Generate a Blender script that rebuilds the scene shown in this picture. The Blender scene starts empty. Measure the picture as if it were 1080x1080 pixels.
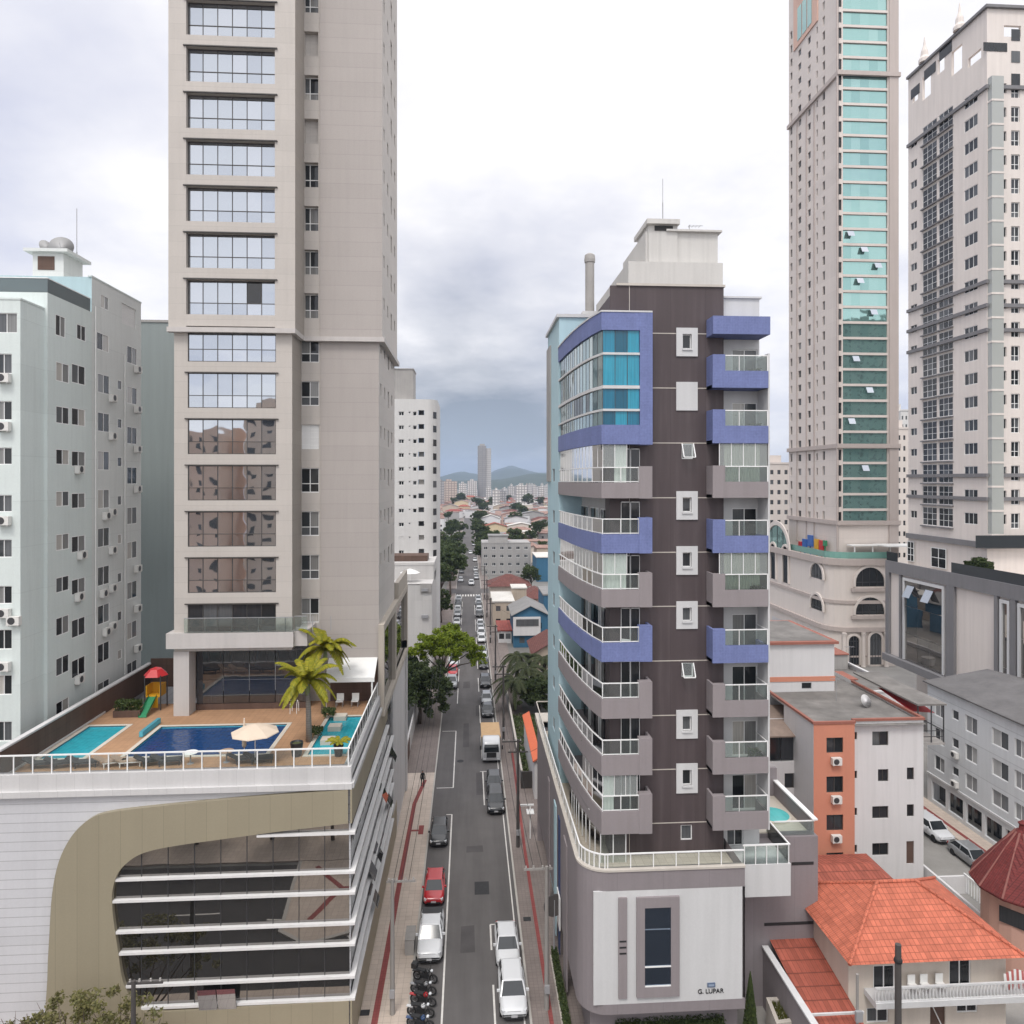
import bpy, bmesh, math, random
from mathutils import Vector, Matrix
random.seed(7)
S = bpy.context.scene
COL = S.collection
# ------------------------------------------------------------------ camera
F, CU, HV, H = 740.0, 540.0, 506.0, 35.0
YAW = math.atan(46/740)
cam = bpy.data.cameras.new('camera'); co = bpy.data.objects.new('camera', cam); COL.objects.link(co)
cam.sensor_width = 36; cam.lens = 36*F/1080; cam.shift_y = -(540-HV)/1080
cam.clip_start = .5; cam.clip_end = 30000
co.location = (0, 0, H); co.rotation_euler = (math.pi/2, 0, -YAW)
S.camera = co
# ------------------------------------------------------------------ sky and sun
SUN_EL, SUN_AZ = math.radians(58), math.radians(200)     # azimuth clockwise from +Y: behind the camera, a little to its left
W = bpy.data.worlds.new('World'); S.world = W; W.use_nodes = True
def build_world():
    nt = W.node_tree; N = nt.nodes; L = nt.links; N.clear()
    def nd(t, **k):
        n = N.new(t)
        for a, b in k.items(): setattr(n, a, b)
        return n
    def mth(op, a, b=None, c=None, clamp=False):
        n = nd('ShaderNodeMath', operation=op); n.use_clamp = clamp
        for i, x in enumerate((a, b, c)):
            if x is None: continue
            if isinstance(x, (int, float)): n.inputs[i].default_value = x
            else: L.new(x, n.inputs[i])
        return n.outputs[0]
    def mix(f, a, b):
        n = nd('ShaderNodeMix', data_type='RGBA')
        if isinstance(f, (int, float)): n.inputs[0].default_value = f
        else: L.new(f, n.inputs[0])
        for i, x in ((6, a), (7, b)):
            if isinstance(x, tuple): n.inputs[i].default_value = (*x, 1)
            else: L.new(x, n.inputs[i])
        return n.outputs[2]
    sky = nd('ShaderNodeTexSky', sky_type='NISHITA'); sky.sun_disc = False
    sky.sun_elevation = SUN_EL; sky.sun_rotation = SUN_AZ
    sk = nd('ShaderNodeVectorMath', operation='SCALE'); L.new(sky.outputs[0], sk.inputs[0]); sk.inputs[3].default_value = .09
    tc = nd('ShaderNodeTexCoord'); sp = nd('ShaderNodeSeparateXYZ'); L.new(tc.outputs['Generated'], sp.inputs[0])
    z = mth('MAXIMUM', sp.outputs[2], 0.0)
    den = mth('ADD', z, .22)
    cb = nd('ShaderNodeCombineXYZ')
    L.new(mth('DIVIDE', sp.outputs[0], den), cb.inputs[0]); L.new(mth('DIVIDE', sp.outputs[1], den), cb.inputs[1])
    cb.inputs[2].default_value = CLOUD_SEED
    n1 = nd('ShaderNodeTexNoise'); n1.inputs['Scale'].default_value = .95; n1.inputs['Detail'].default_value = 9
    n1.inputs['Roughness'].default_value = .52; n1.inputs['Distortion'].default_value = .1; L.new(cb.outputs[0], n1.inputs['Vector'])
    n2 = nd('ShaderNodeTexNoise'); n2.inputs['Scale'].default_value = 2.6; n2.inputs['Detail'].default_value = 8
    n2.inputs['Roughness'].default_value = .6; L.new(cb.outputs[0], n2.inputs['Vector'])
    # greyer undersides gather low down, thin bright veil above
    lowmask = mth('SUBTRACT', 1.0, mth('MULTIPLY', z, 1/.42, clamp=True), clamp=True)
    # the heavy bank stands up the street
    ax = mth('SUBTRACT', mth('DIVIDE', sp.outputs[0], mth('MAXIMUM', sp.outputs[1], .05)), -.02)
    bank = mth('SUBTRACT', 1.0, mth('MULTIPLY', mth('ABSOLUTE', ax), 2.3), clamp=True)
    bank = mth('MULTIPLY', bank, mth('GREATER_THAN', sp.outputs[1], .05))
    wl = mth('MULTIPLY', mth('ADD', mth('MULTIPLY', ax, -1.5), -.55, clamp=True), .40)
    v = mth('ADD', n1.outputs[0], mth('MULTIPLY', mth('SUBTRACT', n2.outputs[0], .5), .35))
    v = mth('ADD', v, mth('MULTIPLY', mth('MULTIPLY', lowmask, bank), .55))
    v = mth('ADD', v, mth('MULTIPLY', wl, mth('GREATER_THAN', sp.outputs[1], .05)))
    v = mth('SUBTRACT', v, mth('MULTIPLY', mth('MULTIPLY', mth('SUBTRACT', z, .22, clamp=True), 1.6), .28))
    rp = nd('ShaderNodeValToRGB'); L.new(v, rp.inputs[0])
    cr = rp.color_ramp; cr.elements[0].position = .455; cr.elements[0].color = (0, 0, 0, 1); cr.elements[1].position = .82; cr.elements[1].color = (1, 1, 1, 1)
    e = cr.elements.new(.59); e.color = (.42, .42, .42, 1)
    white = mix(.25, (.90, .885, .90), sk.outputs[0])
    white = mix(.75, white, (.95, .935, .945))
    grey = mix(.15, mix(mth('MULTIPLY', mth('MULTIPLY', lowmask, bank), 1.7, clamp=True), (.57, .59, .73), (.25, .275, .335)), sk.outputs[0])
    c = mix(rp.outputs[0], white, grey)
    # a blue-grey strip right above the hills
    hz = mth('SUBTRACT', 1.0, mth('MULTIPLY', z, 1/.12, clamp=True), clamp=True)
    c = mix(mth('MULTIPLY', mth('MULTIPLY', hz, bank), .75), c, (.40, .485, .58))
    # an overcast vault is brighter overhead, and behind the camera where the sun stands behind thin cloud
    up = mth('MULTIPLY', mth('SUBTRACT', z, .55, clamp=True), 2.2)
    bk = mth('MULTIPLY', mth('MULTIPLY', sp.outputs[1], -1, clamp=True), .45)
    k = mth('ADD', mth('ADD', 1.0, up), bk)
    sc = nd('ShaderNodeVectorMath', operation='SCALE'); L.new(c, sc.inputs[0]); L.new(k, sc.inputs[3])
    bg = nd('ShaderNodeBackground'); L.new(sc.outputs[0], bg.inputs[0]); bg.inputs[1].default_value = 1.0
    out = nd('ShaderNodeOutputWorld'); L.new(bg.outputs[0], out.inputs[0])
CLOUD_SEED = 3.7
HAZE = .00015
build_world()
sun = bpy.data.lights.new('sun', 'SUN'); so = bpy.data.objects.new('sun', sun); COL.objects.link(so)
sun.energy = 1.5; sun.angle = math.radians(16); sun.color = (1, .96, .91)
sd = Vector((math.sin(SUN_AZ)*math.cos(SUN_EL), math.cos(SUN_AZ)*math.cos(SUN_EL), math.sin(SUN_EL)))
so.rotation_euler = sd.to_track_quat('Z', 'Y').to_euler(); so.location = (0, -30, 120)
S.view_settings.view_transform = 'Standard'; S.view_settings.look = 'None'; S.view_settings.gamma = 1
S.view_settings.exposure = 0.27
S.cycles.max_bounces = 6; S.cycles.diffuse_bounces = 3; S.cycles.glossy_bounces = 3; S.cycles.volume_bounces = 0
S.cycles.transparent_max_bounces = 8; S.cycles.transmission_bounces = 3
S.cycles.caustics_reflective = False; S.cycles.caustics_refractive = False
S.cycles.use_denoising = True

# ------------------------------------------------------------------ sight lines -> metres
def ray(u):
    t = (u-CU)/F
    return math.sin(YAW)+t*math.cos(YAW), math.cos(YAW)-t*math.sin(YAW)
def onY(u, v, Y):
    dx, dy = ray(u); d = Y/dy
    return Vector((d*dx, Y, H-d*(v-HV)/F))
def onX(u, v, X):
    dx, dy = ray(u); d = X/dx
    return Vector((X, d*dy, H-d*(v-HV)/F))
def onZ(u, v, z=0.0):
    dx, dy = ray(u); d = (H-z)*F/(v-HV)
    return Vector((d*dx, d*dy, z))

# ------------------------------------------------------------------ mesh builder
class MB:
    def __init__(s): s.v = []; s.f = []; s.m = []
    def face(s, pts, m=0):
        i = len(s.v); s.v += [tuple(p) for p in pts]; s.f.append(tuple(range(i, i+len(pts)))); s.m.append(m)
    def box(s, x0, x1, y0, y1, z0, z1, m=0, skip=''):
        i = len(s.v)
        s.v += [(x0,y0,z0),(x1,y0,z0),(x1,y1,z0),(x0,y1,z0),(x0,y0,z1),(x1,y0,z1),(x1,y1,z1),(x0,y1,z1)]
        for k, f in (('b',(3,2,1,0)),('t',(4,5,6,7)),('f',(0,1,5,4)),('r',(1,2,6,5)),('k',(2,3,7,6)),('l',(3,0,4,7))):
            if k in skip: continue
            s.f.append(tuple(i+q for q in f)); s.m.append(m)
        return s
    def obox(s, c, half, rot=0., m=0):       # box turned about z
        i = len(s.v); ca, sa = math.cos(rot), math.sin(rot)
        for sz in (-1, 1):
            for sx, sy in ((-1,-1),(1,-1),(1,1),(-1,1)):
                x, y = sx*half[0], sy*half[1]
                s.v.append((c[0]+x*ca-y*sa, c[1]+x*sa+y*ca, c[2]+sz*half[2]))
        for f in ((3,2,1,0),(4,5,6,7),(0,1,5,4),(1,2,6,5),(2,3,7,6),(3,0,4,7)):
            s.f.append(tuple(i+q for q in f)); s.m.append(m)
        return s
    def bar(s, a, b, w, h=None, m=0):         # square bar between two points
        h = h or w; a = Vector(a); b = Vector(b); d = (b-a).normalized()
        up = Vector((0,0,1)) if abs(d.z) < .95 else Vector((0,1,0))
        r = d.cross(up).normalized()*(w/2); u = r.cross(d).normalized()*(h/2)
        i = len(s.v)
        for p in (a, b): s.v += [tuple(p-r-u), tuple(p+r-u), tuple(p+r+u), tuple(p-r+u)]
        for f in ((0,1,2,3),(7,6,5,4),(0,4,5,1),(1,5,6,2),(2,6,7,3),(3,7,4,0)):
            s.f.append(tuple(i+q for q in f)); s.m.append(m)
        return s
    def prism(s, poly, z0, z1, m=0, mt=None, skip=''):
        n = len(poly); i = len(s.v)
        s.v += [(p[0], p[1], z0) for p in poly]+[(p[0], p[1], z1) for p in poly]
        for k in range(n):
            j = (k+1) % n; s.f.append((i+k, i+j, i+n+j, i+n+k)); s.m.append(m)
        if 't' not in skip: s.f.append(tuple(i+n+k for k in range(n))); s.m.append(m if mt is None else mt)
        if 'b' not in skip: s.f.append(tuple(i+n-1-k for k in range(n))); s.m.append(m)
        return s
    def path(s, pts, th, z0, z1, m=0, side=1):   # wall of thickness th along a plan path
        P = [Vector((p[0], p[1])) for p in pts]; off = []
        for k in range(len(P)):
            t = Vector((0, 0))
            if k: t += (P[k]-P[k-1]).normalized()
            if k < len(P)-1: t += (P[k+1]-P[k]).normalized()
            t.normalize(); nrm = Vector((-t.y, t.x))*side
            c = 1.0
            if 0 < k < len(P)-1:
                c = max(.4, t.dot((P[k+1]-P[k]).normalized()))
            off.append(P[k]+nrm*th/c)
        i = len(s.v); n = len(P)
        for z in (z0, z1):
            s.v += [(p.x, p.y, z) for p in P]+[(p.x, p.y, z) for p in off]
        for k in range(n-1):
            for f in ((k,k+1,2*n+k+1,2*n+k),(n+k+1,n+k,3*n+k,3*n+k+1),(2*n+k,2*n+k+1,3*n+k+1,3*n+k),(k+1,k,n+k,n+k+1)):
                s.f.append(tuple(i+q for q in f)); s.m.append(m)
        for k in (0, n-1):
            s.f.append((i+k, i+n+k, i+3*n+k, i+2*n+k)); s.m.append(m)
        return s
    def tube(s, pts, r, n=8, m=0, r1=None, caps=True):
        pts = [Vector(p) for p in pts]; K = len(pts); i = len(s.v)
        for k, p in enumerate(pts):
            d = (pts[min(k+1, K-1)]-pts[max(k-1, 0)]).normalized()
            up = Vector((0,0,1)) if abs(d.z) < .9 else Vector((1,0,0))
            a = d.cross(up).normalized(); b = d.cross(a)
            rr = r if r1 is None else r+(r1-r)*k/max(1, K-1)
            for q in range(n):
                t = 2*math.pi*q/n; s.v.append(tuple(p+a*rr*math.cos(t)+b*rr*math.sin(t)))
        for k in range(K-1):
            for q in range(n):
                j = (q+1) % n; s.f.append((i+k*n+q, i+k*n+j, i+(k+1)*n+j, i+(k+1)*n+q)); s.m.append(m)
        if caps:
            s.f.append(tuple(i+q for q in range(n))); s.m.append(m)
            s.f.append(tuple(i+(K-1)*n+n-1-q for q in range(n))); s.m.append(m)
        return s
    def lathe(s, prof, cx=0, cy=0, n=20, m=0, z=0):
        i = len(s.v); K = len(prof)
        for r, h in prof:
            for q in range(n):
                t = 2*math.pi*q/n; s.v.append((cx+r*math.cos(t), cy+r*math.sin(t), z+h))
        for k in range(K-1):
            for q in range(n):
                j = (q+1) % n; s.f.append((i+k*n+q, i+k*n+j, i+(k+1)*n+j, i+(k+1)*n+q)); s.m.append(m)
        if prof[0][0] > 1e-4: s.f.append(tuple(i+n-1-q for q in range(n))); s.m.append(m)
        if prof[-1][0] > 1e-4: s.f.append(tuple(i+(K-1)*n+q for q in range(n))); s.m.append(m)
        return s
    def facade(s, O, U, a0, a1, z0, z1, holes, depth, m=0, mr=None):
        """upright wall sheet from O along U, with real openings (a0,a1,z0,z1) that have reveals"""
        mr = m if mr is None else mr
        O = Vector((O[0], O[1])); U = Vector((U[0], U[1])); Nn = Vector((U.y, -U.x))
        def P(a, z, d=0.): q = O+U*a-Nn*d; return (q.x, q.y, z)
        hs = [h for h in holes if h[1] > a0 and h[0] < a1 and h[3] > z0 and h[2] < z1]
        hs = [(max(h[0], a0), min(h[1], a1), max(h[2], z0), min(h[3], z1)) for h in hs]
        zs = sorted({round(q, 4) for q in [z0, z1]+[h[2] for h in hs]+[h[3] for h in hs]})
        for zi in range(len(zs)-1):
            zl, zh = zs[zi], zs[zi+1]; zm = (zl+zh)/2
            row = sorted((h for h in hs if h[2] < zm < h[3]), key=lambda h: h[0])
            a = a0
            for h in row:
                if h[0]-a > 1e-4: s.face([P(a,zl),P(h[0],zl),P(h[0],zh),P(a,zh)], m)
                a = max(a, h[1])
            if a1-a > 1e-4: s.face([P(a,zl),P(a1,zl),P(a1,zh),P(a,zh)], m)
        for h in hs:
            b0, b1, c0, c1 = h
            s.face([P(b0,c0),P(b1,c0),P(b1,c0,depth),P(b0,c0,depth)], mr); s.face([P(b1,c1),P(b0,c1),P(b0,c1,depth),P(b1,c1,depth)], mr)
            s.face([P(b0,c1),P(b0,c0),P(b0,c0,depth),P(b0,c1,depth)], mr); s.face([P(b1,c0),P(b1,c1),P(b1,c1,depth),P(b1,c0,depth)], mr)
        return s
    def mesh(s, name, mats, smooth=False, weld=False):
        me = bpy.data.meshes.new(name); me.from_pydata(s.v, [], s.f)
        mats = mats if isinstance(mats, (list, tuple)) else [mats]
        for x in mats: me.materials.append(x)
        me.polygons.foreach_set('material_index', [min(q, len(mats)-1) for q in s.m])
        if smooth or weld:
            bm = bmesh.new(); bm.from_mesh(me)
            if weld: bmesh.ops.remove_doubles(bm, verts=bm.verts, dist=1e-4)
            bmesh.ops.recalc_face_normals(bm, faces=bm.faces); bm.to_mesh(me); bm.free()
        if smooth: me.polygons.foreach_set('use_smooth', [True]*len(me.polygons))
        me.update(); return me
    def build(s, name, mats, parent=None, smooth=False, label=None, weld=False):
        o = bpy.data.objects.new(name, s.mesh(name, mats, smooth, weld)); COL.objects.link(o)
        if parent: adopt(o, parent)
        if label: o['label'] = label
        return o
def adopt(o, parent):
    o.parent = parent
    o.matrix_parent_inverse = Matrix.Translation(parent.location).inverted()
def thing(name, label, cat, loc, group=None, rz=0):
    o = bpy.data.objects.new(name, None); COL.objects.link(o); o.empty_display_size = .3
    o.location = loc; o['label'] = label; o['category'] = cat
    if rz: o.rotation_euler = (0, 0, rz)
    if group: o['group'] = group
    return o
def tag(o, label, cat, group=None):
    o['label'] = label; o['category'] = cat
    if group: o['group'] = group
    return o
def kind(o, k): o['kind'] = k; return o
def local(name, me, parent, loc=(0,0,0), rz=0, rot=None, label=None):      # child given in its parent's own coordinates
    o = bpy.data.objects.new(name, me); COL.objects.link(o); o.parent = parent; o.location = loc
    o.rotation_euler = rot if rot else (0, 0, rz)
    if label: o['label'] = label
    return o
def kids(o): return [c for c in ALLKIDS.get(o.name, [])] if o.name in ALLKIDS else list(o.children)
ALLKIDS = {}
def copy_tree(o, loc=None, rz=None, label=None, parent=None, scale=None):
    c = o.copy(); COL.objects.link(c)
    if parent: c.parent = parent
    if loc is not None: c.location = loc
    if rz is not None: c.rotation_euler = (0, 0, rz)
    if scale is not None: c.scale = scale
    if label: c['label'] = label
    for ch in list(o.children): copy_tree(ch, parent=c)
    return c

# ------------------------------------------------------------------ materials
def newmat(name):
    m = bpy.data.materials.new(name); m.use_nodes = True
    return m, m.node_tree, m.node_tree.nodes['Principled BSDF']
def facecoord(nt):
    """(x+y, z) in metres: runs along any upright wall"""
    tc = nt.nodes.new('ShaderNodeTexCoord'); sp = nt.nodes.new('ShaderNodeSeparateXYZ'); nt.links.new(tc.outputs['Object'], sp.inputs[0])
    ad = nt.nodes.new('ShaderNodeMath'); ad.operation = 'ADD'; nt.links.new(sp.outputs[0], ad.inputs[0]); nt.links.new(sp.outputs[1], ad.inputs[1])
    cb = nt.nodes.new('ShaderNodeCombineXYZ'); nt.links.new(ad.outputs[0], cb.inputs[0]); nt.links.new(sp.outputs[2], cb.inputs[1])
    return tc, cb
def paint(name, col, var=.10, scale=.35, streak=.10, rough=.75, lines=None, linecol=.6, bump=.0, fine=.05, metal=0, spec=.35, dirt=None, dirtcol=None):
    """painted or rendered wall: blotches, rain streaks, fine grain; lines=(width,height,gap) lays joints"""
    m, nt, b = newmat(name); N, L = nt.nodes, nt.links
    tc, fc = facecoord(nt)
    n1 = N.new('ShaderNodeTexNoise'); n1.inputs['Scale'].default_value = scale; n1.inputs['Detail'].default_value = 6; L.new(tc.outputs['Object'], n1.inputs['Vector'])
    mp = N.new('ShaderNodeMapping'); mp.inputs['Scale'].default_value = (2.2, 2.2, .12); L.new(tc.outputs['Object'], mp.inputs['Vector'])
    n2 = N.new('ShaderNodeTexNoise'); n2.inputs['Scale'].default_value = 1.0; n2.inputs['Detail'].default_value = 5; L.new(mp.outputs[0], n2.inputs['Vector'])
    n3 = N.new('ShaderNodeTexNoise'); n3.inputs['Scale'].default_value = 9; n3.inputs['Detail'].default_value = 4; L.new(tc.outputs['Object'], n3.inputs['Vector'])
    def ma(op, a, bb, c=None):
        n = N.new('ShaderNodeMath'); n.operation = op
        for i, x in enumerate((a, bb, c)):
            if x is None: continue
            if isinstance(x, (int, float)): n.inputs[i].default_value = x
            else: L.new(x, n.inputs[i])
        return n.outputs[0]
    k = ma('MULTIPLY_ADD', n1.outputs[0], 2*var, 1-var)
    k = ma('MULTIPLY', k, ma('MULTIPLY_ADD', n2.outputs[0], 2*streak, 1-streak))
    k = ma('MULTIPLY', k, ma('MULTIPLY_ADD', n3.outputs[0], 2*fine, 1-fine))
    rgb = N.new('ShaderNodeRGB'); rgb.outputs[0].default_value = (*col, 1)
    cout = rgb.outputs[0]
    hgt = n3.outputs[0]
    if dirt:
        rp = N.new('ShaderNodeValToRGB'); rp.color_ramp.elements[0].position = .5; rp.color_ramp.elements[1].position = .72
        L.new(n2.outputs[0], rp.inputs[0])
        mx = N.new('ShaderNodeMix'); mx.data_type = 'RGBA'; L.new(ma('MULTIPLY', rp.outputs[0], dirt), mx.inputs[0]); L.new(cout, mx.inputs[6])
        mx.inputs[7].default_value = (*(dirtcol or tuple(c*.45 for c in col)), 1); cout = mx.outputs[2]
    if lines:
        br = N.new('ShaderNodeTexBrick'); br.inputs['Scale'].default_value = 1; br.offset = 0 if lines[0] > 90 else lines[3] if len(lines) > 3 else 0
        br.inputs['Brick Width'].default_value = lines[0]; br.inputs['Row Height'].default_value = lines[1]
        br.inputs['Mortar Size'].default_value = lines[2]; br.inputs['Mortar Smooth'].default_value = .2
        br.inputs['Color1'].default_value = (1,1,1,1); br.inputs['Color2'].default_value = (.94,.94,.94,1); br.inputs['Mortar'].default_value = (linecol,)*3+(1,)
        L.new(fc.outputs[0], br.inputs['Vector'])
        k = ma('MULTIPLY', k, br.outputs['Color'])
    sc = N.new('ShaderNodeVectorMath'); sc.operation = 'SCALE'; L.new(cout, sc.inputs[0]); L.new(k, sc.inputs[3])
    L.new(sc.outputs[0], b.inputs['Base Color'])
    b.inputs['Roughness'].default_value = rough; b.inputs['Metallic'].default_value = metal; b.inputs['Specular IOR Level'].default_value = spec
    if bump:
        bp = N.new('ShaderNodeBump'); bp.inputs['Strength'].default_value = bump; bp.inputs['Distance'].default_value = .02; L.new(hgt, bp.inputs['Height']); L.new(bp.outputs[0], b.inputs['Normal'])
    return m
def plain(name, col, rough=.5, metal=0, spec=.5, var=.06):
    m, nt, b = newmat(name); N, L = nt.nodes, nt.links
    oi = N.new('ShaderNodeTexCoord'); n = N.new('ShaderNodeTexNoise'); n.inputs['Scale'].default_value = 3; n.inputs['Detail'].default_value = 5; L.new(oi.outputs['Object'], n.inputs['Vector'])
    mm = N.new('ShaderNodeMath'); mm.operation = 'MULTIPLY_ADD'; L.new(n.outputs[0], mm.inputs[0]); mm.inputs[1].default_value = 2*var; mm.inputs[2].default_value = 1-var
    sc = N.new('ShaderNodeVectorMath'); sc.operation = 'SCALE'; sc.inputs[0].default_value = col; L.new(mm.outputs[0], sc.inputs[3]); L.new(sc.outputs[0], b.inputs['Base Color'])
    b.inputs['Roughness'].default_value = rough; b.inputs['Metallic'].default_value = metal; b.inputs['Specular IOR Level'].default_value = spec
    return m
def pane(name, stops, rough=.06, metal=0., wob=.02, ior=1.5, wscale=.9):
    """window glass; what stands behind each pane (dark room, curtain, blind) changes from pane to pane"""
    m, nt, b = newmat(name); N, L = nt.nodes, nt.links
    gi = N.new('ShaderNodeNewGeometry'); oi = N.new('ShaderNodeObjectInfo')
    a = N.new('ShaderNodeMath'); a.operation = 'ADD'; L.new(gi.outputs['Random Per Island'], a.inputs[0]); L.new(oi.outputs['Random'], a.inputs[1])
    f = N.new('ShaderNodeMath'); f.operation = 'FRACT'; L.new(a.outputs[0], f.inputs[0])
    rp = N.new('ShaderNodeValToRGB'); cr = rp.color_ramp; cr.interpolation = 'CONSTANT'
    while len(cr.elements) < len(stops): cr.elements.new(.5)
    for e, (p, c) in zip(cr.elements, stops): e.position = p; e.color = (*c, 1)
    L.new(f.outputs[0], rp.inputs[0])
    tc = N.new('ShaderNodeTexCoord')
    mp = N.new('ShaderNodeMapping'); mp.inputs['Scale'].default_value = (9, 9, .25); L.new(tc.outputs['Object'], mp.inputs['Vector'])
    fo = N.new('ShaderNodeTexNoise'); fo.inputs['Scale'].default_value = 1.2; fo.inputs['Detail'].default_value = 2; L.new(mp.outputs[0], fo.inputs['Vector'])
    mm = N.new('ShaderNodeMath'); mm.operation = 'MULTIPLY_ADD'; L.new(fo.outputs[0], mm.inputs[0]); mm.inputs[1].default_value = .9; mm.inputs[2].default_value = .55
    sc = N.new('ShaderNodeVectorMath'); sc.operation = 'SCALE'; L.new(rp.outputs[0], sc.inputs[0]); L.new(mm.outputs[0], sc.inputs[3])
    L.new(sc.outputs[0] if metal < .3 else rp.outputs[0], b.inputs['Base Color'])
    b.inputs['Roughness'].default_value = rough; b.inputs['Metallic'].default_value = metal; b.inputs['IOR'].default_value = ior
    if wob:
        n = N.new('ShaderNodeTexNoise'); n.inputs['Scale'].default_value = wscale; n.inputs['Detail'].default_value = 1; L.new(tc.outputs['Object'], n.inputs['Vector'])
        bp = N.new('ShaderNodeBump'); bp.inputs['Strength'].default_value = 1; bp.inputs['Distance'].default_value = wob; L.new(n.outputs[0], bp.inputs['Height']); L.new(bp.outputs[0], b.inputs['Normal'])
    return m
def clear_glass(name, tint, alpha, rough=.04):
    m, nt, b = newmat(name); N, L = nt.nodes, nt.links
    tr = N.new('ShaderNodeBsdfTransparent'); tr.inputs[0].default_value = (*tint, 1)
    gl = N.new('ShaderNodeBsdfGlossy'); gl.inputs['Roughness'].default_value = rough
    df = N.new('ShaderNodeBsdfDiffuse'); df.inputs[0].default_value = (*tint, 1)
    fr = N.new('ShaderNodeFresnel'); fr.inputs[0].default_value = 1.55
    m1 = N.new('ShaderNodeMixShader'); m1.inputs[0].default_value = alpha; L.new(tr.outputs[0], m1.inputs[1]); L.new(df.outputs[0], m1.inputs[2])
    m2 = N.new('ShaderNodeMixShader'); L.new(fr.outputs[0], m2.inputs[0]); L.new(m1.outputs[0], m2.inputs[1]); L.new(gl.outputs[0], m2.inputs[2])
    L.new(m2.outputs[0], N['Material Output'].inputs[0]); return m
def leafmat(name, cols, rough=.55):
    m, nt, b = newmat(name); N, L = nt.nodes, nt.links
    gi = N.new('ShaderNodeNewGeometry'); rp = N.new('ShaderNodeValToRGB'); cr = rp.color_ramp
    while len(cr.elements) < len(cols): cr.elements.new(.5)
    for i, (e, c) in enumerate(zip(cr.elements, cols)): e.position = i/(len(cols)-1); e.color = (*c, 1)
    L.new(gi.outputs['Random Per Island'], rp.inputs[0]); L.new(rp.outputs[0], b.inputs['Base Color'])
    b.inputs['Roughness'].default_value = rough; b.inputs['Specular IOR Level'].default_value = .3
    tl = N.new('ShaderNodeBsdfTranslucent'); L.new(rp.outputs[0], tl.inputs[0])
    mx = N.new('ShaderNodeMixShader'); mx.inputs[0].default_value = .3; L.new(b.outputs[0], mx.inputs[1]); L.new(tl.outputs[0], mx.inputs[2])
    L.new(mx.outputs[0], N['Material Output'].inputs[0]); return m
def tiles(name, col, du=.3, dv=.36, var=.25, stain=.3):
    """roof tiles: rows along the slope, by world height and run"""
    m, nt, b = newmat(name); N, L = nt.nodes, nt.links
    tc = N.new('ShaderNodeTexCoord'); geo = N.new('ShaderNodeNewGeometry')
    sp = N.new('ShaderNodeSeparateXYZ'); L.new(tc.outputs['Object'], sp.inputs[0])
    sn = N.new('ShaderNodeSeparateXYZ'); L.new(geo.outputs['True Normal'], sn.inputs[0])
    def ma(op, a, bb=None, c=None):
        n = N.new('ShaderNodeMath'); n.operation = op
        for i, x in enumerate((a, bb, c)):
            if x is None: continue
            if isinstance(x, (int, float)): n.inputs[i].default_value = x
            else: L.new(x, n.inputs[i])
        return n.outputs[0]
    useY = ma('GREATER_THAN', ma('ABSOLUTE', sn.outputs[0]), ma('ABSOLUTE', sn.outputs[1]))
    run = ma('ADD', ma('MULTIPLY', sp.outputs[1], useY), ma('MULTIPLY', sp.outputs[0], ma('SUBTRACT', 1.0, useY)))
    cb = N.new('ShaderNodeCombineXYZ'); L.new(run, cb.inputs[0]); L.new(ma('MULTIPLY', sp.outputs[2], 2.1), cb.inputs[1])
    br = N.new('ShaderNodeTexBrick'); br.inputs['Scale'].default_value = 1; br.offset = 0
    br.inputs['Brick Width'].default_value = du; br.inputs['Row Height'].default_value = dv; br.inputs['Mortar Size'].default_value = .022; br.inputs['Mortar Smooth'].default_value = .6
    br.inputs['Color1'].default_value = (1,1,1,1); br.inputs['Color2'].default_value = (1-var,1-var,1-var,1); br.inputs['Mortar'].default_value = (.42,.40,.40,1)
    L.new(cb.outputs[0], br.inputs['Vector'])
    n = N.new('ShaderNodeTexNoise'); n.inputs['Scale'].default_value = .9; n.inputs['Detail'].default_value = 9; n.inputs['Roughness'].default_value = .68; L.new(tc.outputs['Object'], n.inputs['Vector'])
    k = ma('MULTIPLY', br.outputs['Color'], ma('MULTIPLY_ADD', n.outputs[0], 2*stain, 1-stain))
    sc = N.new('ShaderNodeVectorMath'); sc.operation = 'SCALE'; sc.inputs[0].default_value = col; L.new(k, sc.inputs[3]); L.new(sc.outputs[0], b.inputs['Base Color'])
    wv = ma('SINE', ma('MULTIPLY', run, 2*math.pi/du))
    saw = ma('FRACT', ma('MULTIPLY', sp.outputs[2], 2.1/dv))
    bp = N.new('ShaderNodeBump'); bp.inputs['Strength'].default_value = .7; bp.inputs['Distance'].default_value = .04
    L.new(ma('SUBTRACT', ma('MULTIPLY', wv, .5), saw), bp.inputs['Height']); L.new(bp.outputs[0], b.inputs['Normal'])
    b.inputs['Roughness'].default_value = .75; b.inputs['Specular IOR Level'].default_value = .3
    return m
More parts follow.
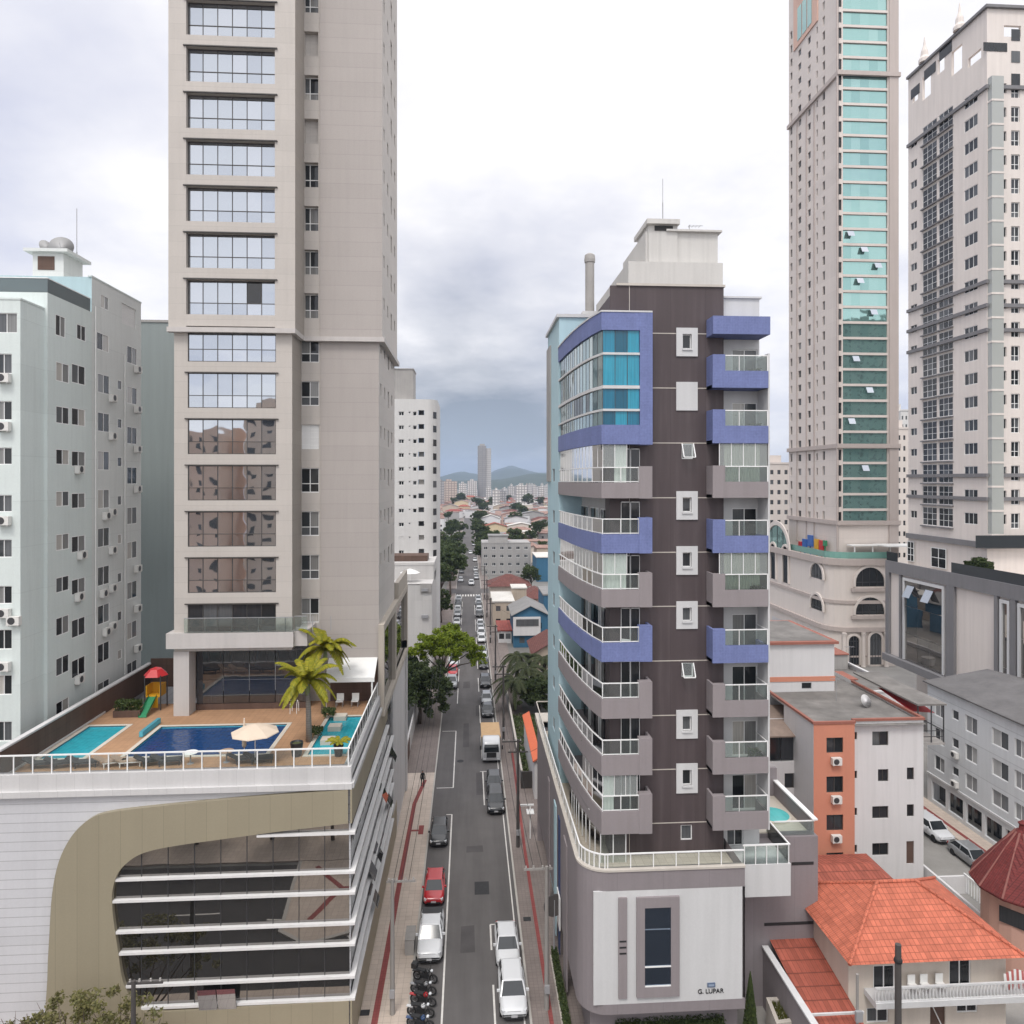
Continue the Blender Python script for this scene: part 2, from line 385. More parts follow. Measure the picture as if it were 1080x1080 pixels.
def ground_mat(name, col, var=.2, scale=.25, grain=14., tilesz=None, rough=.9, stain=None, along=False):
    m, nt, b = newmat(name); N, L = nt.nodes, nt.links
    tc = N.new('ShaderNodeTexCoord')
    mp = N.new('ShaderNodeMapping'); mp.inputs['Scale'].default_value = (1.6, .12, 1) if along else (1,1,1); L.new(tc.outputs['Object'], mp.inputs['Vector'])
    n1 = N.new('ShaderNodeTexNoise'); n1.inputs['Scale'].default_value = scale; n1.inputs['Detail'].default_value = 8; n1.inputs['Roughness'].default_value = .62; L.new(mp.outputs[0], n1.inputs['Vector'])
    n2 = N.new('ShaderNodeTexNoise'); n2.inputs['Scale'].default_value = grain; n2.inputs['Detail'].default_value = 3; L.new(tc.outputs['Object'], n2.inputs['Vector'])
    n4 = N.new('ShaderNodeTexNoise'); n4.inputs['Scale'].default_value = .45; n4.inputs['Detail'].default_value = 6; L.new(tc.outputs['Object'], n4.inputs['Vector'])
    def ma(op, a, bb=None, c=None):
        n = N.new('ShaderNodeMath'); n.operation = op
        for i, x in enumerate((a, bb, c)):
            if x is None: continue
            if isinstance(x, (int, float)): n.inputs[i].default_value = x
            else: L.new(x, n.inputs[i])
        return n.outputs[0]
    k = ma('MULTIPLY', ma('MULTIPLY_ADD', n1.outputs[0], 2*var, 1-var), ma('MULTIPLY_ADD', n2.outputs[0], .2, .9))
    k = ma('MULTIPLY', k, ma('MULTIPLY_ADD', n4.outputs[0], var, 1-var/2))
    if tilesz:
        br = N.new('ShaderNodeTexBrick'); br.inputs['Scale'].default_value = 1; br.offset = 0
        br.inputs['Brick Width'].default_value = tilesz; br.inputs['Row Height'].default_value = tilesz; br.inputs['Mortar Size'].default_value = .012
        br.inputs['Color1'].default_value = (1,1,1,1); br.inputs['Color2'].default_value = (.9,.9,.9,1); br.inputs['Mortar'].default_value = (.66,)*3+(1,)
        L.new(tc.outputs['Object'], br.inputs['Vector']); k = ma('MULTIPLY', k, br.outputs['Color'])
    sc = N.new('ShaderNodeVectorMath'); sc.operation = 'SCALE'; sc.inputs[0].default_value = col; L.new(k, sc.inputs[3]); L.new(sc.outputs[0], b.inputs['Base Color'])
    b.inputs['Roughness'].default_value = rough; b.inputs['Specular IOR Level'].default_value = .3
    bp = N.new('ShaderNodeBump'); bp.inputs['Strength'].default_value = .3; bp.inputs['Distance'].default_value = .01; L.new(n2.outputs[0], bp.inputs['Height']); L.new(bp.outputs[0], b.inputs['Normal'])
    return m
def watermat(name, col):
    m, nt, b = newmat(name); N, L = nt.nodes, nt.links
    tc = N.new('ShaderNodeTexCoord')
    br = N.new('ShaderNodeTexBrick'); br.inputs['Scale'].default_value = 1; br.offset = 0; br.inputs['Brick Width'].default_value = .3; br.inputs['Row Height'].default_value = .3; br.inputs['Mortar Size'].default_value = .012
    br.inputs['Color1'].default_value = (*col, 1); br.inputs['Color2'].default_value = (*[c*.85 for c in col], 1); br.inputs['Mortar'].default_value = (*[min(1, c*1.15+.01) for c in col], 1)
    L.new(tc.outputs['Object'], br.inputs['Vector']); L.new(br.outputs[0], b.inputs['Base Color'])
    n = N.new('ShaderNodeTexNoise'); n.inputs['Scale'].default_value = 2.2; n.inputs['Detail'].default_value = 3; L.new(tc.outputs['Object'], n.inputs['Vector'])
    bp = N.new('ShaderNodeBump'); bp.inputs['Strength'].default_value = .6; bp.inputs['Distance'].default_value = .06; L.new(n.outputs[0], bp.inputs['Height']); L.new(bp.outputs[0], b.inputs['Normal'])
    b.inputs['Roughness'].default_value = .05; b.inputs['IOR'].default_value = 1.33
    return m
M = {}
DK = (.016,.018,.02); CUR = (.42,.40,.37); MID = (.09,.095,.1)
M['pane'] = pane('window_glass', [(0,DK),(.34,(.03,.034,.037)),(.52,MID),(.7,(.20,.20,.195)),(.86,CUR)])
M['pane_dark'] = pane('dark_window_glass', [(0,DK),(.5,(.03,.032,.036)),(.8,MID)])
M['pane_curtain'] = pane('curtained_glass', [(0,(.45,.45,.42)),(.4,(.55,.56,.53)),(.7,(.38,.39,.37)),(.9,(.10,.11,.11))])
M['mirror'] = pane('mirror_film_glass', [(0,(.43,.46,.50)),(.45,(.39,.42,.465)),(.8,(.46,.485,.525)),(.985,(.06,.06,.06))], rough=.02, metal=.92, wob=.012, wscale=.5)
M['shopglass'] = pane('dark_curtain_wall_glass', [(0,(.016,.017,.018)),(.5,(.022,.022,.024))], rough=.015, wob=.006, ior=2.1, wscale=.4)
M['frontglass'] = pane('podium_front_glass', [(0,(.27,.26,.25)),(.5,(.24,.232,.225))], rough=.015, metal=.95, wob=.008, wscale=.35)
M['panelglass'] = pane('podium_panel_glass', [(0,(.30,.28,.265)),(.5,(.26,.25,.24))], rough=.02, metal=.95, wob=.006, wscale=.35)
M['pane_light'] = pane('blind_window_glass', [(0,(.30,.30,.30)),(.35,(.06,.065,.07)),(.55,(.42,.42,.41)),(.8,(.16,.165,.17))])
M['teal'] = pane('teal_mirror_glass', [(0,(.31,.49,.465)),(.3,(.295,.475,.45)),(.6,(.33,.505,.48)),(.9,(.26,.43,.41))], rough=.03, metal=.75, wob=.02, wscale=.4)
M['bluecurtain'] = pane('blue_curtained_glass', [(0,(.012,.19,.30)),(.3,(.02,.25,.36)),(.6,(.008,.14,.23)),(.85,(.006,.09,.15))], rough=.05)
M['clear_rail'] = clear_glass('clear_deck_glass', (.92,.96,.95), .03)
M['rail_glass'] = clear_glass('balcony_glass', (.86,.92,.90), .06)
M['curtain_glass'] = clear_glass('folding_balcony_glass', (.82,.88,.86), .24)
M['white_metal'] = plain('white_metal', (.78,.78,.77), .45)
M['grey_metal'] = plain('grey_metal', (.30,.30,.31), .45)
M['dark_metal'] = plain('dark_metal', (.045,.045,.048), .45)
M['white'] = plain('white_plastic', (.74,.74,.72), .5)
M['black'] = plain('black_rubber', (.02,.02,.021), .7)
M['shutter'] = paint('roller_shutter', (.50,.47,.44), lines=(99,.11,.012), linecol=.75)
M['shutter_white'] = paint('white_roller_shutter', (.72,.72,.71), lines=(99,.11,.012), linecol=.8)
M['concrete'] = paint('concrete', (.34,.325,.31), .22, .4, .25, dirt=.4)
M['ac'] = plain('air_conditioner_plastic', (.66,.65,.62), .5)

# ------------------------------------------------------------------ windows
_wm = {}
def win_meshes(w, h, cols, rows, fw, fm, pm, sill, tilt):
    key = (round(w,2), round(h,2), cols, rows, fw, fm, pm, sill)
    if key in _wm: return _wm[key]
    b = MB(); d0, d1 = -.03, .05
    if fw:
        b.box(-w/2, w/2, d0, d1, h/2-fw, h/2); b.box(-w/2, w/2, d0, d1, -h/2, -h/2+fw)
        b.box(-w/2, -w/2+fw, d0, d1, -h/2+fw, h/2-fw); b.box(w/2-fw, w/2, d0, d1, -h/2+fw, h/2-fw)
        for c in range(1, cols):
            x = -w/2+w*c/cols; b.box(x-fw*.45, x+fw*.45, d0+.01, d1, -h/2+fw, h/2-fw)
        zr = [-h/2+h*r/abs(rows) for r in range(1, rows)] if rows > 0 else [-h/2+h*.36]
        for z in zr: b.box(-w/2+fw, w/2-fw, d0+.005, d1-.002, z-fw*.45, z+fw*.45)
    if sill: b.box(-w/2-.06, w/2+.06, -.22, -.03, -h/2-.06, -h/2)
    fr = b.mesh('window', M[fm])
    p = MB(); rr = abs(rows) if rows > 0 else 2
    zed = [-h/2+h*r/rr for r in range(rr+1)] if rows > 0 else [-h/2, -h/2+h*.36, h/2]
    R = random.Random(hash(key) & 0xffff)
    for c in range(cols):
        for r in range(rr):
            x0, x1 = -w/2+w*c/cols, -w/2+w*(c+1)/cols
            z0, z1 = zed[r], zed[r+1]; t1, t2 = R.uniform(-tilt, tilt), R.uniform(-tilt, tilt)
            dx, dz = (x1-x0)*t1/2, (z1-z0)*t2/2
            p.face([(x0,.02-dx-dz,z0),(x1,.02+dx-dz,z0),(x1,.02+dx+dz,z1),(x0,.02-dx+dz,z1)])
    pa = p.mesh('pane', M[pm])
    _wm[key] = (fr, pa); return _wm[key]
def window(parent, O, U, hole, depth, cols=2, rows=1, fw=.05, fm='white_metal', pm='pane', sill=False, tilt=.003, name='window', label=None):
    a0, a1, z0, z1 = hole
    fr, pa = win_meshes(a1-a0, z1-z0, cols, rows, fw, fm, pm, sill, tilt)
    U = Vector((U[0], U[1])); Nn = Vector((U.y, -U.x))
    q = Vector((O[0], O[1]))+U*(a0+a1)/2-Nn*(depth-.05)
    L = Vector((q.x, q.y, (z0+z1)/2))-parent.location
    f = local(name, fr, parent, L, math.atan2(U.y, U.x), label=label)
    local('pane', pa, f)
    return f
def shutter(parent, O, U, hole, depth, mat='shutter'):
    a0, a1, z0, z1 = hole; w, h = a1-a0, z1-z0
    b = MB().box(-w/2, w/2, 0, .04, -h/2, h/2)
    U = Vector((U[0], U[1])); Nn = Vector((U.y, -U.x)); q = Vector((O[0], O[1]))+U*(a0+a1)/2-Nn*(depth-.05)
    return local('shutter', b.mesh('shutter', M[mat]), parent, Vector((q.x, q.y, (z0+z1)/2))-parent.location, math.atan2(U.y, U.x))
class Merge:
    """windows past the hundredth of a thing, collected into one part"""
    def __init__(s): s.fr = MB(); s.pa = MB()
    def add(s, O, U, hole, depth, cols, rows, fw):
        a0, a1, z0, z1 = hole; U = Vector((U[0], U[1])); Nn = Vector((U.y, -U.x)); O = Vector((O[0], O[1]))
        def P(a, z, d): q = O+U*a-Nn*d; return Vector((q.x, q.y, z))
        for c in range(cols):
            for r in range(rows):
                x0, x1 = a0+(a1-a0)*c/cols, a0+(a1-a0)*(c+1)/cols; y0, y1 = z0+(z1-z0)*r/rows, z0+(z1-z0)*(r+1)/rows
                s.pa.face([P(x0,y0,depth), P(x1,y0,depth), P(x1,y1,depth), P(x0,y1,depth)])
        if fw:
            for c in range(cols+1):
                x = a0+(a1-a0)*c/cols; s.fr.bar(P(x, z0, depth-.04), P(x, z1, depth-.04), fw)
            for r in range(rows+1):
                y = z0+(z1-z0)*r/rows; s.fr.bar(P(a0, y, depth-.045), P(a1, y, depth-.045), fw)
    def build(s, parent, pm, fm):
        if not s.pa.f: return
        o = kind(s.pa.build('window', M[pm], parent), 'stuff')
        if s.fr.f: kind(s.fr.build('window_frame', M[fm], parent), 'stuff')
# ================================================================== THE GROUND
M['ground'] = ground_mat('town_ground', (.17,.165,.155), .35, .05, 3)
M['asphalt'] = ground_mat('worn_asphalt', (.108,.101,.099), .36, .5, 22, along=True)
M['pave_cream'] = ground_mat('cream_paving', (.52,.44,.375), .16, .5, 18, tilesz=.5)
M['pave_brown'] = ground_mat('brown_paving', (.22,.185,.17), .28, .4, 18, tilesz=.3)
M['kerbstone'] = ground_mat('kerbstone', (.42,.40,.37), .2, 1, 18)
M['red_tactile'] = ground_mat('red_tactile_paving', (.26,.07,.065), .2, 1.5, 25, tilesz=.25)
M['roadpaint'] = ground_mat('road_paint', (.60,.58,.55), .3, 2, 20)
M['lot'] = ground_mat('yard_concrete', (.26,.25,.235), .3, .4, 15)
M['weeds'] = ground_mat('weedy_ground', (.075,.085,.035), .5, .8, 9)
kind(MB().box(-5600, 5600, -250, 7200, -.9, -.02, 0).build('ground', M['ground']), 'structure')
def sheet(name, x0, x1, y0, y1, z, m):
    b = MB(); b.face([(x0,y0,z),(x1,y0,z),(x1,y1,z),(x0,y1,z)])
    return kind(b.build(name, M[m]), 'structure')
XL, XR = -3.85, 3.95
rd = MB(); rd.face([(XL,-14,.004),(XR,-14,.004),(XR,640,.004),(XL,640,.004)]); kind(rd.build('road', M['asphalt']), 'structure')
M['asphalt_dark'] = ground_mat('fresh_asphalt', (.045,.043,.043), .3, .5, 22)
sheet('cross_street', -120, 140, 22, 38, .0065, 'asphalt_dark')
sheet('side_street', -120, 140, 216, 225, .008, 'asphalt')
def pavement(name, x0, x1, y0, y1, m, kerb=None):
    b = MB().box(x0, x1, y0, y1, -.05, .13, 0)
    if kerb == 'r': b = MB().box(x0, x1-.15, y0, y1, -.05, .13, 0).box(x1-.15, x1, y0, y1, -.05, .137, 1)
    if kerb == 'l': b = MB().box(x0+.15, x1, y0, y1, -.05, .13, 0).box(x0, x0+.15, y0, y1, -.05, .137, 1)
    return kind(b.build(name, [M[m], M['kerbstone']]), 'structure')
pavement('pavement', -7.6, XL, 39.5, 84, 'pave_cream', 'r')
pavement('pavement', -7.6, XL, 84, 216, 'pave_brown', 'r')
pavement('pavement', -7.0, XL, 225, 640, 'pave_brown', 'r')
pavement('pavement', XR, 8.2, 39.5, 216, 'pave_brown', 'l')
pavement('pavement', XR, 6.8, 225, 640, 'pave_brown', 'l')
pavement('pavement', -90, -7.6, 38, 43.0, 'pave_cream')
pavement('pavement', 8.2, 90, 38, 41.2, 'pave_brown')
pavement('pavement', -90, XL, 15, 21.5, 'pave_cream'); pavement('pavement', XR, 90, 15, 21.5, 'pave_cream')
b = MB(); b.prism([(-15.2,21.6),(-8.2,21.6),(-8.2,30.2),(-9.4,32.2),(-12.2,33.2),(-14.4,31.6)], -.05, .13); kind(b.build('pavement', M['pave_cream']), 'structure')
b = MB(); b.path([(-15.2,21.6),(-14.4,31.6),(-12.2,33.2),(-9.4,32.2),(-8.2,30.2)], .3, -.05, .16, side=1); kind(b.build('kerb', M['kerbstone']), 'structure')
tl = MB(); zt = .136
def strip(b, pts, w, z):
    for p, q in zip(pts[:-1], pts[1:]):
        p = Vector(p); q = Vector(q); d = (q-p).normalized(); n = Vector((-d.y, d.x))*w/2
        b.face([(*(p-n), z), (*(q-n), z), (*(q+n), z), (*(p+n), z)])
strip(tl, [(-6.05,39.6),(-5.95,60),(-5.8,76)], .42, .1345); strip(tl, [(-5.8,76),(-5.0,82)], .42, .139)
strip(tl, [(-5.75,70.2),(-4.5,70.2)], .35, .139); strip(tl, [(-4.7,69.4),(-4.7,71.2)], .5, .143)
strip(tl, [(5.35,40),(5.3,66),(5.6,90)], .28, .1345)
strip(tl, [(-30,40.5),(-8,40.5)], .42, .1345); strip(tl, [(-13.6,22.5),(-10.8,26.2),(-12.6,30.5)], .45, .1345); strip(tl, [(-10.8,26.2),(-8.8,26.2)], .45, .139)
kind(tl.build('tactile_paving', M['red_tactile']), 'structure')
mk = MB(); z = .0085
strip(mk, [(-1.72,40),(-1.72,73.6)], .13, z); strip(mk, [(-1.72,73.6),(-2.3,73.6)], .13, z+.004)
strip(mk, [(-1.72,80),(-1.72,98)], .13, z); strip(mk, [(-1.72,80),(-3.6,80)], .13, z+.004); strip(mk, [(-1.72,98),(-3.6,98)], .13, z+.004)
for a, b_ in ((40,48.6),(52.2,55.2),(75.5,84.2),(88,96),(101,109),(116,124),(130,138),(146,156),(162,176),(182,196)):
    strip(mk, [(1.72,a),(1.72,b_)], .13, z)
strip(mk, [(1.72,55.2),(2.4,55.2)], .13, z+.004); strip(mk, [(1.4,84.2),(2.6,84.2)], .13, z+.004)
strip(mk, [(3.62,39.6),(3.62,210)], .1, z)
for k in range(9): strip(mk, [(-3.3+k*.82,211),(-3.3+k*.82,214.6)], .42, z+.004)
for a in (110,122,134,146,158,170,182,194): strip(mk, [(-1.72,a),(-1.72,a+8)], .12, z)
# the crossing and the sweeping white kerb line in front of the podium
import math as _m
strip(mk, [(-16,30),(-12,30.5),(-9.5,32),(-8,34.5),(-7.6,38)], .16, z)
for k in range(12): strip(mk, [(-60+k*9,29),(-56+k*9,29)], .13, z)
PATCH = ground_mat('asphalt_patch', (.075,.07,.07), .3, .8, 20)
for k, (x, y, w, l) in enumerate(((-.6,52,1.1,3.2),(.9,78,.9,6),(-.2,66,1.6,1.2),(1.1,104,1.0,5),(-.7,92,.8,9),(-.9,118,1.2,4))):
    b = MB(); b.face([(x,y,.0065),(x+w,y+.05,.0065),(x+w-.04,y+l,.0065),(x+.03,y+l-.1,.0065)]); kind(b.build('road_patch', PATCH), 'structure')
kind(mk.build('road_markings', M['roadpaint']), 'structure')
mh = MB(); M['iron'] = ground_mat('cast_iron_cover', (.04,.04,.042), .3, 3, 30)
for x, y, hx, hy in ((1.15,60.2,.62,.95),): mh.box(x-hx, x+hx, y-hy, y+hy, .0, .012)
tag(mh.build('drain_cover', M['iron']), 'dark square iron drain cover in the road, near the white cars', 'drain cover')
for lab, x, y in (('dark manhole cover in the road by the boxed parking bay', -1.0, 87.5), ('small dark inspection cover on the brown pavement by the pole with the crossarm', 4.65, 55.5), ('small dark cover on the cream pavement at the foot of the glass podium', -6.75, 46.4)):
    b = MB(); b.lathe([(.42,0),(.42,.012)], n=20) if x < 0 and y > 80 else b.box(-.3,.3,-.25,.25,0,.012)
    o = b.build('manhole_cover', M['iron']); o.location = (x, y, .142 if abs(x) > 4 else .006); tag(o, lab, 'manhole cover', 'metal covers in the ground')
sheet('yard', -30, -7.6, 84, 131, .05, 'lot'); sheet('yard', 8.2, 24, 66, 104, .05, 'weeds'); sheet('yard', 8.2, 120, 41.2, 62, .03, 'lot')
sheet('yard', 24, 120, 62, 150, .03, 'lot')

# ================================================================== GLASS PODIUM WITH POOL DECK
M['siding'] = paint('white_podium_siding', (.56,.56,.58), .06, .3, .10, dirt=.12, lines=(99,.56,.022), linecol=.62)
M['podwhite'] = paint('white_parapet', (.56,.55,.545), .06, .4, .10, lines=(1.05,99,.012), linecol=.8)
M['olive'] = paint('olive_metal_cladding', (.30,.265,.19), .05, .5, .05, rough=.45, lines=(1.25,99,.014), linecol=.72)
M['fin'] = paint('white_fin', (.68,.67,.66), .05, 1, .08)
M['deck'] = ground_mat('terracotta_deck', (.40,.235,.135), .18, .6, 12, tilesz=.45)
M['coping'] = ground_mat('pale_coping', (.55,.50,.43), .12, .6, 12)
M['brownwall'] = paint('brown_pool_wall', (.11,.068,.052), .2, .5, .25, lines=(1.2,.6,.01), linecol=.7)
PX0, PX1, PY0, PY1, PT = -28.3, -7.2, 43.5, 80.0, 17.45
DZ = 17.0
pod = thing('podium_building', 'white podium with a curved olive frame round dark glass and a pool deck', 'building', (-17.4, 43.5, 0))
b = MB()
b.face([(PX0,PY0,0),(PX1,PY0,0),(PX1,PY0,DZ-.8),(PX0,PY0,DZ-.8)], 0)
b.face([(PX0,PY0,0),(PX0,PY1,0),(PX0,PY1,DZ),(PX0,PY0,DZ)], 0); b.face([(PX1-.25,PY0,0),(PX1-.25,PY1,0),(PX1-.25,PY1,DZ),(PX1-.25,PY0,DZ)], 0)
b.face([(PX0,PY1,0),(PX1,PY1,0),(PX1,PY1,DZ),(PX0,PY1,DZ)], 0)
b.build('wall', M['siding'], pod)
b = MB()
b.box(PX0, PX1+.05, PY0-.1, PY0+.35, DZ-.8, PT); b.box(PX0, PX1+.12, PY0-.28, PY0-.1, DZ-.85, DZ-.5)
b.box(PX1-.45, PX1+.05, PY0+.35, 57.6, DZ-.25, PT); b.box(PX0, PX0+.35, PY0+.35, 56, DZ-.25, PT-.3)
b.box(PX1+.05, PX1+.22, PY0-.1, 57.6, DZ-.85, DZ-.5)
b.build('parapet', M['podwhite'], pod)
# the curved olive frame on the front
outer = [(368,831),(300,836),(230,842),(160,849),(115,855),(95,863),(78,880),(65,906),(58,940),(55,985),(53,1030),(52,1140),(110,1140),(200,1140),(280,1140),(369,1140)]
inner = [(368,866),(300,874),(240,882),(190,889),(160,895),(142,903),(127,918),(121,938),(121,952),(122,965),(127,1000),(133,1034),(147,1056),(165,1063),(260,1058),(369,1052)]
def dense(pts, n=4):
    P = [Vector(p) for p in pts]; out = []
    for k in range(len(P)-1):
        p0, p1, p2, p3 = P[max(k-1,0)], P[k], P[k+1], P[min(k+2,len(P)-1)]
        for q in range(n):
            t = q/n; out.append(.5*((2*p1)+(-p0+p2)*t+(2*p0-5*p1+4*p2-p3)*t*t+(-p0+3*p1-3*p2+p3)*t**3))
    return out+[P[-1]]
def xz(p, Y=43.5): q = onY(p[0], p[1], Y); return (q.x, q.z)
oo = [xz(p) for p in dense(outer)]; ii = [xz(p) for p in dense(inner)]
def clampx(L): return [(min(x, PX1+.02), max(z, .1)) for x, z in L]
oo, ii = clampx(oo), clampx(ii)
b = MB(); yf, yb = PY0-.3, PY0+.02
for k in range(len(oo)-1):
    A, B, C, D = oo[k], oo[k+1], ii[k+1], ii[k]
    b.face([(A[0],yf,A[1]),(B[0],yf,B[1]),(C[0],yf,C[1]),(D[0],yf,D[1])])
    b.face([(A[0],yf,A[1]),(A[0],yb,A[1]),(B[0],yb,B[1]),(B[0],yf,B[1])]); b.face([(D[0],yf,D[1]),(C[0],yf,C[1]),(C[0],yb,C[1]),(D[0],yb,D[1])])
zo_top, zi_top, zi_bot = oo[0][1], ii[0][1], ii[-1][1]
b.box(PX1+.02, PX1+.14, yf, 62, zi_top, zo_top); b.box(PX1+.02, PX1+.14, yf, 70, .1, zi_bot)
b.build('olive_frame', M['olive'], pod)
# glass of the front, panel by panel
gl = MB(); R = random.Random(3)
def inside(x, z):
    c = False; n = len(ii)
    for k in range(n):
        x1, z1 = ii[k]; x2, z2 = ii[(k+1) % n]
        if (z1 > z) != (z2 > z) and x < (x2-x1)*(z-z1)/(z2-z1)+x1: c = not c
    return c
finv = [877, 918, 940, 972, 994, 1028, 1051]
finz = [onY(366, v, 43.5).z for v in finv]
gp = [(x, z) for x, z in ii]
gl.face([(x, PY0-.03, z) for x, z in gp])
gl.build('front_glazing', M['frontglass'], pod)
def span_at(z):
    xs = []
    for k in range(len(ii)-1):
        (x1, z1), (x2, z2) = ii[k], ii[k+1]
        if (z1 > z) != (z2 > z): xs.append(x1+(x2-x1)*(z-z1)/(z2-z1))
    return (min(xs) if xs else -18.)
for k, z in enumerate(finz):
    x0 = span_at(z)+(1.2 if k == 0 else 0)
    b = MB().box(x0, PX1+.3, PY0-.26, PY0+.0, z-.075, z+.075).box(PX1+.0, PX1+.3, PY0+.0, 66-(k == 0)*4, z-.085, z+.085)
    b.build('fin', M['fin'], pod)
for x in [-19.6+q*1.55 for q in range(8)]:
    b = MB()
    zt_, zb_ = [], []
    # thin dark joints between the panes
    top = max((zz for zz in [zi_top-(PX1-x)*.0] ), default=0)
    zs = [z for z in [q*.1+2 for q in range(150)] if inside(x, z)]
    if zs: b.box(x-.02, x+.02, PY0-.06, PY0-.02, min(zs), max(zs)); b.build('mullion', M['dark_metal'], pod)
# two top-hung panes standing open
b = MB()
p0, p1 = onY(212,1037,43.5), onY(252,1060,43.5)
for q in (0, 1):
    xa = p0.x+(p1.x-p0.x)*q/2; xb = p0.x+(p1.x-p0.x)*(q+1)/2-.05
    b = MB(); b.face([(xa,PY0-.62,p0.z),(xb,PY0-.62,p0.z),(xb,PY0-.3,p1.z),(xa,PY0-.3,p1.z)]); b.face([(xa,PY0-.58,p0.z),(xa,PY0-.26,p1.z),(xb,PY0-.26,p1.z),(xb,PY0-.58,p0.z)])
    b.build('open_pane', M['teal' if 0 else 'mirror'], pod, label='bluish pane tilted open at the foot of the dark glass')
# street side: glass between the fins
sg = MB()
for k in range(12):
    y0 = PY0+.05+k*1.95; y1 = y0+1.9
    for z0, z1 in zip([zi_bot]+finz[::-1][1:], finz[::-1][1:]+[zi_top]):
        if z1-z0 < .3: continue
        t = R.uniform(-.01, .01); sg.face([(PX1-.04-t,y0,z0),(PX1-.04+t,y1,z0),(PX1-.04+t,y1,z1),(PX1-.04-t,y0,z1)])
sg.build('side_glazing', M['pane_dark'], pod)
b = MB().box(PX1-.2, PX1+.1, 67, 80, 0, 16.2).box(PX1-.2, PX1+.32, 79.2, 80.2, 0, 17); b.build('side_wall', M['podwhite'], pod)
for k, (y, z) in enumerate(((50,7.2),(53.5,6.6),(57,9.5),(60.5,7.5),(51.5,4.4),(64,10))):
    b = MB(); b.face([(PX1+.02,y,z+.55),(PX1+.02,y+1.4,z+.55),(PX1+.62,y+1.4,z-.55),(PX1+.62,y,z-.55)]); b.face([(PX1+.0,y,z+.58),(PX1+.60,y,z-.52),(PX1+.60,y+1.4,z-.52),(PX1,y+1.4,z+.58)]); b.build('open_pane', M['shopglass'], pod)
# upper level beside the tower
M['beige_frame'] = paint('beige_frame', (.42,.375,.32), .06, .5, .1)
UZ0, UZ1 = 16.2, 23.2
b = MB().box(PX1-.1, PX1+.35, 57.6, 80, UZ1-.6, UZ1).box(PX1-.1, PX1+.35, 57.6, 58.2, UZ0, UZ1-.6).box(PX1-.1, PX1+.35, 66.6, 67.6, UZ0, UZ1-.6).box(PX1-.1, PX1+.35, 79.2, 80, UZ0, UZ1-.6).box(PX1-.1, PX1+.42, 57.6, 80, UZ0-.45, UZ0)
b.box(PX1-.1, PX1+.30, 70, 80, UZ1, UZ1+1.6)
b.build('upper_frame', M['beige_frame'], pod)
b = MB()
for y0, y1 in ((58.2,60.9),(61,63.7),(63.8,66.6),(67.6,71.3),(71.4,75.2),(75.3,79.2)): b.face([(PX1+.02,y0,UZ0),(PX1+.02,y1,UZ0),(PX1+.02,y1,UZ1-.6),(PX1+.02,y0,UZ1-.6)])
b.build('upper_glazing', M['shopglass'], pod)
# deck (pieces leave real basins for the water)
def holes_deck(x0, x1, y0, y1, rects, z, bm, m=0):
    xs = sorted({x0, x1, *[r[0] for r in rects], *[r[1] for r in rects]}); ys = sorted({y0, y1, *[r[2] for r in rects], *[r[3] for r in rects]})
    for xa, xb in zip(xs[:-1], xs[1:]):
        for ya, yb in zip(ys[:-1], ys[1:]):
            cx, cy = (xa+xb)/2, (ya+yb)/2
            if any(r[0] < cx < r[1] and r[2] < cy < r[3] for r in rects): continue
            bm.face([(xa,ya,z),(xb,ya,z),(xb,yb,z),(xa,yb,z)], m)
def basin(bm, r, z, d=.9, m=0):
    x0, x1, y0, y1 = r
    bm.face([(x0,y0,z-d),(x1,y0,z-d),(x1,y1,z-d),(x0,y1,z-d)], m)
    for a, c in (((x0,y0),(x1,y0)),((x1,y0),(x1,y1)),((x1,y1),(x0,y1)),((x0,y1),(x0,y0))):
        bm.face([(*a,z-d),(*c,z-d),(*c,z),(*a,z)], m)
kidp = (-27.6,-24.9,47.0,53.0); bigp = (-22.3,-13.3,47.0,52.6); lag = [(-10.5,-8.0,46.6,54.0)]
b = MB(); holes_deck(PX0+.35, PX1-.45, PY0+.35, 58, [kidp, bigp]+lag, DZ, b); b.build('deck_floor', M['deck'], pod)
b = MB()
for r in (kidp, bigp, lag[0]):
    x0, x1, y0, y1 = r; w = .28
    b.box(x0-w,x1+w,y0-w,y0,DZ-.05,DZ+.03).box(x0-w,x1+w,y1,y1+w,DZ-.05,DZ+.03).box(x0-w,x0,y0,y1,DZ-.05,DZ+.03).box(x1,x1+w,y0,y1,DZ-.05,DZ+.03)
b.build('pool_coping', M['coping'], pod)
M['aqua'] = watermat('aqua_pool_water', (.03,.33,.40)); M['navy'] = watermat('navy_pool_water', (.010,.045,.14)); M['pooltile'] = paint('aqua_pool_tile', (.10,.42,.52), lines=(.3,.3,.01))
for r, w, nm in ((kidp,'aqua','small aqua pool'), (bigp,'navy','wide deep blue pool'), (lag[0],'aqua','narrow aqua pool')):
    b = MB(); basin(b, r, DZ); o = b.build('pool_basin', M['pooltile'], pod)
    b = MB(); x0, x1, y0, y1 = r; b.face([(x0,y0,DZ-.12),(x1,y0,DZ-.12),(x1,y1,DZ-.12),(x0,y1,DZ-.12)]); b.build('pool_water', M[w], o, label=nm)
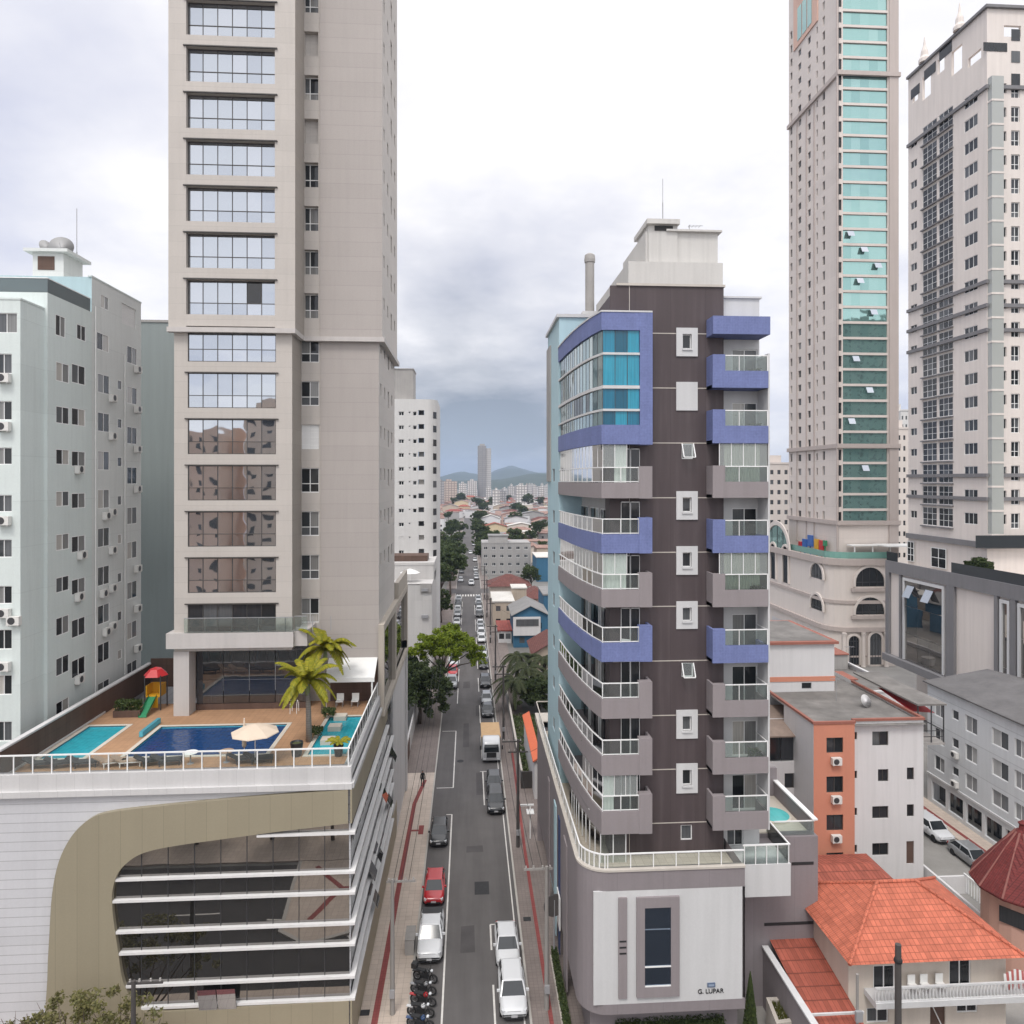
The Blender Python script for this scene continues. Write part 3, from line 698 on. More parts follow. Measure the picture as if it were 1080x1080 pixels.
# raised light blue step wall by the big pool, and tiled islands in the lagoon
b = MB().box(-22.95,-22.7,50.5,53.4,DZ+.03,DZ+.4); b.build('blue_tile_wall', M['pooltile'], pod)
for y in (48.6, 51.2, 53.4):
    MB().box(-10.1,-9.2,y,y+.8,DZ-.3,DZ+.22).build('pool_island', M['coping'], pod)
b = MB().box(PX0+.05, PX0+.3, PY0+.4, 64, DZ-.3, DZ+1.7).box(PX0+.3, -23.0, 63.8, 64, DZ-.3, DZ+2.2); b.build('brown_wall', M['brownwall'], pod)
b = MB().box(PX0-.02, PX0+.36, PY0+.36, 64, DZ+1.7, DZ+1.82); b.build('wall_coping', M['podwhite'], pod)
# railings
rl = MB(); y = PY0+.1
n = 19
for k in range(n+1):
    x = PX0+.15+(PX1-.15-PX0-.15)*k/n; rl.box(x-.035, x+.035, y-.03, y+.03, PT, PT+1.05)
rl.box(PX0+.1, PX1-.05, y-.04, y+.04, PT+1.05, PT+1.13)
x = PX1-.15
for k in range(1, 13):
    yy = y+(57.5-y)*k/12; rl.box(x-.03, x+.03, yy-.035, yy+.035, PT, PT+1.05)
rl.box(x-.04, x+.04, y+.04, 57.5, PT+1.05, PT+1.13)
fr = rl.build('railing', M['white_metal'], pod)
g = MB(); g.box(PX0+.2, PX1-.2, y-.008, y+.008, PT+.1, PT+1.0).box(x-.008, x+.008, y+.1, 57.4, PT+.1, PT+1.0); g.build('railing_glass', M['clear_rail'], fr)
b = MB().box(-12.5,-7.4,57.4,58.0,DZ,DZ+.02); 

# ================================================================== TALL BEIGE TOWER ON THE PODIUM
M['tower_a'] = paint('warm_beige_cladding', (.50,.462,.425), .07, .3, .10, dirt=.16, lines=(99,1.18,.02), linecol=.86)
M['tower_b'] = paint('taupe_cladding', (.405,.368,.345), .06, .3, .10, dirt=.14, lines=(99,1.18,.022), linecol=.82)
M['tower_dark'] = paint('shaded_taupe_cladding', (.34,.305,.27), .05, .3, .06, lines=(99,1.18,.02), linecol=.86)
M['ledge'] = paint('pale_ledge', (.50,.47,.45), .05, .4, .12)
M['tower_side'] = paint('pale_beige_render', (.55,.51,.475), .05, .3, .06, lines=(99,1.18,.02), linecol=.88)
TX0, TXB, TX1, TY0, TY1, TYB = -22.4, -13.55, -7.3, 55.0, 58.0, 70.0
TTOP = 108.0; TB = 21.9
tow = thing('apartment_tower', 'tallest beige tower standing on the podium with a column of mirrored window bays', 'tower', (-15, 58, DZ))
fl_tops = [onY(245, 345, TY0).z+ k*3.53 for k in range(-6, 17)]
zt345 = onY(245, 345, TY0).z; zb380 = onY(245, 380, TY0).z; WH = zt345-zb380
SP = onY(245, 345-48.7, TY0).z-zt345
LEDGE = onY(245, 347, TY0).z
body = MB()
bx0, bx1 = onY(198, 300, TY0).x, onY(291, 300, TY0).x
bays = []
k = -6
for k in range(-6, 17):
    zt_ = zt345+k*SP
    if zt_ > TTOP-.5: break
    bays.append((bx0, bx1, zt_-WH-.12, zt_))
for lo, hi, off in ((TB, LEDGE+.0, 0.), (LEDGE, TTOP, .3)):
    hs = [(h[0]-0, h[1]-0, h[2], h[3]) for h in bays]
    body.facade((0, TY0-off), (1, 0), TX0-off, TXB+off, lo, hi, hs, .16+off, 0)
    body.face([(TX0-off,TY0-off,lo),(TX0-off,TYB,lo),(TX0-off,TYB,hi),(TX0-off,TY0-off,hi)], 2)
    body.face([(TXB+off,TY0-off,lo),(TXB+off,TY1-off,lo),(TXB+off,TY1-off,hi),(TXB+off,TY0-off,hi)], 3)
sw0, sw1 = onY(317, 300, TY1).x, onY(336.5, 300, TY1).x
SWH = onY(326, 0, TY1).z-onY(326, 26, TY1).z; SSP = onY(326, 0, TY1).z-onY(326, 45.8, TY1).z
sz0 = onY(326, 35.5, TY1).z
small = []
for k in range(-13, 4):
    zt_ = sz0+k*SSP+0.0
    small.append((sw0, sw1, zt_-SWH, zt_))
small = [h for h in small if h[2] > DZ+4.2]
px0 = onY(338.5, 300, TY1).x
for lo, hi, off in ((DZ, LEDGE, 0.), (LEDGE, TTOP, .3)):
    body.facade((0, TY1-off), (1, 0), TXB+off, px0, lo, hi, small, .22+off, 0)
sidew = []
for k in range(-12, 18):
    zt_ = sz0+k*SSP*1.0
    for a, w in ((1.0,.7),(3.6,.8),(6.3,1.1),(9.2,.9)):
        if zt_ > DZ+9: sidew.append((a, a+w, zt_-(1.0 if w < 1 else 1.5), zt_))
for lo, hi, off in ((DZ, LEDGE, 0.), (LEDGE, TTOP, .3)):
    body.face([(px0,TY1-off-.12,lo),(TX1+off,TY1-off-.12,lo),(TX1+off,TY1-off-.12,hi),(px0,TY1-off-.12,hi)], 1)
    body.face([(px0,TY1-off-.12,lo),(px0,TY1-off,lo),(px0,TY1-off,hi),(px0,TY1-off-.12,hi)], 1)
    body.facade((TX1+off, TY1-off-.12), (0, 1), 0, TYB-TY1, lo, hi, sidew, .2+off, 2)
body.face([(TX0,TYB,DZ),(TX1,TYB,DZ),(TX1,TYB,TTOP),(TX0,TYB,TTOP)], 0); body.face([(TX0,TY0,TTOP),(TXB,TY0,TTOP),(TXB,TYB,TTOP),(TX0,TYB,TTOP)], 0); body.face([(TXB,TY1,TTOP),(TX1,TY1,TTOP),(TX1,TYB,TTOP),(TXB,TYB,TTOP)], 0)
# feet beside the deck-level glazing
body.box(TX0, TX0+1.15, TY0-.1, TY0+1.2, DZ, TB, 4); body.face([(TX0,TY0+1.2,DZ),(TX0,TYB,DZ),(TX0,TYB,TB),(TX0,TY0+1.2,TB)], 2)
body.box(TXB-.9, TXB, TY0+3.4, TY0+4.6, DZ, TB, 4)
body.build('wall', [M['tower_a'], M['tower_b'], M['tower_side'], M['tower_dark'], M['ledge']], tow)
b = MB()
b.box(TX0-.35, TXB+.35, TY0-.5, TY0+.0, LEDGE-.35, LEDGE+.02); b.box(TXB, TXB+.35, TY0, TY1-.4, LEDGE-.35, LEDGE+.02); b.box(TXB+.35, TX1+.5, TY1-.55, TY1, LEDGE-.35, LEDGE+.02); b.box(TX1, TX1+.5, TY1, TYB, LEDGE-.35, LEDGE+.02)
b.build('string_course', M['ledge'], tow)
z660, z680 = onY(245, 666, TY0).z, onY(245, 682, TY0).z
b = MB().box(TX0-.4, TXB+.2, TY0-.5, TY0+1.5, z680, z660).box(TXB+.2, px0-.4, TY0-.1, TY1, z680, z660); b.build('terrace_slab', M['ledge'], tow)
M['dark_alu'] = plain('dark_bronze_aluminium', (.06,.055,.05), .4)
# bays: projecting head and sill trims, then framed mirror glass
for h in bays:
    if h[3] > TTOP: continue
    off = .3 if h[2] > LEDGE else 0
    w = window(tow, (0, TY0), (1, 0), h, .14, 6, -2, .055, 'dark_alu', 'mirror' if h[2] > TB+2 else 'pane_dark', tilt=.004)
    if abs(h[3]-LEDGE) < .6: continue
    t = MB().box(h[0]-.2, h[1]+.2, TY0-off-.12, TY0-off, h[3]+.0, h[3]+.08)
    t.build('bay_head', M['dark_alu'], tow)
for i, h in enumerate(small):
    if h[2] > TTOP-1: continue
    if i in (4, 11, 13): shutter(tow, (0, TY1), (1, 0), h, .2, 'shutter' if i != 4 else 'shutter_white')
    else: window(tow, (0, TY1), (1, 0), h, .2, 2, -2, .07, 'white_metal', 'pane')
mg = Merge()
for h in sidew: mg.add((TX1, TY1-.12), (0, 1), h, .18, 1, 1, .05)
mg.build(tow, 'pane_dark', 'white_metal')
# terrace level glass front and the deck-level glass hall
gz = onY(245, 634, TY0).z
b = MB()
b.box(TX0+.9, TXB+.2, TY0-.42, TY0-.40, z660, z660+1.1).box(TXB+.2, px0-.4, TY0-.06, TY0-.04, z660, z660+1.1); b.build('terrace_glass', M['rail_glass'], tow)
b = MB().box(TX0+.9, TXB+.2, TY0-.44, TY0-.38, z660+1.1, z660+1.15).box(TXB+.2, px0-.4, TY0-.08, TY0-.02, z660+1.1, z660+1.15)
for x in (-20,-18,-16,-14,-12,-10.6): b.box(x-.03, x+.03, TY0-.3, TY0-.24, z660, z660+1.1) if x < TXB else b.box(x-.03, x+.03, TY0-.07, TY0-.03, z660, z660+1.1)
b.build('terrace_rail', M['grey_metal'], tow)
M['hallglass'] = pane('hall_glass', [(0,(.02,.022,.026)),(.5,(.035,.036,.04))], rough=.03, ior=2.0, wob=.004)
for x0, x1 in ((-21.2,-19.2),(-19.15,-17.2),(-17.15,-15.2),(-15.15,-12.6)):
    for z0, z1 in ((DZ+.5, DZ+2.3),(DZ+2.33, z680)):
        g = MB(); g.face([(x0,TY0+1.3,z0),(x1,TY0+1.3,z0),(x1,TY0+1.3,z1),(x0,TY0+1.3,z1)]); g.build('hall_glazing', M['hallglass'], tow)
b = MB().box(TX0+1.15, TXB+.2, TY0+1.35, TY0+6, DZ, DZ+.06).box(-21.2,-12.6,TY0+1.25,TY0+1.5,DZ,DZ+.45); b.build('hall_sill', M['brownwall'], tow)
# gourmet area under the white awning at the tower foot
zA, zB_ = onY(370, 697, 56.8).z, onY(370, 716, 55.6).z
b = MB(); b.face([(-11.3,TY1-.15,zA),(TX1-.1,TY1-.15,zA),(TX1-.1,55.9,zB_),(-11.3,55.9,zB_)]); b.face([(-11.3,TY1-.15,zA-.05),(-11.3,55.9,zB_-.05),(TX1-.1,55.9,zB_-.05),(TX1-.1,TY1-.15,zA-.05)]); b.face([(-11.3,55.9,zB_-.35),(TX1-.1,55.9,zB_-.35),(TX1-.1,55.9,zB_),(-11.3,55.9,zB_)])
b.build('awning', M['white'], tow)
b = MB().box(-11.2, TX1-.1, TY1-.16, TY1-.125, DZ, zA-.1); b.build('recess_wall', M['brownwall'], tow)
b = MB().tube([(-11.2,56,DZ),(-11.2,56,zB_-.3)], .07).tube([(-7.6,56,DZ),(-7.6,56,zB_-.3)], .07); b.build('awning_post', M['white_metal'], tow)
# ---- things on the deck
def lounger(loc, rz, label, dark=True):
    t = thing('sun_lounger', label, 'sun lounger', loc, 'sun loungers along the pool deck railing', rz)
    m = 'dark_metal' if dark else 'white_metal'
    local('frame', MB().box(-.33,.33,-.95,.35,.26,.32).box(-.33,-.27,-.9,-.84,0,.26).box(.27,.33,-.9,-.84,0,.26).box(-.33,-.27,.25,.31,0,.26).box(.27,.33,.25,.31,0,.26).mesh('frame', M[m]), t)
    b = MB(); b.box(-.31,.31,-.93,.3,.32,.38); b.bar((0,.3,.36),(0,.85,.72),.62,.06); local('mattress', b.mesh('mattress', M['lg_dark' if dark else 'lg_tan']), t)
M['lg_dark'] = plain('dark_lounger_fabric', (.035,.033,.034), .9); M['lg_tan'] = plain('tan_lounger_fabric', (.36,.25,.18), .9)
for i, (x, d, lab) in enumerate(((-25.6,1,'black sun lounger at the railing corner beside the small aqua pool'),(-24.3,1,'second black sun lounger along the railing in front of the small aqua pool'),(-23.0,1,'third black sun lounger along the railing in front of the small aqua pool'),(-21.3,0,'tan sun lounger between the small aqua pool and the blue pool'),(-20.3,0,'pale tan sun lounger next to the blue pool corner'),(-18.9,1,'black sun lounger at the first corner of the wide blue pool'),(-17.9,1,'black sun lounger in front of the wide blue pool, beside a low table'),(-13.2,1,'black sun lounger in front of the blue pool below the closed parasol'),(-12.2,1,'black sun lounger at the far end of the wide blue pool'))):
    lounger((x-1.2, 45.6, DZ), math.pi*.5+(.3 if i % 2 else .15), lab, bool(d))
def table_round(loc, lab, col):
    t = thing('pool_table', lab, 'table', loc, 'low tables on the pool deck')
    local('table_top', MB().lathe([(.45,.68),(.47,.7),(.45,.72)], n=18).mesh('table_top', M[col]), t); local('table_leg', MB().lathe([(.22,0),(.05,.05),(.04,.68)], n=12).mesh('table_leg', M['grey_metal']), t)
table_round((-15.4, 45.8, DZ), 'round tan table in front of the blue pool', 'lg_tan'); table_round((-17.6, 45.7, DZ), 'small white round table by the black loungers at the blue pool', 'white')
M['canvas'] = plain('cream_canvas', (.58,.48,.38), .9)
pc = onZ(272, 765, DZ+2.2)
t = thing('parasol', 'open round cream parasol shading the edge of the blue pool', 'parasol', (pc.x, pc.y-.6, DZ))
local('pole', MB().tube([(0,0,0),(0,0,2.5)], .03).mesh('pole', M['white_metal']), t)
local('canopy', MB().lathe([(1.5,1.95),(1.48,2.0),(.8,2.3),(.08,2.5),(0,2.52)], n=8).mesh('canopy', M['canvas']), t)
t = thing('closed_parasol', 'furled cream parasol standing in front of the blue pool', 'parasol', (-14.45, 46.3, DZ))
local('pole', MB().tube([(0,0,0),(0,0,2.6)], .028).mesh('pole', M['white_metal']), t); local('folded_canopy', MB().lathe([(.05,.7),(.15,.85),(.12,1.6),(.06,2.4),(.01,2.62)], n=10).mesh('folded_canopy', M['canvas']), t)
# playground slide tower
sx, sy = -24.6, 57.0
M['red_pl'] = plain('red_plastic', (.50,.025,.03), .4); M['yel_pl'] = plain('yellow_plastic', (.62,.33,.02), .4); M['grn_pl'] = plain('green_plastic', (.03,.22,.10), .4)
t = thing('play_tower', 'red and yellow plastic play tower with a slide between the buildings', 'playset', (sx, sy, DZ))
local('roof', MB().lathe([(.95,2.6),(.9,2.66),(.45,3.1),(0,3.25)], n=6).mesh('roof', M['red_pl']), t)
local('deck', MB().box(-.55,.55,-.55,.55,1.0,1.12).box(-.55,-.48,-.55,.55,1.12,1.9).box(.48,.55,-.55,.55,1.12,1.9).box(-.48,.48,.48,.55,1.12,1.9).mesh('deck', M['yel_pl']), t)
for px_, py_ in ((-.6,-.6),(.6,-.6),(.6,.6),(-.6,.6)): local('post', MB().tube([(px_,py_,0),(px_,py_,2.7)], .05).mesh('post', M['dark_metal']), t)
sl = MB()
for k in range(6):
    y0, z0 = -.55-k*.3, 1.05-k*.17; sl.face([(-.3,y0,z0),(.3,y0,z0),(.3,y0-.3,z0-.17),(-.3,y0-.3,z0-.17)])
    for sx_ in (-.3,.3): sl.face([(sx_,y0,z0),(sx_,y0-.3,z0-.17),(sx_,y0-.3,z0+.05),(sx_,y0,z0+.22)])
local('slide', sl.mesh('slide', M['grn_pl']), t); local('bin_panel', MB().box(-.4,.4,-.62,-.57,.2,1.0).mesh('bin_panel', M['yel_pl']), t)
hp = onZ(136, 755, DZ)
t = thing('planter', 'rectangular dark planter with a clipped green hedge by the brown wall', 'planter', (hp.x, hp.y, DZ))
local('box', MB().box(-1,1,-.4,.4,0,.5).mesh('box', M['brownwall']), t)
HEDGE_SPOT = (t, )
# pool ladder, chairs under the awning
lp = onZ(310, 752, DZ)
t = thing('pool_ladder', 'bent steel pool ladder at the end of the blue pool', 'ladder', (lp.x, lp.y, DZ))
for x in (-.25,.25): local('ladder_rail', MB().tube([(x,.5,0),(x,.45,.75),(x,.1,.95),(x,-.15,.7),(x,-.2,-.5)], .025).mesh('ladder_rail', M['white_metal']), t)
for i, x in enumerate((-10.2, -9.0)):
    t = thing('deck_chair', ('pale chair under the white awning nearer the palm', 'pale chair under the white awning nearer the street')[i], 'chair', (x, 56.5, DZ), 'pale chairs under the awning')
    local('seat', MB().box(-.28,.28,-.28,.28,.4,.46).mesh('seat', M['white']), t); local('backrest', MB().box(-.28,.28,.24,.3,.46,.95).mesh('backrest', M['white']), t)
    for px_, py_ in ((-.25,-.25),(.25,-.25),(.25,.25),(-.25,.25)): local('leg', MB().box(px_-.02,px_+.02,py_-.02,py_+.02,0,.4).mesh('leg', M['grey_metal']), t)
# ================================================================== WHITE APARTMENT BLOCK ON THE LEFT
M['mintwhite'] = paint('pale_mint_render', (.62,.675,.655), .08, .25, .14, dirt=.18, lines=(99,3.05,.03), linecol=.9)
M['mintgrey'] = paint('warm_white_render', (.65,.67,.655), .07, .25, .15, dirt=.18, lines=(99,3.05,.03), linecol=.9)
M['bluepale'] = paint('pale_blue_render', (.40,.53,.56), .07, .3, .1)
M['slab'] = paint('grey_teal_slab', (.255,.285,.28), .08, .15, .10)
LX = -29.5
apt = thing('apartment_block', 'pale mint white apartment block with air conditioners beside the brown pool wall', 'building', (LX-6, 52, 0))
def ac_unit(parent, O, U, a, z, name='air_conditioner'):
    U = Vector((U[0], U[1])); Nn = Vector((U.y, -U.x)); q = Vector((O[0], O[1]))+U*a+Nn*.22
    me = _ac()
    o = local(name, me[0], parent, Vector((q.x, q.y, z))-parent.location, math.atan2(U.y, U.x)); local('fan_grille', me[1], o)
_acm = []
def _ac():
    if not _acm:
        b = MB().box(-.4,.4,-.18,.18,-.29,.29).box(-.33,-.27,-.15,.2,-.36,-.29).box(.27,.33,-.15,.2,-.36,-.29); _acm.append(b.mesh('air_conditioner', M['ac']))
        g = MB(); i = [(.24*math.cos(t*math.pi/9)-.08, -.19, .24*math.sin(t*math.pi/9)) for t in range(18)]; g.face(i); _acm.append(g.mesh('fan_grille', M['dark_metal']))
    return _acm
yA, yB = 51.2, 65.3
zt_far = onX(148, 322, LX).z
ROOF = zt_far; 
O = (LX, yA); U = (0, 1)
def aX(u): return onX(u, 500, LX).y-yA
def zX(u, v): return onX(u, v, LX).z
holes, kinds = [], []
def wrect(u0, u1, v0, v1, kd='w', c=2):
    um = (u0+u1)/2; holes.append((aX(u0), aX(u1), zX(um, v1), zX(um, v0))); kinds.append((kd, c))
FLO = [(383,403),(429,447),(474,490),(518,534),(563,580),(608,624),(650,669),(692,711),(738,757)]
for v0, v1 in FLO:
    wrect(59, 73, v0, v1); wrect(75.5, 90, v0+2, v1+2)
wrect(58.5, 69, 333, 355); wrect(81, 90.5, 343, 359)
for k in range(9):
    v0 = 395+k*40.4
    wrect(103, 115.5, v0, v0+20); wrect(134, 144.5, 366+k*42.2-(k > 4)*6, 366+k*42.2+18-(k > 4)*6)
    wrect(124, 128.5, 401+k*40.6, 411+k*40.6, 's', 1)
wrect(106, 114.5, 312, 326); wrect(128.5, 143.5, 323, 344, 'sh', 1); wrect(102, 115, 352, 370)
b = MB(); b.facade(O, U, 0, yB-yA, 0, ROOF, holes, .16, 0)
b.face([(LX,yB,0),(LX-16,yB,0),(LX-16,yB,ROOF),(LX,yB,ROOF)], 0); b.face([(LX,yA+3.4,ROOF),(LX,yB,ROOF),(LX-16,yB,ROOF),(LX-16,yA+3.4,ROOF)], 1)
# notch of the roof terrace
ZT = onX(62, 312, LX).z
ZT = 48.15; yT = 57.0
# the wall sheet above the terrace floor is left out between yA and yT
b = MB(); b.facade(O, U, 0, yT-yA, 0, ZT, holes, .09, 0); b.facade(O, U, yT-yA, yB-yA, 0, ROOF+.2, holes, .09, 1)
b.face([(LX,yB,0),(LX-16,yB,0),(LX-16,yB,ROOF),(LX,yB,ROOF)], 0)
b.face([(LX-16,yT,ROOF),(LX,yT,ROOF),(LX,yB,ROOF),(LX-16,yB,ROOF)], 0)
b.face([(LX-30,yA,0),(LX,yA,0),(LX,yA,ZT),(LX-30,yA,ZT)], 0)
b.face([(LX-30,yA,ZT-.9),(LX,yA,ZT-.9),(LX,yT,ZT-.9),(LX-30,yT,ZT-.9)], 0)
b.box(LX-.25, LX+.04, yT-.1, yB+.05, ROOF+.2, ROOF+.32, 0)
b.build('wall', [M['mintwhite'], M['mintgrey']], apt)
wl = MB()
wl.facade((LX-16, yT), (1, 0), 0, 16, ZT-.9, ROOF+.2, [(2,4.6,ZT-.4,ZT+1.9),(5,7.6,ZT-.4,ZT+1.9),(8,10.6,ZT-.4,ZT+1.9),(11,12.4,ZT-.3,ZT+1.6)], .2, 0)
wl.build('terrace_wall', M['bluepale'], apt)
for a0, a1 in ((2,4.6),(5,7.6),(8,10.6)): window(apt, (LX-16, yT), (1,0), (a0,a1,ZT-.4,ZT+1.9), .2, 2, 1, .07, 'white_metal', 'pane_dark')
MB().face
b = MB().box(LX-16, LX-.02, yA+.05, yA+.07, ZT, ZT+1.0).box(LX-.07, LX-.05, yA+.1, yT-.1, ZT, ZT+1.0); b.build('terrace_glass', clear_glass('smoked_rail_glass', (.22,.27,.28), .5), apt)
b = MB().box(LX-16, LX, yA+.02, yA+.1, ZT+1.0, ZT+1.06).box(LX-.1, LX-.02, yA+.1, yT-.1, ZT+1.0, ZT+1.06); b.build('terrace_rail', M['white_metal'], apt)
for h, (kd, c) in zip(holes, kinds):
    if kd == 'sh': shutter(apt, O, U, h, .14, 'shutter_white')
    else: window(apt, O, U, h, .08, c, 1, .05, 'white_metal', 'pane')
R = random.Random(5)
for k in range(9):
    z = zX(113, 419+k*40.4)-.0
    if k in (0,1,3,4,5,6): ac_unit(apt, O, U, aX(116.5), z-.0)
    z2 = zX(141, 389+k*42.2)
    if k not in (4,): ac_unit(apt, O, U, aX(143), z2)
    if k in (2,5,7): ac_unit(apt, O, U, aX(81), zX(81, FLO[k][1]+5))
    if k in (3,6,8): ac_unit(apt, O, U, aX(110), z-.25)
    if k in (5,): ac_unit(apt, O, U, aX(84), zX(84, 585)); ac_unit(apt, O, U, aX(107), z-.2)
b = MB()
for u in (126, 147): pass
b.tube([(LX+.06, yA+aX(100), 2), (LX+.06, yA+aX(100), ROOF-2)], .05).tube([(LX+.06, yA+aX(131), 2), (LX+.06, yA+aX(131), ROOF-5)], .05); b.build('rain_pipe', M['white'], apt)
# lift house with dishes
cz = ROOF+.2; lx, ly = onY(60, 285, 60).x, 60
b = MB().box(lx-1.2, lx+1.2, ly-1.2, ly+1.6, ROOF, ROOF+2.6).box(lx-1.7, lx+1.7, ly-1.6, ly+2, ROOF+2.6, ROOF+2.85); hs_ = b.build('lift_house', M['mintgrey'], apt)
MB().box(lx-.8, lx+.5, ly-1.23, ly-1.2, ROOF+1.2, ROOF+2.3).build('opening', M['brownwall'], hs_)
M['dishgrey'] = plain('dish_grey', (.36,.36,.36), .6)
def dish(x, y, z, r, rz, label):
    t = thing('satellite_dish', label, 'satellite dish', (x, y, z), 'satellite dishes on the left roof', rz); r *= 1.25
    b = MB(); b.lathe([(0,0),(r*.5,.04*r),(r*.85,.14*r),(r,.22*r)], n=20); me = b.mesh('dish', M['white'], True)
    me.materials[0] = M['dishgrey']; local('dish', me, t, (0,0,.5), rot=(math.radians(74),0,0)); local('mast', MB().tube([(0,.1,0),(0,.05,.5)], .035).mesh('mast', M['grey_metal']), t)
    local('feed_arm', MB().bar((0,-.05,.2),(0,-.75*r,.75)  , .03).mesh('feed_arm', M['grey_metal']), t)
dish(lx+.4, ly, ROOF+2.85, .75, .25, 'larger round dish on the lift house roof of the pale block'); dish(lx-.9, ly, ROOF+2.85, .5, 1.1, 'smaller tilted dish at the edge of the lift house roof')
def mast(x, y, z, h, label, r=.05):
    t = thing('antenna_mast', label, 'antenna', (x, y, z)); local('pole', MB().tube([(0,0,0),(0,0,h*.5)], r).tube([(0,0,h*.5),(0,0,h)], r*.55).mesh('pole', M['grey_metal']), t); return t
q = onY(81, 285, 62); mast(q.x, 62, ROOF, onY(81,220,62).z-ROOF, 'tall thin mast on the roof behind the satellite dishes')
# nearer wing at the frame edge
wx = -31.6; wy = 48.6
wing = thing('apartment_wing', 'nearer mint white apartment wing with window air conditioners, cut by the picture edge', 'building', (wx-6, wy, 0))
X22 = onY(21.5, 400, wy).x
wt = onY(10, 316, wy).z
hs = []
for v0, v1 in ((373,394),(423,443),(472,490),(522,540),(569,588),(618,637),(664,685),(712,733),(761,782)): hs.append((onY(-14,v0,wy).x, onY(12.5,v0,wy).x, onY(6,v1,wy).z, onY(6,v0,wy).z))
hs.append((onY(-16,333,wy).x, onY(18,333,wy).x, onY(6,351,wy).z, onY(6,330,wy).z))
b = MB(); b.facade((0,wy), (1,0), X22-14, X22, 0, wt, hs, .16); b.face([(X22,wy,0),(X22,yA,0),(X22,yA,wt),(X22,wy,wt)]); b.face([(X22-14,wy,wt),(X22,wy,wt),(X22,yA,wt),(X22-14,yA,wt)]); b.box(X22-14, X22+.04, wy-.04, yA, wt, wt+.12)
b.build('wall', M['mintwhite'], wing)
for h in hs: window(wing, (0,wy), (1,0), h, .14, 3, 1, .05, 'white_metal', 'pane')
for v in (397,448,547,644,652,700): ac_unit(wing, (0,wy), (1,0), onY(6 if v not in (652,) else 17, v, wy).x, onY(6, v+2, wy).z)
# grey teal slab behind
sl_top = onY(165, 340, 76).z
sx0, sx1 = -38, onY(188, 340, 76).x
slab = thing('blank_wall_building', 'windowless grey teal slab between the pale block and the beige tower', 'building', (-25, 76, 0))
MB().box(sx0, sx1, 76, 86, 0, sl_top).build('wall', M['slab'], slab)
MB().box(sx0, sx1+.1, 75.9, 86.1, sl_top, sl_top+.25).build('roof_edge', M['concrete'], slab)

# ================================================================== WHITE TOWER FARTHER ON, LEFT SIDE
M['whitetower'] = paint('white_speckled_render', (.60,.59,.575), .05, .3, .08, lines=(99,2.9,.04), linecol=.92)
wy = 146.0
wt = thing('white_tower', 'slender white apartment tower with a rounded corner behind the beige tower', 'tower', (-14, wy, 0))
WZ = onY(440, 421, wy).z; q0 = onY(400, 430, wy).x; q1 = onY(461, 430, wy).x; rx = onY(452, 430, wy).x
b = MB(); hs = []
us = [(420.5,426,'w'),(431,433,'s'),(435.5,439.5,'w')]
for k in range(11):
    v = 434+k*14.65
    for u0, u1, kd in us:
        if u0 > 430 and k > 7 and u0 > 434: continue
        hs.append((onY(u0,500,wy).x, onY(u1,500,wy).x, onY(425,v+(4.4 if kd == 'w' else 1.8),wy).z, onY(425,v,wy).z))
    hs.append((onY(441,500,wy).x, onY(447.5,500,wy).x, onY(425,v+8.5,wy).z, onY(425,v-1.5,wy).z))
xa = onY(449, 430, wy).x
b.facade((0,wy), (1,0), q0, xa, 0, WZ, hs, .6)
arc = [(xa+(q1-xa)*math.sin(t*math.pi/2/7), wy+2.8*(1-math.cos(t*math.pi/2/7))) for t in range(8)]+[(q1, wy+16)]
for p, n_ in zip(arc[:-1], arc[1:]): b.face([(*p,0),(*n_,0),(*n_,WZ),(*p,WZ)])
b.face([(q0,wy,WZ)]+[(*p,WZ) for p in arc]+[(q0,wy+16,WZ)])
b.build('wall', M['whitetower'], wt)
for i, h in enumerate(hs):
    if i % 4 == 3 or (h[1]-h[0]) > 1.2 and h[3]-h[2] > 1.6:
        g = MB().box(h[0], h[1], wy+.05, wy+.1, h[2], h[2]+.95); g.build('balcony_front', M['whitetower'], wt)
        g = MB().box(h[0]+.1, h[1]-.1, wy+.55, wy+.6, h[2], h[3]); g.build('balcony_door', M['pane'], wt)
    else: window(wt, (0,wy), (1,0), h, .3, 2 if h[1]-h[0] > .8 else 1, 1, .09, 'white_metal', 'pane_dark')
for k in range(11):
    v = 434+k*14.65; p = arc[3]; n_ = arc[5]; z1 = onY(455,v,wy).z; z0 = onY(455,v+7,wy).z
    g = MB(); a = Vector((p[0],p[1]))+Vector((.05,-.05)); c = Vector((n_[0],n_[1]))+Vector((.05,-.05)); g.face([(*a,z0),(*c,z0),(*c,z1),(*a,z1)]); g.build('corner_window', M['pane_dark'], wt)
lz = onY(425, 388, wy).z; lx1 = onY(435, 400, wy).x
b = MB().box(q0, lx1, wy+2, wy+9, WZ, lz).box(q0, lx1+.15, wy+1.85, wy+9, lz, lz+.2); b.build('lift_block', M['concrete'], wt)
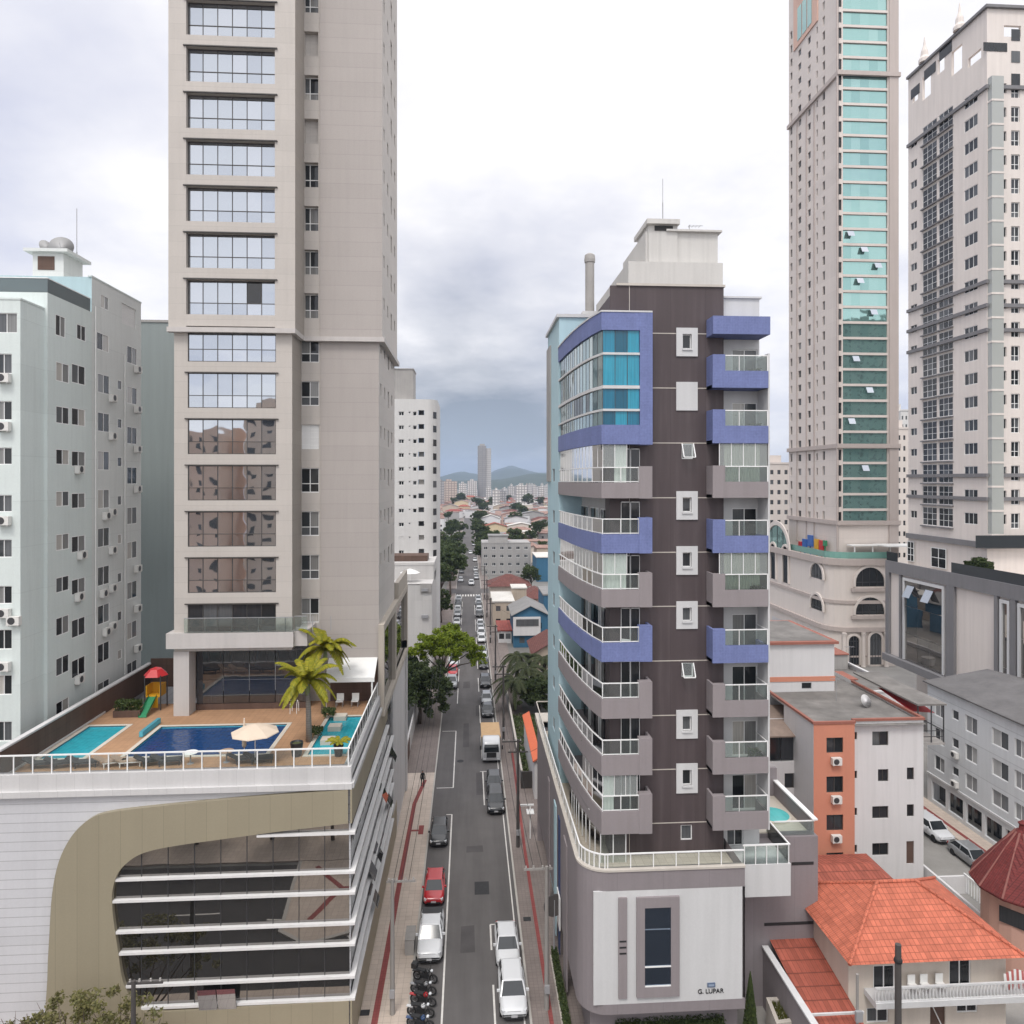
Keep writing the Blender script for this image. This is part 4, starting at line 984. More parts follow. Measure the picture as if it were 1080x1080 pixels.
# its white base and the ledge houses in front
M['basewhite'] = paint('white_base_wall', (.52,.505,.49), .06, .3, .12, lines=(1.6,3.2,.03), linecol=.9)
bb = thing('white_annex', 'plain white annex with a terrace parasol at the foot of the white tower', 'building', (-12, 130, 0))
z616, z596, z585 = onY(440,616,130).z, onY(440,596,136).z, onY(440,585,140).z
xr = -6.7
b = MB().box(-22, xr-.0, 130, 136, 0, z616).box(-22, xr, 136, 164, 0, z596).box(-22.1, xr+.15, 135.9, 164, z596, z596+.5).box(-22, xr-1.6, 129.9, 130.1, z616, z616+.0)
b.build('wall', M['basewhite'], bb)
MB().box(-21, -8, 138, 143, z596+.5, z596+1.6).build('roof_deck', M['brownwall'], bb)
for v in (622, 650): 
    q = onY(448, v, 129.8); MB().box(q.x-.6, q.x+.6, 129.5, 130, q.z-.25, q.z+.25).build('wall_unit', M['grey_metal'], bb)
MB().box(-8.8, xr-.1, 129.7, 129.95, z616-1.5, z616+.1).build('wall_box', M['concrete'], bb)
for k in range(5): MB().box(xr, xr+.05, 140+k*4.5, 142.5+k*4.5, z596-3.4, z596-1.8).build('window', M['pane_dark'], bb)
q = onY(432, 614, 132)
t = thing('terrace_parasol', 'cream square parasol on the annex terrace below the white tower', 'parasol', (q.x, 133, z616))
local('pole', MB().tube([(0,0,0),(0,0,2.3)], .04).mesh('pole', M['white_metal']), t); local('canopy', MB().lathe([(1.9,1.7),(1.2,2.1),(0,2.5)], n=8).mesh('canopy', M['white']), t)

# ================================================================== PURPLE-GREY CORNER BUILDING WITH BLUE BALCONIES
M['mauve'] = paint('mauve_render', (.265,.235,.24), .07, .3, .13, dirt=.25)
M['mauve_base'] = paint('mauve_base_render', (.245,.218,.225), .08, .3, .14, dirt=.22, lines=(2.8,99,.012), linecol=.8)
M['aub'] = paint('dark_aubergine_cladding', (.078,.060,.062), .10, .4, .16, dirt=.25, dirtcol=(.14,.12,.12), rough=.6, lines=(2.3,99,.012), linecol=.7)
M['violet'] = paint('blue_violet_mosaic', (.15,.18,.355), .18, .9, .14, lines=(.18,.18,.012), linecol=1.06, fine=.2)
M['cwhite'] = paint('bright_white_render', (.56,.56,.56), .05, .3, .10)
M['sky_wall'] = paint('light_blue_render', (.41,.565,.615), .07, .3, .08)
M['cstone'] = paint('cream_coping', (.50,.46,.41), .1, .8, .1)
cb = thing('corner_apartment_building', 'aubergine apartment building with blue and mauve wraparound balconies on a mauve base', 'building', (13, 41.5, 0))
CY = 44.5; FZ = [onY(700, v, CY).z for v in (351.6,409.2,467.2,525,582.5,639.5,697,754.5,811.5,868)]
CT = onY(700, 302, CY).z; DECK = 10.9
D0, D1 = 9.55, 16.5
rc0, rc1 = onY(713, 500, CY).x, onY(735.5, 500, CY).x
wi = [(346,376),(403,433),(468,484),(518,548),(576,606),(634,663),(699,714),(748.5,778.5),(805,836),(870,886)]
holes = []
for i, (v0, v1) in enumerate(wi):
    if i == 1: continue
    if i in (2,6): holes.append((onY(719,500,CY).x, onY(731,500,CY).x, onY(725,v1,CY).z, onY(725,v0,CY).z))
    elif i == 9: holes.append((onY(718,500,CY).x, onY(730,500,CY).x, onY(725,v1,CY).z, onY(725,v0,CY).z))
    else: holes.append((onY(719.5,500,CY).x, onY(729,500,CY).x, onY(725,v1-8,CY).z, onY(725,v0+6.5,CY).z))
b = MB(); b.facade((0,CY), (1,0), D0-.5, D1, DECK-.4, CT, holes, .18)
b.face([(D1,CY,DECK),(D1,62,DECK),(D1,62,CT),(D1,CY,CT)]); b.face([(D0,CY,CT-6),(D0,62,CT-6),(D0,62,CT),(D0,CY,CT)]); b.face([(D0-.5,CY,DECK),(D0-.5,46,DECK),(D0-.5,46,CT-2.8),(D0-.5,CY,CT-2.8)])
b.face([(D0,CY,CT),(D1,CY,CT),(D1,62,CT),(D0,62,CT)])
b.build('dark_wall', M['aub'], cb)
b = MB()
for z in FZ: b.box(D0-.3, D1, CY-.012, CY+.0, z-.03, z+.03)
b.box(10.3, 10.34, CY-.01, CY, DECK, CT); b.box(D0-.08, D1+.08, CY-.1, CY+.3, CT, CT+.15)
b.build('expansion_joint', M['cstone'], cb)
for h, i in zip(holes, [0,2,3,4,5,6,7,8,9]):
    v0, v1 = wi[i]
    if i not in (2,6,9):
        a0, a1 = rc0, rc1; z0, z1 = onY(725,v1,CY).z, onY(725,v0,CY).z
        f = MB(); y0, y1 = CY-.09, CY-.0
        f.box(a0,h[0],y0,y1,z0,z1).box(h[1],a1,y0,y1,z0,z1).box(h[0],h[1],y0,y1,z0,h[2]).box(h[0],h[1],y0,y1,h[3],z1).box(h[0]-.03,h[1]+.05,y0-.08,y0,h[2]-.1,h[2])
        f.build('window_surround', M['cwhite'], cb)
    w = window(cb, (0,CY), (1,0), h, .14, 1, 1, .06, 'white_metal', 'pane_dark')
    if i in (2,6):
        g = MB(); g.bar((h[0],CY-.05,h[3]),(h[0],CY-.5,h[2]+.1),.06).bar((h[1],CY-.05,h[3]),(h[1],CY-.5,h[2]+.1),.06).bar((h[0],CY-.5,h[2]+.1),(h[1],CY-.5,h[2]+.1),.06)
        sa = g.build('open_sash', M['white_metal'], cb); g = MB(); g.face([(h[0],CY-.05,h[3]),(h[1],CY-.05,h[3]),(h[1],CY-.5,h[2]+.1),(h[0],CY-.5,h[2]+.1)]); g.build('sash_glass', M['rail_glass'], sa)
v0, v1 = wi[1]; MB().box(rc0, rc1, CY-.07, CY, onY(725,v1,CY).z, onY(725,v0,CY).z).build('blank_panel', M['cwhite'], cb)
# --- wraparound balconies on the street corner
YF = 43.3
def left_path(off=0.):
    base = [(11.49,YF),(8.28,YF),(7.92,45.0),(7.62,47.2),(7.40,49.6),(7.24,52.4),(7.14,55.6)]
    return base
PTS = left_path()
INN = [(9.9,CY+.35),(9.55,46.5),(9.3,49),(9.1,52),(9.0,56)]
def zz(v): return onY(650, v, YF).z
lower = [(FZ[i], FZ[i]) for i in range(10)]
bz = {3:(525.5,509),4:(583.5,563.5),5:(640.5,622),6:(698,678),7:(758,737),8:(818,797),9:(880,856)}
colr = {3:'mauve',4:'violet',5:'mauve',6:'violet',7:'mauve',8:'mauve',9:'mauve'}
glz = {3:'full',5:'full2',9:'part',4:'rail',6:'rail',7:'rail',8:'rail'}
xB0, xB1 = 10.66, 11.49
for i in range(3, 10):
    vb, vt = bz[i]; z0, z1 = zz(vb), zz(vt); zr = zz(vt-16)
    zc = zz(bz[i-1][0])+.0 if i > 3 else zz(468)
    bal = MB(); bal.path(PTS, .16, z0, z1, side=-1)
    poly = [(11.49,YF+.16),(8.4,YF+.16)]+[(x+.15,y) for x, y in PTS[2:]]+[(9.6,55.6),(9.6,CY),(11.49,CY)]
    bal.prism(poly[::-1], z0, z0+.2)
    bal.box(xB0, xB1, YF-.02, YF+.5, z0-.02, zr+.08).box(xB1-.14, xB1, YF+.5, CY, z0, zr+.08)
    bo = bal.build('balcony', M[colr[i]], cb, label='blue balcony band' if colr[i] == 'violet' else None)
    # rail with glass
    rp = [(xB0,YF+.08)]+[(8.36,YF+.08)]+[(x+.08,y) for x, y in PTS[2:]]
    r_ = MB(); P = [Vector((*p, zr)) for p in rp]
    for a, c in zip(P[:-1], P[1:]): r_.bar(a, c, .07, .06); r_.bar(a-Vector((0,0,zr-z1-.06)), c-Vector((0,0,zr-z1-.06)), .05, .05)
    npost = 0
    for a, c in zip(P[:-1], P[1:]):
        n = max(1, int((c-a).length/.95))
        for k in range(n):
            p = a+(c-a)*k/n; r_.box(p.x-.025,p.x+.025,p.y-.025,p.y+.025,z1,zr)
    rr = r_.build('rail', M['white_metal'], bo)
    g = MB()
    for a, c in zip(rp[:-1], rp[1:]): g.face([(*a,z1+.06),(*c,z1+.06),(*c,zr-.03),(*a,zr-.03)])
    g.build('rail_glass', M['rail_glass'], rr)
    # inner wall with glass doors, floor by floor
    fz0, fz1 = z0+.2, zc
    iw = MB(); ig = MB(); fr = MB()
    for (a, c) in zip(INN[:-1], INN[1:]):
        A_, C_ = Vector(a), Vector(c); L_ = (C_-A_).length; d = (C_-A_)/L_
        n_ = Vector((-d.y, d.x))
        iw.face([(*A_,fz0),(*C_,fz0),(*C_,fz1),(*A_,fz1)])
        p0 = A_+d*.25+n_*.04; p1 = C_-d*.25+n_*.04; zt = fz0+2.35
        m_ = 2 if L_ > 2.4 else 1
        for q in range(m_):
            s_, e_ = p0+(p1-p0)*q/m_, p0+(p1-p0)*(q+1)/m_
            ig.face([(*s_,fz0+.05),(*e_,fz0+.05),(*e_,zt),(*s_,zt)])
            for p in (s_, e_): fr.bar((*(p+n_*.02),fz0),(*(p+n_*.02),zt),.07)
        fr.bar((*(p0+n_*.02),zt),(*(p1+n_*.02),zt),.07)
    iw.build('inner_wall', M['cwhite'], cb); ig.build('balcony_door', M['pane'], cb); fr.build('door_frame', M['white_metal'], cb)
    # front doors beside the dark wall
    for q in range(3):
        x0 = 9.75+q*.62
        if x0+.6 > xB1: break
        d = MB(); d.box(x0, x0+.03, CY-.10, CY-.04, z0+.2, zc-.25).box(x0+.57, x0+.6, CY-.10, CY-.04, z0+.2, zc-.25).box(x0, x0+.6, CY-.10, CY-.04, zc-.3, zc-.25)
        f_ = d.build('sliding_door', M['white_metal'], cb); g = MB(); g.face([(x0+.03,CY-.07,z0+.2),(x0+.57,CY-.07,z0+.2),(x0+.57,CY-.07,zc-.3),(x0+.03,CY-.07,zc-.3)]); g.build('door_glass', M['pane_dark'], f_)
    if glz[i] in ('full','full2','part'):
        gp = [(9.9 if glz[i] != 'part' else 10.55, YF+.1), (8.38,YF+.1)]+[(x+.1,y) for x, y in PTS[2:]]
        if glz[i] == 'part': gp = gp[:4]
        g = MB(); f_ = MB(); cur = MB()
        for a, c in zip(gp[:-1], gp[1:]):
            A_, C_ = Vector(a), Vector(c); n = max(1, round((C_-A_).length/.7))
            for k in range(n):
                s_, e_ = A_+(C_-A_)*k/n, A_+(C_-A_)*(k+1)/n
                g.face([(*s_,zr+.03),(*e_,zr+.03),(*e_,zc-.05),(*s_,zc-.05)])
                f_.bar((*s_,zr),(*s_,zc),.035)
                nn = Vector((-(e_-s_).y, (e_-s_).x)).normalized()*-.18
                if glz[i] == 'full2' or R.random() < .7:
                    # pleated curtain behind the glass
                    m_ = 6
                    for w_ in range(m_):
                        p_ = s_+(e_-s_)*w_/m_+nn*(1+.25*(w_ % 2)); q_ = s_+(e_-s_)*(w_+1)/m_+nn*(1+.25*((w_+1) % 2))
                        cur.face([(*p_,z1-.3),(*q_,z1-.3),(*q_,zc-.1),(*p_,zc-.1)])
        fo = f_.build('folding_frame', M['white_metal'], cb); g.build('folding_glass', M['curtain_glass'], fo); cur.build('curtain', plain('sheer_curtain_%d' % i, (.60,.62,.58), .9), cb)
# the two-storey blue frame with its curtain wall
zt1, zt0, zb1, zb0 = zz(329), zz(348), zz(448), zz(468.5)
b = MB(); b.path(PTS, .35, zt0, zt1+.0, side=-1); b.path(PTS, .35, zb0, zb1, side=-1); b.box(xB0+.05, xB1+.02, YF-.02, CY, zb0-.02, zt1+.02)
poly = [(11.49,YF+.2),(8.45,YF+.2)]+[(x+.2,y) for x, y in PTS[2:]]+[(9.6,55.6),(9.6,CY),(11.49,CY)]
b.prism(poly[::-1], zt1-.4, zt1-.05); b.prism(poly[::-1], zb0+.0, zb0+.25)
b.build('blue_frame', M['violet'], cb, label='violet blue frame round two storeys of teal glass')
cp = MB(); cp.path([(11.5,YF-.04),(8.25,YF-.04)]+[(x-.05,y) for x, y in PTS[2:]], .3, zt1, zt1+.1, side=-1); cp.build('frame_coping', M['cwhite'], cb)
gpth = [(xB0+.05,YF+.12),(8.38,YF+.12)]+[(x+.12,y) for x, y in PTS[2:]]
levels = [zt0, zz(371.5), zz(374), zz(406), zz(410), zz(431), zz(433.5), zb1]
g1 = MB(); g2 = MB(); fr = MB()
for k, (a, c) in enumerate(zip(gpth[:-1], gpth[1:])):
    A_, C_ = Vector(a), Vector(c); n = max(1, round((C_-A_).length/.8))
    for q in range(n):
        s_, e_ = A_+(C_-A_)*q/n, A_+(C_-A_)*(q+1)/n
        for l in (0, 2, 4, 6): (g1 if k == 0 else g2).face([(*s_,levels[l+1]),(*e_,levels[l+1]),(*e_,levels[l]),(*s_,levels[l])])
        fr.bar((*s_,zb1),(*s_,zt0),.035)
g1.build('curtain_wall', M['bluecurtain'], cb, label='teal blue curtained glass of the top corner'); g2.build('side_glazing', pane('side_mirror_glass', [(0,(.30,.42,.45)),(.4,(.24,.34,.38)),(.75,(.40,.48,.48)),(.92,(.03,.05,.06))], rough=.04, metal=.6, wob=.02), cb)
for l in (1, 3, 5):
    zm, hw = (levels[l]+levels[l+1])/2, .10 if l == 3 else .07
    t = MB(); t.path([(p[0], p[1]-.1) if k < 2 else (p[0]-.12, p[1]) for k, p in enumerate(gpth)], .2, zm-hw, zm+hw, side=-1); t.build('white_band', M['cwhite'], cb)
fr.build('mullion', M['dark_metal'], cb)
# --- light blue flank, grey strip, flank windows
b = MB(); yl0, yl1 = 55.4, 63.3; zl = onX(584, 345, 7.2).z
fw_ = [(1.2+.0, 2.2, FZ[k]+1.0, FZ[k]+2.1) for k in range(3, 10)]
b.facade((7.2, yl1), (0,-1), 0, yl1-yl0, 0, zl, [(3.6,5.0,z0,z1) for _,_,z0,z1 in fw_], .15, 0)
b.face([(7.2,yl0,0),(9.6,yl0,0),(9.6,yl0,zl),(7.2,yl0,zl)]); b.face([(7.2,yl0,zl),(9.6,yl0,zl),(9.6,yl1,zl),(7.2,yl1,zl)]); b.face([(7.2,yl1,0),(9.6,yl1,0),(9.6,yl1,zl),(7.2,yl1,zl)])
b.build('flank_wall', M['sky_wall'], cb)
for _,_,z0,z1 in fw_: window(cb, (7.2, yl1), (0,-1), (3.6,5.0,z0,z1), .13, 1, 1, .06, 'grey_metal', 'pane_dark')
MB().box(7.08, 7.2, 60.8, 63.4, FZ[3]+1, zl-1.2).build('grey_strip', M['concrete'], cb)
b = MB().box(7.0, 9.6, yl0-.15, yl1+.2, zl, zl+.25); b.build('flank_coping', M['cwhite'], cb)
b = MB().face([(9.6,55,DECK),(9.6,66,DECK),(9.6,66,CT-3),(9.6,55,CT-3)]) 
# --- white right flank with balconies
R0, R1 = 16.5, 19.08; RY = 45.0; RT = onY(790, 315, RY).z
hs = []
bzr = {1:(409,391),2:(467.5,449),3:(525,508),4:(583,565),5:(640,622),6:(699,680.5),7:(756,738.5),8:(816,799),9:(875,856)}
topz = {}
for i in range(1, 10):
    vb, vt = bzr[i]; z0 = onY(790,vb,YF).z
    topz[i] = z0
for i in range(1, 10):
    hs.append((17.25, 18.95, topz[i]+.45, topz[i]+2.75))
hs.append((16.9,18.0,DECK+.1,DECK+2.3))
b = MB(); b.facade((0,RY), (1,0), R0, R1, DECK-.4, RT, hs, .2); b.face([(R1,RY,DECK-.4),(R1,62,DECK-.4),(R1,62,RT),(R1,RY,RT)]); b.face([(R0,RY,RT),(R1,RY,RT),(R1,62,RT),(R0,62,RT)]); b.box(R0+.02, R1+.12, RY-.12, 62, RT, RT+.12)
b.box(18.97, 19.08, YF+.1, RY, topz[9]-.1, topz[1]+2.2)
b.build('white_wall', M['cwhite'], cb)
for k, h in enumerate(hs): window(cb, (0,RY), (1,0), h, .16, 2, 1, .06, 'white_metal', 'pane', name='sliding_door')
bx = [15.36, 16.16, 18.95]
for i in range(1, 10):
    vb, vt = bzr[i]; z0, z1 = topz[i], onY(790,vt,YF).z; zr = onY(790,vt-16,YF).z
    m_ = 'violet' if i in (1,2,4,6) else 'mauve'
    t = MB().box(bx[0], bx[1], YF, YF+.4, z0, zr+.06).box(bx[1], bx[2], YF, YF+.16, z0, z1).box(bx[0], bx[2], YF+.16, RY, z0, z0+.2).box(bx[0], bx[0]+.14, YF+.4, CY, z0, zr+.06).box(bx[2]-.14, bx[2], YF+.16, RY, z0, z1)
    o = t.build('balcony', M[m_], cb, label='blue balcony band' if m_ == 'violet' else None)
    rl = MB().box(bx[1], bx[2], YF+.05, YF+.11, zr-.02, zr+.04).box(bx[1]+.9, bx[1]+.94, YF+.06, YF+.1, z1, zr).box(bx[2]-.06, bx[2], YF+.05, YF+.11, z1, zr).box(bx[2]-.1, bx[2]-.04, YF+.1, RY, zr-.02, zr+.04)
    ro = rl.build('rail', M['white_metal'], o)
    MB().box(bx[1], bx[2]-.06, YF+.07, YF+.09, z1, zr-.02).build('rail_glass', M['rail_glass'], ro)
    if i in (3, 5):
        zc = topz[i-1]
        g = MB(); f_ = MB()
        for k in range(4):
            x0 = bx[1]-.35+k*(bx[2]-bx[1]+.3)/4; x1 = bx[1]-.35+(k+1)*(bx[2]-bx[1]+.3)/4
            g.face([(x0,YF+.09,zr+.04),(x1,YF+.09,zr+.04),(x1,YF+.09,zc-.02),(x0,YF+.09,zc-.02)]); f_.box(x0-.02,x0+.02,YF+.07,YF+.11,zr+.04,zc)
        fo = f_.build('folding_frame', M['white_metal'], cb); g.build('folding_glass', M['curtain_glass'], fo)
        g = MB()
        for k in range(26):
            x = bx[1]+.1+k*.09; g.face([(x,YF+.5+.04*(k%2),z1-.3),(x+.09,YF+.5+.04*((k+1)%2),z1-.3),(x+.09,YF+.5+.04*((k+1)%2),zc-.05),(x,YF+.5+.04*(k%2),zc-.05)])
        g.build('curtain', plain('pale_curtain_%d' % i, (.58,.60,.48), .9), cb)
za, zb2 = onY(780,352.5,YF).z, onY(780,333.5,YF).z
MB().box(bx[0], bx[2]+.1, YF-.05, RY, za, zb2).build('blue_canopy', M['violet'], cb, label='blue slab over the top right balcony')
# --- roof pieces
zs = onY(700, 280, 47).z
x = lambda u, Y=47: onY(u, 300, Y).x
b = MB().box(x(660), x(758), 46.2, 58, CT+.15, zs).box(x(681), x(757), 47, 54, zs, onY(720,245,47).z).box(x(683.5), x(714), 46.9, 50, zs, onY(700,238,47).z).box(x(681), x(715.5), 46.6, 50.4, onY(700,238,47).z, onY(700,233,47).z).box(x(702), x(760.5), 46.75, 54.2, onY(720,245,47).z, onY(720,243,47).z)
rh = b.build('roof_block', paint('weathered_white', (.55,.535,.51), .1, .3, .2, dirt=.35), cb)
MB().box(x(690), x(709), 46.85, 46.9, onY(700,244,47).z, onY(700,239,47).z).build('vent_opening', M['black'], rh)
q = onY(622, 325, 58)
t = thing('chimney_stack', 'tall grey round chimney pipe on the roof of the aubergine building', 'chimney', (q.x, 58, zl-.2))
ctop = onY(622,270,58).z-zl
local('pipe', MB().lathe([(.38,0),(.38,ctop)], n=20).mesh('pipe', M['concrete'], False), t); local('cap', MB().lathe([(.44,ctop-.35),(.46,ctop-.1),(.42,ctop+.25),(.2,ctop+.4),(0,ctop+.42)], n=20).mesh('cap', M['concrete'], False), t); local('base', MB().box(-.7,.7,-.7,.7,0,1.2).mesh('base', M['cwhite']), t)
b = MB().box(7.25, 9.5, 56, 63, zl-.1, zl+.0)
q = onY(699, 243, 48); mt = mast(q.x, 48, onY(700,233,47).z, 3.3, 'thin aerial mast on the white roof block of the aubergine building', .035)
q = onY(727, 243, 50); an = thing('television_aerial', 'spiky television aerial on the white roof block', 'antenna', (q.x, 50, onY(720,243,47).z))
local('mast', MB().tube([(0,0,0),(0,0,1.5)], .03).mesh('mast', M['grey_metal']), an)
e = MB()
for z_, l in ((1.4,1.0),(1.0,.8)):
    e.bar((-.1,0,z_),(l,0,z_+.05),.03)
    for k in range(4): e.bar((k*l/4,-.25,z_),(k*l/4,.25,z_),.02)
local('elements', e.mesh('elements', M['grey_metal']), an)
# --- mauve base, rounded corner, white panel, terrace
BX0, BX1, BY = 6.65, 16.7, 41.5; BZ0, BZ1 = 3.0, 11.55; r = 1.7
cor = [(BX0, 67.5), (BX0, BY+r)]+[(BX0+r-r*math.cos(t*math.pi/16), BY+r-r*math.sin(t*math.pi/16)) for t in range(1, 8)]+[(BX0+r, BY), (BX1, BY)]
b = MB()
pz = (onY(700,938,BY).z, onY(700,1057,BY).z); px = (onY(626,1000,BY).x, onY(783,1000,BY).x)
for (p, n_) in zip(cor[:-2], cor[1:-1]): b.face([(*p,BZ0),(*n_,BZ0),(*n_,BZ1),(*p,BZ1)])
b.facade((0,BY), (1,0), BX0+r, BX1, BZ0, BZ1, [(px[0],px[1]+.3,pz[1],pz[0])], .12)
b.face([(BX0+.3,BY+.8,BZ0),(BX1,BY+.8,BZ0),(BX1,67,BZ0),(BX0+.3,67,BZ0)]); b.prism([(BX0+.8,BY+1.2),(BX1,BY+1.2),(BX1,67),(BX0+.8,67)], 0, BZ0+.1, 0)
b.face([(BX0,67.5,0),(24,67.5,0),(24,67.5,BZ1),(BX0,67.5,BZ1)]); b.face([(BX1,BY,BZ0),(BX1,45.5,BZ0),(BX1,45.5,BZ1),(BX1,BY,BZ1)])
b.build('base_wall', M['mauve_base'], cb)
bot = MB(); bot.prism([(p[0]+.02, p[1]+.02) for p in cor[1:]]+[(BX1,60),(BX0+.02,60)], BZ0-.02, BZ0+.06); bot.build('base_soffit', M['mauve_base'], cb)
b = MB(); cap = [(p[0]-.05, p[1]) for p in cor[:2]]+[(p[0]-.04,p[1]-.04) for p in cor[2:-2]]+[(cor[-2][0],BY-.06),(BX1+.02,BY-.06)]
b.path(cap, .4, BZ1, BZ1+.12, side=1); b.build('base_coping', M['cstone'], cb)
MB().box(px[0], px[1], BY+.0, BY+.11, pz[1], pz[0]).build('white_panel', M['cwhite'], cb)
b = MB(); f0, f1, g0, g1_ = onY(671,1000,BY).x, onY(716,1000,BY).x, onY(679.5,1000,BY).x, onY(707,1000,BY).x
fz1, fz0, gz1, gz0 = onY(690,945,BY).z, onY(690,1050,BY).z, onY(690,956,BY).z, onY(690,1039,BY).z
y0, y1 = BY-.16, BY-.002
b.box(f0,g0,y0,y1,fz0,fz1).box(g1_,f1,y0,y1,fz0,fz1).box(g0,g1_,y0,y1,gz1,fz1).box(g0,g1_,y0,y1,fz0,gz0); b.build('display_frame', M['mauve'], cb)
MB().box(g0, g1_, BY-.10, BY-.003, gz0, gz1).build('display_glass', pane('blue_display_glass', [(0,(.20,.25,.33)),(.5,(.20,.25,.33))], rough=.015, metal=.95, wob=.003, wscale=.3), cb)
MB().box(g0, g1_, BY-.15, BY-.10, gz0+1.15, gz0+1.22).box(g0, g1_, BY-.16, BY-.10, gz0, gz0+.06).build('display_bar', M['white_metal'], cb)
s0, s1 = onY(652,1000,BY).x, onY(661,1000,BY).x
b = MB().box(s0, s1, BY-.12, BY-.002, onY(656,1052,BY).z, onY(656,946,BY).z); sp_ = b.build('slim_pilaster', M['mauve'], cb)
zc = onY(656, 998, BY).z; b = MB()
for k in (-1,0,1): b.box(s0+.05, s1-.05, BY-.135, BY-.115, zc+k*.36-.05, zc+k*.36+.05)
b.build('slots', M['black'], sp_)
# sign: small blue-grey emblem over dark letters, blurred in the photograph to about these marks
def text(s_, size, loc, rot, mat, name, parent, ext=.02):
    c = bpy.data.curves.new(name, 'FONT'); c.body = s_; c.size = size; c.extrude = ext; c.align_x = 'CENTER'
    o = bpy.data.objects.new(name, c); COL.objects.link(o); dg = bpy.context.evaluated_depsgraph_get(); dg.update()
    me = bpy.data.meshes.new_from_object(o.evaluated_get(dg)); me.name = name; bpy.data.objects.remove(o); me.materials.clear(); me.materials.append(mat)
    n = bpy.data.objects.new(name, me); COL.objects.link(n); n.location = loc; n.rotation_euler = rot
    if parent: adopt(n, parent)
    return n
q = onY(749.5, 1045.2, BY); text('G. LUPAR', .38, (q.x, BY-.02, q.z-.12), (math.pi/2,0,0), M['black'], 'sign_lettering', cb)
q = onY(750, 1038.5, BY); em = MB().box(q.x-.24, q.x+.24, BY-.05, BY-.003, q.z-.13, q.z+.13).build('sign_emblem', plain('slate_blue', (.12,.16,.24), .4), cb)
MB().box(q.x-.17,q.x+.17,BY-.065,BY-.052,q.z-.06,q.z+.05).build('emblem_inset', plain('pale_slate', (.28,.34,.44), .4), em)
# stripes on the street side
for y, w, m_ in ((46.8,1.6,'mauve'),(50.5,.8,'violet_dark'),(52.6,1.2,'sky_wall'),(57,1.0,'mauve')):
    if m_ == 'violet_dark' and 'violet_dark' not in M: M['violet_dark'] = paint('navy_stripe_paint', (.04,.055,.13), .1, .5, .1)
    MB().box(BX0-.08, BX0-.002, y, y+w, .6, BZ1-1.2).build('wall_stripe', M[m_], cb)
# terrace deck and railing
b = MB(); b.face([(BX0+.2,67,DECK)]+[(p[0]+.1,p[1]+.1,DECK) for p in cor[1:-1]]+[(BX1-.05,BY+.1,DECK),(BX1-.05,45.6,DECK),(19.3,45.6,DECK),(19.3,67,DECK)]); b.build('terrace_floor', ground_mat('pale_terrace_tile', (.45,.40,.33), .15, .5, 10, tilesz=.5), cb)
rp = [(p[0]+.2, p[1]) for p in cor[:2]]+[(p[0]+.16,p[1]+.16) for p in cor[2:-2]]+[(cor[-2][0],BY+.2),(BX1,BY+.2)]
zr = BZ1+.95; t = MB(); g = MB()
P = [Vector((*p, zr)) for p in rp]
for a, c in zip(P[:-1], P[1:]):
    t.bar(a, c, .08, .07); g.face([(a.x,a.y,BZ1+.14),(c.x,c.y,BZ1+.14),(c.x,c.y,zr-.04),(a.x,a.y,zr-.04)])
    n = max(1, int((c-a).length/1.35))
    for k in range(n):
        p = a+(c-a)*k/n; t.box(p.x-.03,p.x+.03,p.y-.03,p.y+.03,BZ1+.12,zr)
ro = t.build('terrace_rail', M['white_metal'], cb); g.build('terrace_rail_glass', M['rail_glass'], ro)
# winter garden under the lowest balcony, with sloping glass roof
g = MB(); f_ = MB(); pth = [(9.9,43.7),(8.3,43.7),(7.9,45.4),(7.6,48),(7.4,51)]
for a, c in zip(pth[:-1], pth[1:]):
    A_, C_ = Vector(a), Vector(c); n = max(1, round((C_-A_).length/.75))
    for k in range(n):
        s_, e_ = A_+(C_-A_)*k/n, A_+(C_-A_)*(k+1)/n
        g.face([(*s_,DECK),(*e_,DECK),(*e_,DECK+2.6),(*s_,DECK+2.6)]); f_.bar((*s_,DECK),(*s_,DECK+2.6),.06)
    f_.bar((*A_,DECK+2.6),(*C_,DECK+2.6),.08)
g.face([(7.7,45.4,DECK+2.64),(7.3,51,DECK+2.64),(8.9,51,DECK+2.9),(8.9,45.4,DECK+2.9)])
fo = f_.build('winter_garden_frame', M['white_metal'], cb); g.build('winter_garden_glass', M['rail_glass'], fo)
b = MB().face([(9.3,45,DECK),(9.3,55.4,DECK),(9.3,55.4,topz[9]),(9.3,45,topz[9])]) or None
iw = MB(); iw.box(9.4, 9.6, 45, 55.4, DECK, topz[9]+.2); iw.build('inner_wall', M['cwhite'], cb)
for k in range(3): MB().box(9.34, 9.39, 46+k*3, 48.2+k*3, DECK+.1, DECK+2.4).build('balcony_door', M['pane'], cb)
MB().face
